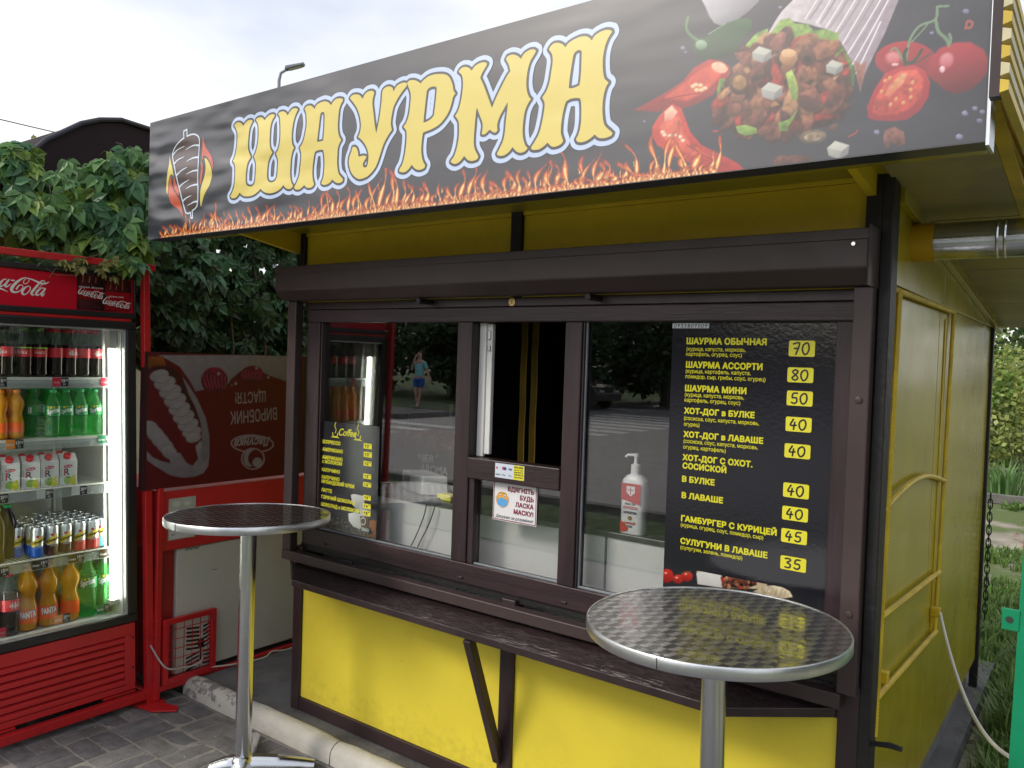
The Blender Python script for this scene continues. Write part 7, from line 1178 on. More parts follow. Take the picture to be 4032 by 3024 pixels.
def place(root, loc, label, group, rz=0.0):
    loc = (loc[0] + _pj.uniform(-.0025, .0025), loc[1] + _pj.uniform(-.0015, .0015), loc[2]); rz += _pj.uniform(-.12, .12) * (0 if 'carton' in label else 1) + _pj.uniform(-.03, .03)
    if root not in used: used.add(root); o = root; o.location = loc; o.rotation_euler = (0, 0, rz); o['label'] = label; o['group'] = group; return o
    return dup(root, loc, rz, label, group)
TURN = R(-40)         # labels face the camera
cb = dict(cap=M_capr, band=(.090, .134, M_lr, .0326))
C_red = bottle('cola', '', text_='Coke', **cb); C_code = bottle('cola', '', text_='Coke', alt='code', **cb)
C_lime = bottle('cola', '', cap=M_capdg, band=(.090, .134, M_lr, .0326), text_='Coke', alt='lime'); C_zero = bottle('cola', '', cap=M_capk, band=(.090, .134, M_lr, .0326), text_='Coke', alt='code')
C_spr = bottle('lime', '', cap=M_capg, band=(.100, .146, M_lg, .0330), text_='Sprite'); C_sprc = bottle('lime', '', cap=M_capg, band=(.100, .146, M_lg, .0330), alt='code')
C_fan = bottle('orange', '', cap=M_capo, band=(.030, .075, M_lo, .0326))
xs1 = -3.985
seq = [(1.485, C_zero, 'black cap', 0), (1.555, C_zero, 'black cap', -.25), (1.632, C_lime, 'green cap', -.1), (1.700, C_lime, 'green cap', .1), (1.768, C_red, 'red cap', 2.2), (1.832, C_code, 'red cap', .6), (1.893, C_red, 'red cap', 2.6), (1.948, C_code, 'red cap', .75)]
for r in range(3):
    for i, (y, rt, w_, a) in enumerate(seq):
        if r == 2 and i in (0,): continue
        x = xs1 - r * .067; place(rt, (x, y + (r * .006), SHZ[1] + .001), 'cola bottle, %s, %s from right, %s of top shelf' % (w_, ordw[len(seq) - i], roww[r]), 'cola bottles on the top shelf', TURN + a + r * .4)
for r in range(3):
    for i, y in enumerate((1.465, 1.533, 1.602)): place(C_fan, (xs1 - r * .067, y, SHZ[2] + .001), 'orange drink bottle, %s from the left, %s of the second shelf' % (ordw[i + 1], roww[r]), 'orange bottles on the second shelf', TURN + .9 + i + r)
    for i, y in enumerate((1.688, 1.752, 1.818, 1.886, 1.952)):
        if r == 0 and i == 0: continue
        rt = C_sprc if (i in (0,) or (r == 1 and i in (1, 3))) else C_spr
        place(rt, (xs1 - r * .067 + (.012 if i == 1 and r == 0 else 0), y + .012 * r, SHZ[2] + .001), 'green lemonade bottle, %s from the right, %s of the second shelf' % (ordw[5 - i], roww[r]), 'green bottles on the second shelf', TURN + (.35 if rt is C_spr else 0) + .1 * r)
# juice cartons
M_cart = flat('carton_white', (.74, .74, .72), .4); M_fruit = flat('carton_green_fruit', (.30, .48, .08), .45); M_grape = flat('carton_grapes', (.68, .66, .03), .45); M_cred = flat('carton_red', (.55, .02, .07), .4)
ct_ = thing('juice_carton', '', 'carton', (0, 0, 0)); w = .037; d = .030
q = MB(); q.box(-d * 2, -w, 0, 0, w, .118); part('body', q, M_cart, ct_, local=True, bevel=.002)
q = MB(); q.add([(-d * 2, -w, .1185), (0, -w, .1185), (0, w, .1185), (-d * 2, w, .1185), (-d * 1.5, -w, .150), (-d * 1.1, -w, .150), (-d * 1.1, w, .150), (-d * 1.5, w, .150)], [(0, 1, 5, 4), (1, 2, 6, 5), (2, 3, 7, 6), (3, 0, 4, 7), (4, 5, 6, 7)]); part('gable', q, M_cart, ct_, local=True, bevel=.001)
q = MB(); q.tube([(-.016, -.004, .134), (-.006, -.004, .148)], [.0165, .0155], 14); part('cap', q, M_capr, ct_, local=True, smooth=True)
q = MB(); q.keep = True; sd_ = lambda u, v, dd: (dd, u, v)
q.cur = 0; q.poly([[(.020 * math.cos(a) - .002, .092 + .0075 * math.sin(a) + .1 * .02 * math.cos(a)) for a in [2 * PI * k / 16 for k in range(16)]]], sd_, .0006)
q.cur = 1; text(q, 'Rich', -.002, .0885, .026, .008, sd_, .0010, False, .1, align='C', rot=R(5)); q.cur = 2; text(q, 'R', -.020, .050, .024, .032, sd_, .0006, False)
q.cur = 0; q.poly([[(-.020, .050), (-.0145, .050), (-.0145, .080), (-.020, .080)]], sd_, .0009)
q.cur = 3; q.poly([circ(-.001, .026, .019, 18)], sd_, .0008); q.cur = 4
for (a, b_) in ((.012, .030), (.020, .036), (.026, .026), (.017, .020), (.026, .014), (.011, .014), (.019, .008), (.022, .044)): q.poly([circ(a, b_, .0062, 9)], sd_, .0011)
q.cur = 2; q.poly([circ(-.003, .038, .004, 8, .002)], sd_, .0012); q.poly([[(-.033, .045), (-.0315, .045), (-.0315, .085), (-.033, .085)]], sd_, .0008)
part('carton_print', q, [M_cred, M_lw, flat('carton_ink', (.03, .03, .05), .4), M_fruit, M_grape], ct_, local=True)
for r in range(2):
    for i, y in enumerate((1.490, 1.572, 1.655, 1.738, 1.820)):
        place(ct_, (-3.955 - r * .068, y - .004 * r, SHZ[3] + .0005), 'white juice carton with red cap, %s from the right, %s' % (ordw[5 - i], roww[r]), 'juice cartons on the middle shelf', R(-9))
# cans
def can(colname, col):
    t = thing('soda_can', '', 'can', (0, 0, 0)); r = .0285; m = flat('can_' + colname, col, .3)
    q = MB(); q.cur = 0; q.lathe((0, 0, 0), [(.021, 0), (.027, .003), (r, .010), (r, .052)], 24, cap=False); q.cur = 1; q.lathe((0, 0, 0), [(r, .052), (r, .128), (.0265, .134), (.0245, .139), (.0255, .1405)], 24, cap=False); part('body', q, [m, M_alub], t, local=True, smooth=True, auto=50)
    q = MB(); q.lathe((0, 0, .1365), [(.0252, .0035), (.0235, .0005), (.0015, .0005)], 24, cap=False); part('lid', q, M_alu, t, local=True, smooth=True)
    q = MB(); q.lathe((0, 0, .1372), [(.001, .001), (.009, .001), (.0095, .002), (.001, .0022)], 12, cap=False); part('ring_pull', q, M_alub, t, local=True, smooth=True)
    q = MB(); q.keep = True; fn = wrap(r, 0); q.cur = 0
    S4 = [(-.021, .058, .072), (-.014, .050, .078), (-.004, .055, .082), (.008, .062, .088), (.020, .070, .096), (.030, .078, .101)]
    for e, dd, cc in ((.0022, .0003, 0), (0, .0006, 1)):
        q.cur = cc
        for a, b_ in zip(S4[:-1], S4[1:]): q.add([fn(a[0], a[1] - e, dd), fn(b_[0], b_[1] - e, dd), fn(b_[0], b_[2] + e, dd), fn(a[0], a[2] + e, dd)], [(0, 1, 2, 3)])
    q.cur = 2; text(q, 'Schweppes', -.018, .060, .062, .0125, fn, .0009, True, .2, rot=R(19)); q.cur = 3; 
    q.poly([circ(.006, .098, .0065, 12)], fn, .0009); q.cur = 0; text(q, {'blue': 'CLASSIC', 'brown': 'POMEGRANATE', 'red': 'GRAPEFRUIT', 'turquoise': 'BITTER LEMON'}[colname], -.004, .044, .026, .004, fn, .0005, rot=R(6))
    part('can_print', q, [M_lw, M_ly, M_lk, M_lr], t, local=True); return t
cans = {'blue': can('blue', (.01, .12, .55)), 'brown': can('brown', (.07, .022, .022)), 'red': can('red', (.60, .05, .05)), 'turquoise': can('turquoise', (.12, .52, .55))}
cols = [(1.635, 'blue'), (1.700, 'blue'), (1.764, 'brown'), (1.828, 'brown'), (1.891, 'red'), (1.952, 'red'), (2.005, 'turquoise')]
for r in range(6):
    for i, (y, c_) in enumerate(cols):
        if i == 0 and r < 1 or (i == 6 and r > 4): continue
        place(cans[c_], (-3.985 - r * .0605 - (.0 if i < 6 else .02), y - (.008 if i == 6 else 0), SHZ[4] + .0005), '%s and silver soda can, %s from the right, %s of cans' % (c_, ordw[7 - i], roww[r]), 'soda cans on the fourth shelf', TURN + .15 + (0.1 * ((i * 7 + r * 3) % 5) if r else 0))
Tg = bottle('tea', '', sc=1.12, cap=M_capg); Tp = bottle('tea', '', sc=1.12, cap=M_capg, alt='plum')
for x, y, rt, w_ in ((-3.99, 1.455, Tg, 'olive tea bottle with green cap at the left front of the fourth shelf'), (-3.99, 1.530, Tg, 'olive tea bottle with green cap beside the plum coloured bottles'), (-4.065, 1.535, Tg, 'olive tea bottle with green cap behind the front tea bottle'), (-4.05, 1.598, Tp, 'plum coloured drink bottle with green cap nearest the cans'), (-4.125, 1.595, Tp, 'plum coloured drink bottle with green cap behind the other plum bottle')):
    place(rt, (x, y, SHZ[4] + .001), w_, 'tea bottles on the fourth shelf', .4)
BC = bottle('cola', '', sc=1.28, cap=M_capr, band=(.088, .128, M_lr, .0326), text_='Coke', alt='code'); BF = bottle('orange', '', sc=1.30, cap=M_capo, band=(.028, .078, M_lo, .0328), text_='FANTA'); BFp = bottle('orange', '', sc=1.30, cap=M_capo, band=(.028, .078, M_lo, .0328)); BS = bottle('lime', '', sc=1.30, cap=M_capg, band=(.110, .150, M_lg, .0330), text_='Sprite')
zb = SHZ[5] - .001
for x, y, rt, a, w_ in ((-3.985, 1.492, BC, .9, 'large dark cola bottle with red cap cut by the left picture edge'), (-3.975, 1.580, BC, .9, 'large dark cola bottle with red cap beside the orange bottles on the bottom shelf'),
                        (-3.985, 1.662, BF, .2, 'large orange drink bottle with printed label beside the cola bottle'), (-3.985, 1.753, BF, .25, 'large orange drink bottle with printed label in the middle of the bottom shelf'), (-3.985, 1.853, BFp, 0, 'large orange drink bottle turned to its plain label beside the green bottles'),
                        (-4.075, 1.80, BFp, 0, 'large orange drink bottle behind the two front ones'), (-4.075, 1.70, BFp, 0, 'large orange drink bottle behind the labelled bottle on the left'), (-4.075, 1.90, BS, .3, 'large green lemonade bottle behind the plain orange one'),
                        (-3.99, 1.935, BS, .25, 'large green lemonade bottle in the front row beside the orange bottles'), (-3.995, 2.015, BS, .45, 'large green lemonade bottle in the right front corner of the bottom shelf'), (-4.08, 1.985, BS, .3, 'large green lemonade bottle behind the two front green ones')):
    place(rt, (x, y, zb), w_, 'large bottles on the bottom shelf', TURN + a)

# ------------------------------------------------------------------ red rack round the fridge
RK = thing('fridge_rack', 'red welded square tube rack standing around the drinks fridge', 'rack', (-4.15, 1.6, 0))
q = MB(); q.prism([(2.150, .0), (2.188, .0), (2.118, 2.16), (2.086, 2.16)], lambda u, v, d: (d, u, v), -3.835, -3.80); part('post', q, M_red, RK, bevel=.003)
q = MB(); q.prism([(1.315, .0), (1.345, .0), (1.295, 2.16), (1.265, 2.16)], lambda u, v, d: (d, u, v), -3.835, -3.80); part('post', q, M_red, RK, bevel=.003)
for x in (-4.62,):
    q = MB(); q.box(x, 2.14, 0, x + .035, 2.172, 2.16); part('post', q, M_red, RK, bevel=.003)
q = MB(); q.box(-3.835, 1.345, .030, -3.80, 2.149, .072); part('bottom_rail', q, M_red, RK, bevel=.003)
q = MB(); q.box(-4.58, 2.142, .030, -3.836, 2.17, .068); q.box(-4.55, 1.34, .03, -4.51, 2.14, .068); part('bottom_rail', q, M_red, RK, bevel=.003)
q = MB(); q.box(-3.84, 1.265, 2.161, -3.805, 2.15, 2.192); part('top_rail', q, M_red, RK, bevel=.003)
q = MB(); q.box(-4.62, 2.10, 2.161, -3.841, 2.135, 2.192); q.box(-4.62, 1.3, 2.161, -4.585, 2.10, 2.192); part('top_rail', q, M_red, RK, bevel=.003)
for x in (-4.2,):
    for y in (1.4, 1.95): q = MB(); q.box(-4.5, y, .0725, -3.84, y + .16, .085); part('support_plate', q, M_red, RK, bevel=.002)
q = MB(); q.prism([(-3.865, 2.09), (-3.70, 2.12), (-3.62, 2.20), (-3.66, 2.235), (-3.74, 2.21), (-3.80, 2.24), (-3.86, 2.20)], lambda u, v, d: (u, v, d), .002, .010); part('foot_plate', q, M_red, RK, bevel=.002)
q = MB(); q.tube([(-3.79, 1.98, .45), (-3.784, 1.98, .45)], .006, 8); 
single('bread_crumb', (lambda b_: (b_.tube([(-3.92, 1.67, .004), (-3.905, 1.668, .012), (-3.89, 1.662, .006)], [.008, .012, .007], 6), b_)[1])(MB()), mat('crumb', (.6, .52, .3), .9, var=.3), 'small pale crumb lying on the paving under the red fridge grille', 'crumb')

# ------------------------------------------------------------------ chest freezer in its red cage
FZ = thing('chest_freezer', 'white chest freezer with red band and a raised red ice cream lid', 'freezer', (-4.1, 2.75, .09))
fx = -3.80
q = MB(); q.box(-4.45, 2.30, .105, fx - .012, 3.44, .757); part('body', q, mat('freezer_white', (.52, .52, .47), .45, var=.05, vs=2, dirt=.3, dirtcol=(.34, .32, .27)), FZ, bevel=.006)
q = MB(); q.box(-4.45, 2.205, .10, fx - .03, 2.297, .757); sp_ = part('side_panel', q, mat('freezer_side_red', (.30, .018, .022), .4), FZ, bevel=.004)
q = MB(); q.box(-4.46, 2.205, .760, fx - .002, 3.45, 1.064); rb = part('red_band', q, M_redp, FZ, bevel=.004)
q = MB(); q.box(-3.835, 2.10, 1.083, -3.7915, 3.30, 1.765); ld = part('lid', q, mat('lid_dark_edge', (.03, .008, .01), .4), FZ)
pr = Print(2112, 1085, 3060, 1763, 3.0, '5a0a18'); pr.ops(AD, 12, 0); pr.c = np.clip(pr.c * .85, 0, .7); pr.obj('lid_print', side, -3.7905, print_mat('lid_print', .4, 1.0), ld)  # print toned down: the shade on the lid is in its colours
q = MB(); q.keep = True; q.cur = 0; M_cr = flat('lid_lettering', (.24, .20, .21), .4)
text(q, 'ЩАСТЯ!', 2.800, 1.565, .195, .060, side, -3.7898, rot=R(182)); text(q, 'ВИРОБНИК', 2.877, 1.472, .300, .068, side, -3.7898, rot=R(183)); text(q, 'Ласунка', 2.838, 1.306, .228, .046, side, -3.7896, True, .2, rot=R(180))
part('lid_lettering', q, M_cr, ld)
# moulded vent with curved slots, glued note
q = MB(); q.keep = True
for sgn in (-1, 1):
    for k in range(10):
        y0 = 2.447; yy = [(y0 + sgn * (.010 + .075 * i / 5)) for i in range(6)]; zz = [.315 - k * .0215 + .020 * (1 - math.cos(i / 5 * PI / 2)) * (1 if sgn > 0 else -.0) - (.018 * (i / 5) if k > 5 else -.010 * (i / 5)) * (1 if sgn > 0 else 1) for i in range(6)]
        for a in range(5): q.add([side(yy[a], zz[a], fx - .011), side(yy[a + 1], zz[a + 1], fx - .011), side(yy[a + 1], zz[a + 1] + .011, fx - .011), side(yy[a], zz[a] + .011, fx - .011)], [(0, 1, 2, 3)])
q.poly([circ(2.447, .235, .020, 16, .026)], side, fx - .0106); ribbon(q, [(2.447, .22), (2.447, .14)], .004, side, fx - .0106, sgn=1)
part('vent', q, M_blk, FZ)
q = MB(); q.keep = True; q.cur = 0; text(q, '0975873867', 2.345, .742, .08, .012, side, fx - .0108, False, .2); ribbon(q, catmull([(2.50, .62), (2.52, .612), (2.535, .614)], False, 3), .0012, side, fx - .0108, sgn=1); part('marker_scribble', q, M_ink, FZ)
q = MB(); q.box(fx - .0015, 2.242, .812, fx, 2.392, 1.024); nn = single('handwritten_note', q, mat('note_paper', (.40, .42, .36), .35, var=.12, vs=18), 'handwritten price note with a photo strip glued on the red freezer band', 'note')
q = MB(); q.keep = True; q.cur = 1; q.poly([[(2.249, .818), (2.385, .818), (2.385, .972), (2.249, .965)]], side, fx + .0003); q.cur = 2; q.poly([circ(2.285, .995, .022, 12, .016)], side, fx + .0004); q.poly([circ(2.345, .992, .020, 12, .012)], side, fx + .0004)
q.cur = 0; rr = random.Random(8)
for k, (t_, w_) in enumerate((('Сухар. Фрікс', .085), ('Світогор (мак)', .08), ('Сирок', .05), ('Сметана', .06), ('Кефір', .05), ('бу', .02))): text(q, t_, 2.256 + .003 * (k % 2), .955 - k * .024, w_, .009, side, fx + .0006, False, .3, rot=R(1)); text(q, ('200', '185', '250', '62', '79', '')[k] or '-', 2.356, .956 - k * .024, .018, .009, side, fx + .0006)
part('note_writing', q, [M_ink, flat('note_white', (.55, .56, .56), .4), flat('note_photo', (.55, .56, .50), .4)], nn)
CG = thing('freezer_cage', 'red steel cage with a small wire mesh gate around the freezer', 'cage', (-3.8, 2.6, 0))
q = MB(); q.box(-3.81, 2.178, .012, -3.783, 2.206, 1.085); part('post', q, M_red, CG, bevel=.003)
q = MB(); q.tube([(-3.797, 2.188, 1.085), (-3.797, 2.180, 1.104), (-3.797, 2.188, 1.112)], .006, 8); part('latch_hook', q, M_red, CG, smooth=True)
q = MB(); q.box(-3.815, 2.207, .052, -3.785, 3.45, .080); part('bottom_rail', q, M_red, CG, bevel=.003)
for z in (.21, .275): 
    q = MB(); q.box(-3.80, 2.14, z + .14, -3.792, 2.218, z + .148); part('link_bar', q, M_red, CG)
q = MB(); q.box(-3.795, 2.216, .084, -3.770, 2.242, .415); q.box(-3.795, 2.485, .084, -3.770, 2.511, .415); q.box(-3.795, 2.2425, .388, -3.770, 2.4845, .415); q.box(-3.795, 2.2425, .084, -3.770, 2.4845, .112); gt = part('gate_frame', q, M_red, CG, bevel=.002)
for k in range(5): q = MB(); y = 2.285 + k * .046; q.tube([(-3.782, y, .110), (-3.782, y, .390)], .0022, 6); part('mesh_wire', q, M_red, gt)
for k in range(5): q = MB(); z = .155 + k * .050; q.tube([(-3.779, 2.240, z), (-3.779, 2.487, z)], .0022, 6); part('mesh_wire', q, M_red, gt)
q = MB()
for k in range(5):
    q.tube([(-3.85 - .07 * k, 2.195, .02), (-3.85 - .07 * k, 2.195, .42)], .002, 5); q.tube([(-3.82, 2.195, .06 + .08 * k), (-4.2, 2.195, .06 + .08 * k)], .002, 5)
part('side_mesh', q, M_red, CG)
q = MB(); q.tube(smooth3([(-3.80, 2.16, .30), (-3.76, 2.22, .18), (-3.758, 2.32, .155), (-3.758, 2.40, .15), (-3.80, 2.46, .17)]), .0045, 8); single('grey_cable', q, mat('grey_cable', (.42, .41, .38), .5), 'grey cable hanging through the red mesh gate to the freezer', 'cable', smooth=True)
q = MB(); q.tube(smooth3([(-3.775, 2.48, .105), (-3.76, 2.62, .085), (-3.75, 2.8, .072), (-3.78, 2.88, .08), (-3.76, 2.97, .072), (-3.77, 3.2, .073), (-3.78, 3.5, .074)]), .0045, 8); single('floor_cable', q, mat('pale_cable', (.52, .50, .44), .5), 'pale cable lying along the foot of the freezer under the red rail', 'cable', smooth=True)

# ------------------------------------------------------------------ foliage
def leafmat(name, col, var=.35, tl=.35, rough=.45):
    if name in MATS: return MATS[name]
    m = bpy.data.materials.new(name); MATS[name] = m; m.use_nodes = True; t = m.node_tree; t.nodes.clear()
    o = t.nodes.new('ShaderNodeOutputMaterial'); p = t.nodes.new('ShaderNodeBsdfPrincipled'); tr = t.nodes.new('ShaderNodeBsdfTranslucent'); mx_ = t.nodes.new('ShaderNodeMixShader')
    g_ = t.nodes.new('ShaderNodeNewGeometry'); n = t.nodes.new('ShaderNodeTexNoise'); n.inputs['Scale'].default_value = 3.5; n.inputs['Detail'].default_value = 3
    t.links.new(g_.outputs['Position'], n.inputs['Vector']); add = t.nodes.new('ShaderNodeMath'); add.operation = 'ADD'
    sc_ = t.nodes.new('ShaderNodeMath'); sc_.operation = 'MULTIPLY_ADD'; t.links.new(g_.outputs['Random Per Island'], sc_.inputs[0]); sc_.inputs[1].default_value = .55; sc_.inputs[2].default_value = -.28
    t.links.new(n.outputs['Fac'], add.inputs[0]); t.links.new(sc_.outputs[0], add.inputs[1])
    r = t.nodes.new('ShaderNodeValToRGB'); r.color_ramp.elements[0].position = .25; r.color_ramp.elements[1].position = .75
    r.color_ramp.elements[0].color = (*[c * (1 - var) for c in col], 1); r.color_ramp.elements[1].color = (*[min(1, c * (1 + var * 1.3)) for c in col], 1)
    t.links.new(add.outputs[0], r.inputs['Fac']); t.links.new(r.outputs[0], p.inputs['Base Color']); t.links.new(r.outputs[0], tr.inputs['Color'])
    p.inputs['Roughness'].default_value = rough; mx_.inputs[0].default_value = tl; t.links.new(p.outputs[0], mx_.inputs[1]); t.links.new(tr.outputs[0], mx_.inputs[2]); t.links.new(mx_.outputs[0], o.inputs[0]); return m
M_lf = [leafmat('creeper_leaf', (.12, .245, .08)), leafmat('creeper_leaf_young', (.17, .27, .05)), leafmat('creeper_leaf_old', (.07, .17, .08))]
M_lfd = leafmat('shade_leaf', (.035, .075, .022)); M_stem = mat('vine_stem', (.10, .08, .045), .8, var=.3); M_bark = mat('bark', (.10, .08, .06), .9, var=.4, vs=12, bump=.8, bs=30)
def leaflet(q, o, d, nrm, L, W, fold=.18):
    d = d.normalized(); s_ = d.cross(nrm).normalized(); n = s_.cross(d).normalized(); pts = []
    mid = [o + d * L * t - n * L * .22 * t * t for t in (0, .3, .62, 1.0)]
    wd_ = (0, .46, .38, 0); up = [m + s_ * W * w_ + n * W * fold * (w_ > 0) for m, w_ in zip(mid, wd_)]; dn = [m - s_ * W * w_ + n * W * fold * (w_ > 0) for m, w_ in zip(mid, wd_)]
    tip = mid[3]
    q.add([mid[0], mid[1], mid[2], tip, up[1], up[2], dn[1], dn[2]], [(0, 4, 1), (1, 4, 5, 2), (2, 5, 3), (0, 1, 6), (1, 2, 7, 6), (2, 3, 7)])
def palmate(q, o, d, nrm, L, rr, n=5):
    d = d.normalized(); s_ = d.cross(nrm).normalized()
    for k in range(n):
        a = (k - (n - 1) / 2) * R(38) + rr.uniform(-.15, .15); dd = d * math.cos(a) + s_ * math.sin(a); l = L * (1 - .13 * abs(k - (n - 1) / 2)) * rr.uniform(.85, 1.1)
        leaflet(q, o + dd * L * .05, dd + nrm * rr.uniform(-.15, .1), nrm, l, l * .62)
def leaf_mesh(name, m, seed, L=.075, stalk=True):
    rr_ = random.Random(seed); q = MB(); q.keep = True; q.cur = 0; palmate(q, Vector((0, 0, 0)), Vector((0, .25, -1)), Vector((1, 0, .25)).normalized(), L, rr_)
    q.cur = 1
    if stalk: q.tube([(0, 0, 0), (-.02, 0, .02), (-.05, .004, .022)], .0011, 4)
    return mesh_of(name, q, [m, M_stem], True)
def creeper(label, name, regions, nparts, nstuff, mats_w, L=(.9, 1.55), group=None, base=(0, 0, 0), seed=3, stems=()):
    t = thing(name, label, 'climbing plant', base); rr_ = random.Random(seed)
    pool = [(leaf_mesh('leaf', m, seed * 10 + k), w) for m, w in mats_w for k in range(3)]
    q = MB(); q.keep = True; tot = sum(r[-1] for r in regions); allp = []
    for reg in regions:
        fnp, wgt = reg
        for _ in range(int((nparts + nstuff) * wgt / tot)): allp.append(fnp(rr_))
    allp.sort(key=lambda p: -p[0]); 
    for i, p in enumerate(allp):
        s_ = rr_.uniform(*L); e = (rr_.uniform(-.5, .5), rr_.uniform(-.9, .5), rr_.uniform(-1.2, 0.7))
        if i < nparts:
            me = rr_.choices([m for m, w in pool], [w for m, w in pool])[0]; o = bpy.data.objects.new('leaf', me); C.objects.link(o); o.parent = t
            o.location = Vector(p) - Vector(base); o.rotation_euler = e; o.scale = (s_, s_, s_)
        else:
            rm = Matrix.Identity(3); from mathutils import Euler; rm = Euler(e).to_matrix(); q.cur = rr_.choices(range(len(mats_w)), [w for m, w in mats_w])[0]
            palmate(q, Vector(p), rm @ Vector((0, .25, -1)), (rm @ Vector((1, 0, .25))).normalized(), .075 * s_, rr_)
    if nstuff: part('leaves', q, [m for m, w in mats_w], t, smooth=True, kind='stuff')
    for st_ in stems: q = MB(); q.tube(*st_, 5); part('stem', q, M_stem, t, smooth=True)
    return t
def blob(c, r, flatx=None):
    def fn(rr_):
        while True:
            v = Vector((rr_.uniform(-1, 1), rr_.uniform(-1, 1), rr_.uniform(-1, 1)))
            if v.length < 1: break
        return (c[0] + v.x * r[0], c[1] + v.y * r[1], c[2] + v.z * r[2])
    return fn
cr = [(blob((-4.02, 1.50, 2.33), (.16, .34, .19)), 5), (blob((-4.0, 1.85, 2.42), (.16, .26, .26)), 6), (blob((-3.93, 2.06, 2.45), (.15, .16, .32)), 6), (blob((-3.85, 2.02, 2.27), (.08, .13, .15)), 3), (blob((-4.15, 1.66, 2.63), (.08, .09, .09)), 1.2), (blob((-3.90, 2.13, 2.62), (.08, .09, .16)), 1.6), (blob((-4.15, 1.66, 2.66), (.05, .07, .07)), .6), (blob((-4.1, 1.1, 2.28), (.2, .4, .2)), 1), (blob((-4.1, 1.45, 2.42), (.12, .16, .12)), 1.4)]
stems = [([(-3.85, 1.95, 2.24), (-3.80, 1.85, 2.20), (-3.80, 1.72, 2.15), (-3.81, 1.62, 2.165)], .0022), ([(-3.81, 1.90, 2.18), (-3.80, 1.78, 2.115), (-3.80, 1.68, 2.125), (-3.805, 1.655, 2.08)], .0018)]
creeper('broad leaved green creeper spilling over the red fridge rack below the dark arch', 'creeper', cr, 300, 230, [(M_lf[0], 5), (M_lf[1], 2.6), (M_lf[2], 2.5)], base=(-4.0, 1.8, 2.1), stems=stems)
tip = [(blob((-3.80, 1.80, 2.165), (.02, .10, .03)), 3), (blob((-3.80, 1.92, 2.16), (.03, .06, .06)), 2)]
creeper('young reddish creeper tip trailing over the red header of the drinks fridge', 'creeper_shoot', tip, 16, 0, [(leafmat('creeper_tip_leaf', (.22, .21, .06)), 1)], L=(.45, .7), base=(-3.80, 1.8, 2.1), seed=9, stems=[([(-3.80, 1.98, 2.22), (-3.795, 1.86, 2.15), (-3.795, 1.74, 2.13), (-3.80, 1.63, 2.155), (-3.80, 1.60, 2.12)], .002), ([(-3.80, 1.86, 2.16), (-3.795, 1.76, 2.10), (-3.80, 1.68, 2.095), (-3.80, 1.64, 2.12)], .0016)])
# shaded hedge behind the freezer
hd_ = [(blob((-4.55, 2.95, 2.15), (.22, .85, .38)), 8), (blob((-4.35, 2.55, 2.25), (.22, .35, .30)), 4), (blob((-4.6, 3.2, 1.80), (.2, .7, .22)), 5), (blob((-4.4, 2.45, 1.92), (.18, .35, .22)), 3), (blob((-4.35, 2.62, 1.72), (.10, .10, .16)), 1.0), (blob((-4.8, 3.7, 2.1), (.2, .5, .5)), 3), (blob((-4.75, 3.1, 2.62), (.2, .8, .2)), 4)]
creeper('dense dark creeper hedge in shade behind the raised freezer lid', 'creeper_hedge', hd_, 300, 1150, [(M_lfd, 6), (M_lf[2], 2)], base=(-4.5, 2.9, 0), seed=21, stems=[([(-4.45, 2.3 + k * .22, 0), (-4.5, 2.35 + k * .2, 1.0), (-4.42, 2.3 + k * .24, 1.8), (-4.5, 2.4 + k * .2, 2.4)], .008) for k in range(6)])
# dark barrel canopy behind
XC = -4.28; kx = XC / -5.0
arc = [(1.70, 2.42), (1.76, 2.52), (1.909, 2.68), (2.001, 2.801), (2.145, 2.963), (2.34, 3.105), (2.45, 3.155), (2.58, 3.187), (2.763, 3.177), (2.80, 3.15), (2.82, 2.42)]
arc = [(u * kx, 1.78 + (v - 1.78) * kx) for u, v in arc]
q = MB(); q.prism(arc, lambda u, v, d: (d, u, v), XC - .03, XC); DC = single('barrel_canopy', q, mat('dark_tarpaulin', (.024, .016, .018), .8, spec=.15, var=.15, vs=3, bump=.5, bs=3.5), 'dark brown rounded canopy end rising behind the creeper', 'canopy')
q = MB(); q.tube([(XC + .005, u, v) for u, v in arc], .014, 8); part('canopy_hoop', q, mat('black_hoop', (.02, .02, .035), .4), DC, smooth=True)
q = MB(); n = len(arc); q.add([(XC - .031, u, v) for u, v in arc] + [(-5.1, u, v) for u, v in arc], [(i, i + 1, n + i + 1, n + i) for i in range(n - 1)]); part('canopy_roof', q, MATS['dark_tarpaulin'], DC, smooth=True)
q = MB(); q.add([(-4.30, 2.2, 2.66), (-4.30, 4.1, 2.66), (-6.6, 4.1, 3.02), (-6.6, 2.2, 3.02), (-4.30, 2.2, 2.68), (-4.30, 4.1, 2.68), (-6.6, 4.1, 3.04), (-6.6, 2.2, 3.04)], [(0, 1, 2, 3), (4, 5, 6, 7), (0, 1, 5, 4), (1, 2, 6, 5), (2, 3, 7, 6), (3, 0, 4, 7)]); part('added_shade_sheet', q, MATS['dark_tarpaulin'], DC)  # added sheet, not part of the canopy: shades the hedge and darkens behind it
# cream wall and grey block wall beyond
q = MB(); q.box(-7.2, 2.6, 0, -7.0, 9, 2.5); cw = single('cream_wall', q, mat('cream_render', (.55, .50, .36), .85, var=.15, dirt=.4, dirtcol=(.25, .22, .15)), 'cream rendered wall glimpsed through the dark creeper hedge', 'wall')
q = MB(); q.box(-6.9, .2, 0, -6.7, 1.95, 2.55); single('grey_block_wall', q, mat('grey_block', (.22, .21, .19), .9, var=.3, bump=.5), 'grey weathered wall end behind the creeper at the left edge', 'wall')

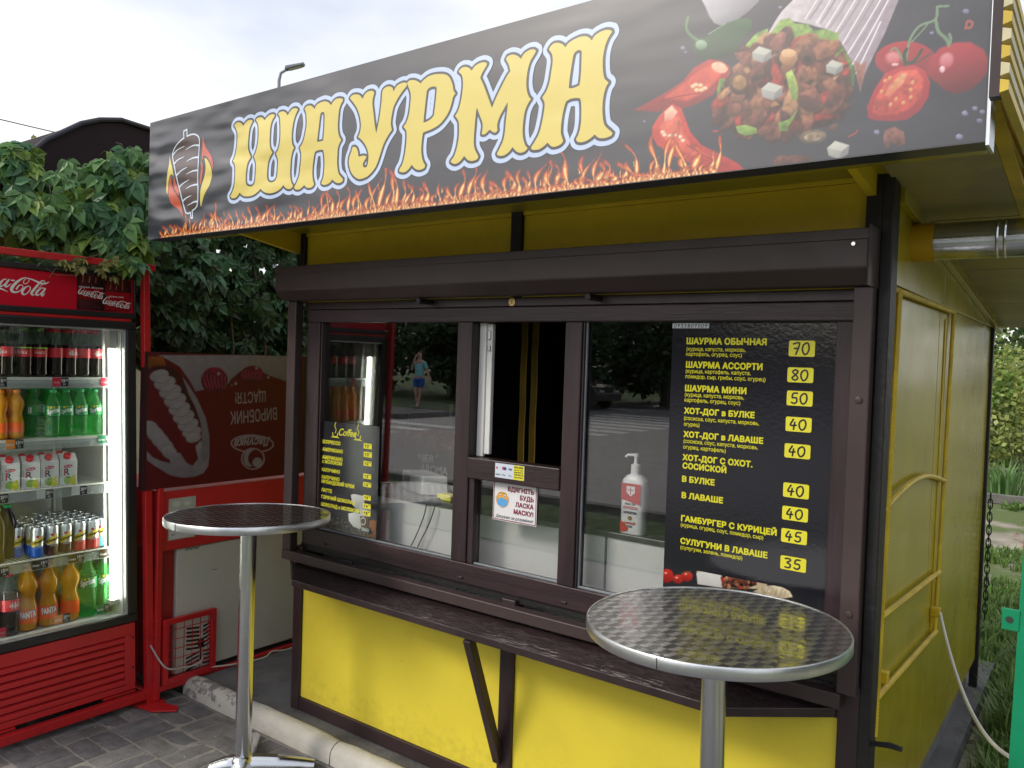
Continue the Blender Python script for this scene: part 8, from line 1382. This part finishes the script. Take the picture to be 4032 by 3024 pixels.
# ------------------------------------------------------------------ trees
def crown_mesh(name, R_, n, size, m, seed, clumps=26, squash=.8):
    rr_ = random.Random(seed); q = MB(); q.keep = True; cs = []
    for _ in range(clumps):
        while True:
            v = Vector((rr_.uniform(-1, 1), rr_.uniform(-1, 1), rr_.uniform(-1, 1)))
            if .35 < v.length < 1: break
        cs.append((Vector((v.x * R_, v.y * R_, v.z * R_ * squash)), R_ * rr_.uniform(.20, .42)))
    for _ in range(n):
        c, r = rr_.choice(cs); v = Vector((rr_.gauss(0, .5), rr_.gauss(0, .5), rr_.gauss(0, .42))) * r; p = c + v
        d = Vector((rr_.uniform(-1, 1), rr_.uniform(-1, 1), rr_.uniform(-.9, .5))).normalized(); nn_ = Vector((rr_.uniform(-1, 1), rr_.uniform(-1, 1), rr_.uniform(.0, 1.2))).normalized()
        s_ = d.cross(nn_); 
        if s_.length < .05: continue
        s_.normalize(); L_ = size * rr_.uniform(.6, 1.3); w_ = L_ * .38; b_ = p + d * L_ * .45
        q.add([p, b_ + s_ * w_, p + d * L_, b_ - s_ * w_], [(0, 1, 2, 3)])
    return mesh_of(name, q, m, False)
def tree(label, loc, h, R_, n, size, m, seed, group=None, trunk=.16, name='tree', cl=26, squash=.8, cat='tree'):
    t = thing(name, label, cat, loc, group); rr_ = random.Random(seed); top = h - R_ * squash
    q = MB(); k = 6; path = [(rr_.uniform(-.12, .12) * i * .5, rr_.uniform(-.12, .12) * i * .5, top * i / k) for i in range(k + 1)]; q.tube(path, [trunk * (1 - .55 * i / k) for i in range(k + 1)], 8); part('trunk', q, M_bark, t, local=True, smooth=True)
    q = MB()
    for _ in range(8):
        a = rr_.uniform(0, 2 * PI); e = rr_.uniform(.3, 1.0); z = top * rr_.uniform(.55, 1); p = Vector((path[-1][0] * .7, path[-1][1] * .7, z)); d = Vector((math.cos(a), math.sin(a), e)).normalized(); l = R_ * rr_.uniform(.7, 1.1)
        q.tube([p, p + d * l * .5 + Vector((0, 0, -.05 * l)), p + d * l], [trunk * .4, trunk * .22, trunk * .07], 6)
    part('limb', q, M_bark, t, local=True, smooth=True)
    o = bpy.data.objects.new('crown', crown_mesh('crown', R_, n, size, m, seed, cl, squash)); C.objects.link(o); o.parent = t; o.location = (path[-1][0], path[-1][1], h - R_ * squash * .95)
    return t
M_tr1 = leafmat('tree_leaf', (.055, .095, .025)); M_tr2 = leafmat('tree_leaf_yellowing', (.16, .16, .035)); M_tr3 = leafmat('tree_leaf_dark', (.045, .090, .030))
tree('yellowing tree far behind the dark arch at the left picture edge', (-13.6, 4.9, 0), 4.65, 1.5, 6500, .11, M_tr2, 5, cl=34)
tree('second yellowing tree, half hidden by the dark canopy', (-14.8, 6.6, 0), 4.7, 1.4, 4500, .11, M_tr2, 6)
bt = tree('broad dark tree across the road behind the walking man', (-24.5, -24, 0), 5.6, 3.0, 6500, .34, M_tr3, 31, 'trees across the road', .3)
tl_ = [(-19, -22, 'tall dark tree across the road next to the broad one'), (-31, -25, 'dark tree across the road at the far left of the reflection'), (-15.5, -27, 'dark tree at the corner of the side road'), (-7, -62, 'distant dark tree at the end of the side road'), (-13, -66, 'distant dark tree left of the one ending the side road'), (-1, -58, 'distant dark tree right of the one ending the side road'), (4, -18, 'dark tree over the verge right of the side road'), (10, -20, 'dark tree on the far verge, further right'), (17, -19, 'dark tree on the far verge at the far right'), (-40, -27, 'dark tree on the far verge, leftmost of all'), (10, 2, 'dark tree beside the green post behind the camera side'), (9.5, 8, 'dark tree shading the garden to the right')]
for i, (x, y, l_) in enumerate(tl_): 
    o_ = dup(bt, (x, y, 0), i * 1.3, l_, 'trees across the road'); o_.scale = (1, 1, .9 + .25 * ((i * 37) % 10) / 10) if i < 10 else (.8, .8, .8)
lt = tree('low dense tree behind the grass verge left of the walking man', (-26.5, -19.5, 0), 3.9, 2.1, 6500, .26, M_tr3, 33, 'low trees behind the verge', .12, squash=.92)
for i, (x, y, l_) in enumerate(((-20.8, -20, 'low dense tree directly behind the walking man'), (-21, -28, 'low dense tree far behind the parked car'), (-31.5, -21, 'low dense tree second from the left behind the verge'), (-37, -20, 'low dense tree at the far left behind the verge'), (6.5, 5.5, 'low dense tree standing right of the green post'), (5.6, 11.5, 'low dense tree shading the garden right of the kiosk'), (7.6, 1.6, 'low dense tree right of the camera side'), (-9.5, -50, 'low dense tree closing the end of the side road'), (-14.5, -52, 'low dense tree left at the end of the side road'), (-4.5, -48, 'low dense tree right at the end of the side road'))):
    dup(lt, (x, y, 0), i * 1.1, l_, 'low trees behind the verge')
# garden on the right
M_bush = leafmat('garden_leaf', (.20, .30, .07)); M_bushy = leafmat('garden_leaf_yellow', (.30, .34, .10))
def shrub(label, loc, R_, n, size, m, seed, sq=.8, name='shrub'):
    t = thing(name, label, 'shrub', loc); rr_ = random.Random(seed)
    for _ in range(6):
        a = rr_.uniform(0, 6.3); q = MB(); q.tube([(0, 0, 0), (math.cos(a) * R_ * .25, math.sin(a) * R_ * .25, R_ * .6), (math.cos(a) * R_ * .6, math.sin(a) * R_ * .6, R_ * 1.3)], [.012, .009, .004], 5); part('stem', q, M_bark, t, local=True, smooth=True)
    o = bpy.data.objects.new('foliage', crown_mesh('foliage', R_, n, size, m, seed, 20, sq)); C.objects.link(o); o.parent = t; o.location = (0, 0, R_ * .95); return t
shrub('pale green garden shrub behind the iris leaves right of the kiosk', (-2.0, 16.2, 0), 1.25, 4200, .10, M_bush, 41)
shrub('yellow green loose shrub beside the rear corner of the kiosk', (-1.15, 15.6, 0), 1.2, 3600, .09, M_bushy, 42)
shrub('taller green shrub behind the yellow green one', (-1.2, 20.5, 0), 2.1, 6000, .13, M_bush, 43)
shrub('darker green shrub at the back of the garden', (-3.4, 19.5, 0), 2.0, 6000, .14, M_tr1, 44)
tree('garden tree whose branches cross behind the right picture edge', (.6, 19.5, 0), 6.0, 2.4, 5200, .2, M_tr1, 45)
dk = thing('overhanging_branch', 'dark leafy branches hanging down near the rear corner of the kiosk', 'branch', (-.1, 8.6, 1.4)); q = MB()
for p_ in ([(.9, 8.6, 3.1), (.3, 8.6, 2.7), (-.25, 8.6, 2.25), (-.6, 8.6, 2.05)], [(.9, 8.6, 2.2), (.2, 8.5, 1.9), (-.35, 8.5, 1.62)]): q.tube(p_, [.02, .014, .008, .004][:len(p_)], 6)
part('twig', q, M_bark, dk, smooth=True); rr = random.Random(77); lv_ = leaf_mesh('leaf', M_lfd, 71, .11, False); lv2 = leaf_mesh('leaf', M_tr1, 72, .11, False)
for _ in range(150):
    b_ = rr.choice(((-.45, 8.6, 2.10, .30, .16), (-.50, 8.5, 2.28, .25, .10), (-.32, 8.5, 1.62, .22, .10), (-.1, 8.5, 1.75, .22, .12), (.2, 8.6, 2.3, .4, .3))); o = bpy.data.objects.new('leaf', rr.choice((lv_, lv_, lv2))); C.objects.link(o); o.parent = dk
    o.location = (b_[0] + rr.gauss(0, .45) * b_[3] + .1, b_[1] + rr.gauss(0, .12) - 8.6 + 0, b_[2] + rr.gauss(0, .5) * b_[4] - 1.4); o.location.y = rr.gauss(0, .12); o.rotation_euler = (rr.uniform(-1, 1), rr.uniform(-1, 1), rr.uniform(-1.6, 1.6))
# iris clump and grass
def blades(q, c, n, h, w, rr_, spread):
    for _ in range(n):
        a = rr_.uniform(0, 2 * PI); r0 = spread * rr_.random(); b_ = Vector((c[0] + math.cos(a) * r0, c[1] + math.sin(a) * r0, c[2])); d = Vector((math.cos(a), math.sin(a), 0)); s_ = Vector((-d.y, d.x, 0)); H = h * rr_.uniform(.5, 1.15); le = rr_.uniform(.15, .75)
        P_ = [b_, b_ + Vector((0, 0, H * .55)) + d * H * .18 * le, b_ + Vector((0, 0, H * (1 - .35 * le))) + d * H * .75 * le]; ww = w * rr_.uniform(.7, 1.2)
        q.add([P_[0] - s_ * ww, P_[0] + s_ * ww, P_[1] + s_ * ww * .9, P_[1] - s_ * ww * .9, P_[2]], [(0, 1, 2, 3), (3, 2, 4)])
M_iris = leafmat('iris_leaf', (.16, .30, .10), .25)
for i, (x, y) in enumerate(((-1.75, 14.4), (-1.25, 14.1), (-.8, 14.6), (-2.2, 14.9))):
    q = MB(); q.keep = True; blades(q, (x, y, 0), 70, .62, .018, random.Random(i + 5), .28); single('iris_clump', q, M_iris, ('long leaved iris clump nearest the kiosk corner in the garden bed', 'long leaved iris clump in the middle of the garden bed', 'long leaved iris clump at the right end of the garden bed', 'long leaved iris clump at the back left of the bed')[i], 'plant', 'iris clumps in the garden bed')
bx = MB(); bx.box(-3.6, 13.35, -.02, .8, 13.5, .10); single('bed_edging', bx, M_plinth, 'low grey stone edging in front of the iris leaves', 'edging')
M_gr = leafmat('grass_blade', (.15, .25, .06), .35); q = MB(); q.keep = True; rr = random.Random(12)
def tuft_ok(x, y):
    return mnoise.noise(Vector((x * .55, y * .55, 3.0))) > (-.08 if y > 7.5 else -.45)
for _ in range(5200):
    y = 3.3 + rr.random() ** 1.3 * 10; x = rr.uniform(-.40 - .03 * y - (.35 if y > 5.3 else 0), .3)
    if y < 5.3: x = rr.uniform(-.42, .5)
    if not tuft_ok(x, y) or (y < 4.0 and x < -.2): continue
    blades(q, (x, y, -.03), 5, .10 + .05 * (y < 6.5), .0035 + .0004 * y, rr, .05)
for _ in range(900): 
    blades(q, (rr.uniform(-.40, .15), rr.uniform(4.6, 6.4), -.03), 6, .26, .006, rr, .06)
g_ = single('grass', q, M_gr, 'rough green grass beside the right rear corner of the kiosk', 'grass'); g_['kind'] = 'stuff'
q = MB(); q.keep = True; rr = random.Random(31); M_lit = leafmat('fallen_leaf', (.30, .16, .06), .5, .1, .8)
for _ in range(260):
    y = rr.uniform(3.0, 12.5); x = rr.uniform(-.46 - .05 * (y - 3), .3); a = rr.uniform(0, 6.3); p = Vector((x, y, -.02)); leaflet(q, p, Vector((math.cos(a), math.sin(a), .15)), Vector((rr.uniform(-.3, .3), rr.uniform(-.3, .3), 1)), .05, .04)
g_ = single('fallen_leaves', q, M_lit, 'scattered dry fallen leaves on the ground right of the kiosk', 'leaves'); g_['kind'] = 'stuff'
M_weed = leafmat('weed_leaf', (.075, .17, .055), .3)
for i, (x, y) in enumerate(((-.27, 5.0), (-.15, 5.35), (-.33, 5.75), (-.02, 4.8))):
    t = thing('weed_plant', ('broad leaved weed nearest the kiosk plinth', 'broad leaved weed behind the green post', 'broad leaved weed further back along the wall', 'broad leaved weed partly hidden by the green post')[i], 'plant', (x, y, -.03), 'broad leaved weeds beside the plinth'); rr = random.Random(i)
    q = MB(); q.tube([(0, 0, 0), (.01, .01, .2)], .004, 5); part('stem', q, M_iris, t, local=True)
    for k in range(9):
        q = MB(); q.keep = True; a = k * 2.4; z = .06 + .018 * k; leaflet(q, Vector((.02 * math.cos(a), .02 * math.sin(a), z)), Vector((math.cos(a), math.sin(a), .35)), Vector((0, 0, 1)), .13, .085); part('leaf', q, M_weed, t, local=True, smooth=True)

# ------------------------------------------------------------------ green post, cable, chain
M_green = mat('green_gloss_paint', (.005, .26, .115), .35, var=.1, vs=7, bump=.05)
GP = thing('green_post', 'green painted steel post with a drilled lug at the right picture edge', 'post', (-.16, 2.6, -.03))
q = MB(); q.prism([(-.199, -.03), (-.150, -.03), (-.108, 2.9), (-.157, 2.9)], lambda u, v, d: (u, d, v), 2.6, 2.64); part('post', q, M_green, GP, bevel=.003)
q = MB(); q.prism([(-.221, 1.085), (-.18, 1.085), (-.178, 1.145), (-.221, 1.145)], lambda u, v, d: (u, d, v), 2.597, 2.604); lug = part('lug', q, M_green, GP, bevel=.002)
q = MB(); q.tube([(-.203, 2.5965, 1.115), (-.203, 2.5945, 1.115)], .009, 14); part('bolt', q, mat('dark_steel', (.12, .12, .11), .4, .9), lug, smooth=True)
q = MB(); q.tube([(tuple(Vector((-.515, 3.59, .835)).lerp(Vector((-.19, 2.655, .715)), t) - Vector((0, 0, .42 * t * (1 - t)))) + Vector((0, .0, 0)).to_tuple()[:0]) for t in [k / 24 for k in range(25)]], .0062, 10); single('white_cable', q, mat('white_cable', (.60, .60, .56), .45), 'white power cable sagging from the side wall hook to the green post', 'cable', smooth=True)
CHN = thing('chain', 'dark steel chain hanging at the rear corner of the yellow side wall', 'chain', (-.505, 5.11, .45))
for k in range(19):
    z = 1.12 - k * .036; q = MB(); n = 12; loop = []
    for i in range(n + 1):
        a = 2 * PI * i / n; u = .011 * math.cos(a); v = .022 * math.sin(a) + (.006 if math.sin(a) > 0 else -.006); loop.append((-.515 + (u if k % 2 else 0), 5.11 + (0 if k % 2 else u), z + v))
    q.tube(loop, .0034, 6, caps=False); part('chain_link', q, M_black, CHN, smooth=True)
# ------------------------------------------------------------------ street lamp and wires
LP = thing('street_lamp', 'tall street lamp with a flat LED head rising behind the printed sign', 'street lamp', (-21.1, 15.8, 0))
q = MB(); q.tube([(-21.1, 15.8, 0), (-21.1, 15.8, 6), (-21.1, 15.8, 10.2), (-21.06, 15.83, 10.42), (-20.9, 15.95, 10.55)], [.09, .07, .05, .045, .04], 10); part('pole', q, mat('grey_lamp_paint', (.22, .24, .28), .5), LP, smooth=True)
q = MB(); q.prism([(0, 0), (.55, .16), (.58, .22), (.02, .10)], lambda u, v, d: (-20.95 + u * .8 - d * .6, 15.92 + u * .6 + d * .8, 10.52 + v), -.13, .13); hd2 = part('lamp_head', q, MATS['grey_lamp_paint'], LP, bevel=.01)
q = MB(); q.prism([(.12, .025), (.50, .135), (.50, .130), (.12, .02)], lambda u, v, d: (-20.95 + u * .8 - d * .6, 15.92 + u * .6 + d * .8, 10.51 + v), -.10, .10); part('lamp_lens', q, mat('lamp_lens', (.4, .4, .36), .3), hd2)
for k, (z0, z1) in enumerate(((5.25, 4.75), (4.55, 4.35), (4.45, 4.22))):
    q = MB(); q.tube([(-16, -1.0, z0 + .6), (-14, 3, z0), (-12, 7, z1), (-10, 11, z1 - .1)], .008, 5); single('overhead_wire', q, M_blk, ('uppermost thin wire crossing the sky at the left', 'middle thin wire above the yellowing tree', 'lowest thin wire above the yellowing tree')[k], 'wire', 'overhead wires')

# ------------------------------------------------------------------ across the road: building, car, walking man
BD = thing('roadside_building', 'long dark building across the junction seen in the window reflections', 'building', (-22, -44, 0))
q = MB(); q.box(-36, -50, 0, -14.5, -44, 4.6); part('wall', q, mat('dark_facade', (.05, .05, .055), .7, var=.2), BD)
q = MB(); q.box(-36.4, -50.4, 4.61, -14.2, -43.6, 5.0); part('roof', q, mat('dark_roof', (.07, .06, .06), .8), BD)
for k in range(6):
    q = MB(); q.box(-34.5 + k * 3.4, -44.05, 1.0, -32.6 + k * 3.4, -43.95, 2.8); w_ = part('window', q, mat('dark_pane', (.02, .025, .03), .1), BD); q = MB(); q.box(-34.6 + k * 3.4, -44.02, .9, -32.5 + k * 3.4, -43.9, .99); part('window_sill', q, M_plinth, w_)
CA = thing('parked_car', 'grey saloon car standing at the junction, mirrored in the right window', 'car', (-17.9, -22.9, -.02), rz=R(8))
M_car = mat('grey_car_paint', (.10, .10, .095), .25, .6, var=.03, coat=.6); M_cg = mat('car_window', (.02, .025, .03), .06)
side_o = [(-2.1, .35), (-2.15, .62), (-1.95, .86), (-1.25, .96), (-.62, 1.38), (.55, 1.40), (1.20, .98), (1.95, .88), (2.12, .65), (2.08, .34)]
q = MB(); q.prism(side_o, lambda u, v, d: (u, d * (1 - .18 * max(0, v - .9) / .5), v), -.80, .80); part('body', q, M_car, CA, local=True, bevel=.03)
for s_ in (-1, 1):
    q = MB(); f_ = lambda u, v, d: (u, d * (1 - .18 * max(0, v - .9) / .5), v); q.prism([(-1.08, .98), (-.60, 1.32), (-.05, 1.33), (-.05, .97)], f_, s_ * .803, s_ * .81); part('window', q, M_cg, CA, local=True); q = MB(); q.prism([(.02, .97), (.02, 1.33), (.52, 1.33), (1.02, .97)], f_, s_ * .803, s_ * .81); part('window', q, M_cg, CA, local=True)
    for x in (-1.32, 1.32):
        q = MB(); q.tube([(x, s_ * .62, .31), (x, s_ * .82, .31)], .31, 24); wh = part('wheel', q, mat('tyre', (.02, .02, .02), .8), CA, local=True, smooth=True)
        q = MB(); q.tube([(x, s_ * .815, .31), (x, s_ * .828, .31)], .20, 20)
        r_ = part('rim', q, M_alub, wh, local=True, smooth=True); 
    q = MB(); q.box(1.96, s_ * .45 - .14, .66, 2.13, s_ * .45 + .14, .78); part('headlight', q, M_zinc, CA, local=True, bevel=.02); q = MB(); q.box(-2.16, s_ * .55 - .12, .66, -2.02, s_ * .55 + .12, .80); part('tail_light', q, M_capr, CA, local=True, bevel=.02)
    q = MB(); q.box(.85, s_ * .80, .95, 1.0, s_ * .96, 1.07); part('mirror', q, M_blk, CA, local=True, bevel=.02)

def skin(name, joints, edges, radii, m, parent, sub=1):
    me = bpy.data.meshes.new(name); me.from_pydata(joints, edges, []); o = bpy.data.objects.new(name, me); C.objects.link(o); o.parent = parent
    o.modifiers.new('skin', 'SKIN'); sv = me.skin_vertices[0].data if me.skin_vertices else None
    if sv is None:
        bpy.context.view_layer.objects.active = o; bpy.ops.mesh.customdata_skin_add(); sv = me.skin_vertices[0].data
    for i, r in enumerate(radii): sv[i].radius = r if isinstance(r, tuple) else (r, r)
    sv[0].use_root = True; ss = o.modifiers.new('sub', 'SUBSURF'); ss.levels = sub; ss.render_levels = sub; me.materials.append(m); return o
M_skin = mat('skin', (.55, .33, .24), .55, var=.06); M_hair = mat('dark_hair', (.02, .015, .012), .7); M_shirt = mat('turquoise_shirt', (.25, .62, .66), .8, var=.08, bump=.2, bs=20); M_short = mat('blue_shorts', (.02, .12, .42), .8, var=.1)
PN = thing('person', 'person in turquoise t-shirt and blue shorts walking, hand at mouth, other hand carrying bottles', 'person', (-18.6, -14.75, .10)); PN.rotation_euler = (0, 0, R(-20)); PN.scale = (1.06,) * 3
# facing +y; x to the viewer's left is negative in the mirrored view
J = [(0, 0, .96), (0, 0, 1.12), (0, .01, 1.30), (0, 0, 1.46), (0, 0, 1.54), (0, .02, 1.66), (0, .02, 1.76),
     (-.10, 0, .92), (-.09, .05, .52), (-.05, -.02, .10), (-.05, .08, .04), (.10, 0, .92), (.06, .02, .52), (.02, .10, .12), (.02, .22, .04),
     (-.17, 0, 1.42), (-.25, .06, 1.18), (-.10, .20, 1.52), (-.05, .17, 1.60), (.17, 0, 1.42), (.27, -.01, 1.16), (.38, .08, .94), (.41, .10, .87)]
E_ = [(0, 1), (1, 2), (2, 3), (3, 4), (4, 5), (5, 6), (0, 7), (7, 8), (8, 9), (9, 10), (0, 11), (11, 12), (12, 13), (13, 14), (3, 15), (15, 16), (16, 17), (17, 18), (3, 19), (19, 20), (20, 21), (21, 22)]
Rr = [(.14, .10), (.135, .095), (.155, .10), (.12, .08), .05, (.075, .09), (.065, .075), .085, .055, .035, .035, .085, .055, .035, .035, .055, .042, .030, .03, .055, .042, .030, .032]
skin('body', J, E_, Rr, M_skin, PN, 2)
skin('shirt', [(0, 0, .95), (0, 0, 1.12), (0, .01, 1.30), (0, 0, 1.455), (-.17, 0, 1.42), (-.235, .04, 1.24), (.17, 0, 1.42), (.245, -.005, 1.23)], [(0, 1), (1, 2), (2, 3), (3, 4), (4, 5), (3, 6), (6, 7)], [(.165, .125), (.155, .115), (.172, .12), (.13, .09), .07, .062, .07, .062], M_shirt, PN, 2)
skin('shorts', [(0, 0, .98), (-.10, 0, .88), (-.095, .03, .62), (.10, 0, .88), (.07, .015, .62)], [(0, 1), (1, 2), (0, 3), (3, 4)], [(.15, .115), .105, .095, .105, .095], M_short, PN, 2)
skin('hair', [(0, -.02, 1.70), (0, .0, 1.80)], [(0, 1)], [(.085, .09), (.075, .08)], M_hair, PN, 2)
q = MB(); 
for s_ in (-1, 1): q.lathe((s_ * .03, .105, 1.70), [(.001, -.006), (.008, 0), (.001, .006)], 8)
part('eye', q, M_lk, PN, local=True); q = MB(); q.tube([(0, .10, 1.70), (0, .125, 1.66), (0, .11, 1.655)], [.008, .014, .010], 6); part('nose', q, M_skin, PN, local=True, smooth=True); q = MB(); q.tube([(-.02, .108, 1.625), (0, .114, 1.622), (.02, .108, 1.625)], .005, 6); part('mouth', q, M_lr, PN, local=True)
for hx, hy, hz, dx in ((-.045, .165, 1.60, 0), (.41, .10, .86, 1)):
    q = MB()
    for k in range(4): q.tube([(hx - .025 + k * .016, hy, hz - .01 + (.0 if dx else .02)), (hx - .025 + k * .016, hy + .01, hz + (-.05 if dx else .06)), (hx - .022 + k * .015, hy - .012, hz + (-.075 if dx else .082) + .006 * (k in (0, 3)))], [.010, .009, .007], 6)
    q.tube([(hx - .03, hy, hz), (hx - .055, hy + .02, hz + (-.03 if dx else .03)), (hx - .05, hy + .03, hz + (-.05 if dx else .05))], [.011, .010, .008], 6); part('fingers', q, M_skin, PN, local=True, smooth=True)
for x, y in ((-.05, .04), (.02, .17)): q = MB(); q.tube([(x, y - .10, .012), (x, y + .0, .014), (x, y + .13, .012)], [.035, .045, .035], 8, ry=.3); part('sandal', q, M_black, PN, local=True, smooth=True)
bg_ = thing('bottle_pack', 'clear bottles carried in the hand of the walking person', 'bottles', (-18.2, -14.72, .78))
for dx in (-.05, .04): q = MB(); q.lathe((dx, 0, 0), [(.03, 0), (.032, .02), (.032, .14), (.012, .19), (.012, .21)], 12); part('bottle', q, M_pet, bg_, local=True, smooth=True)
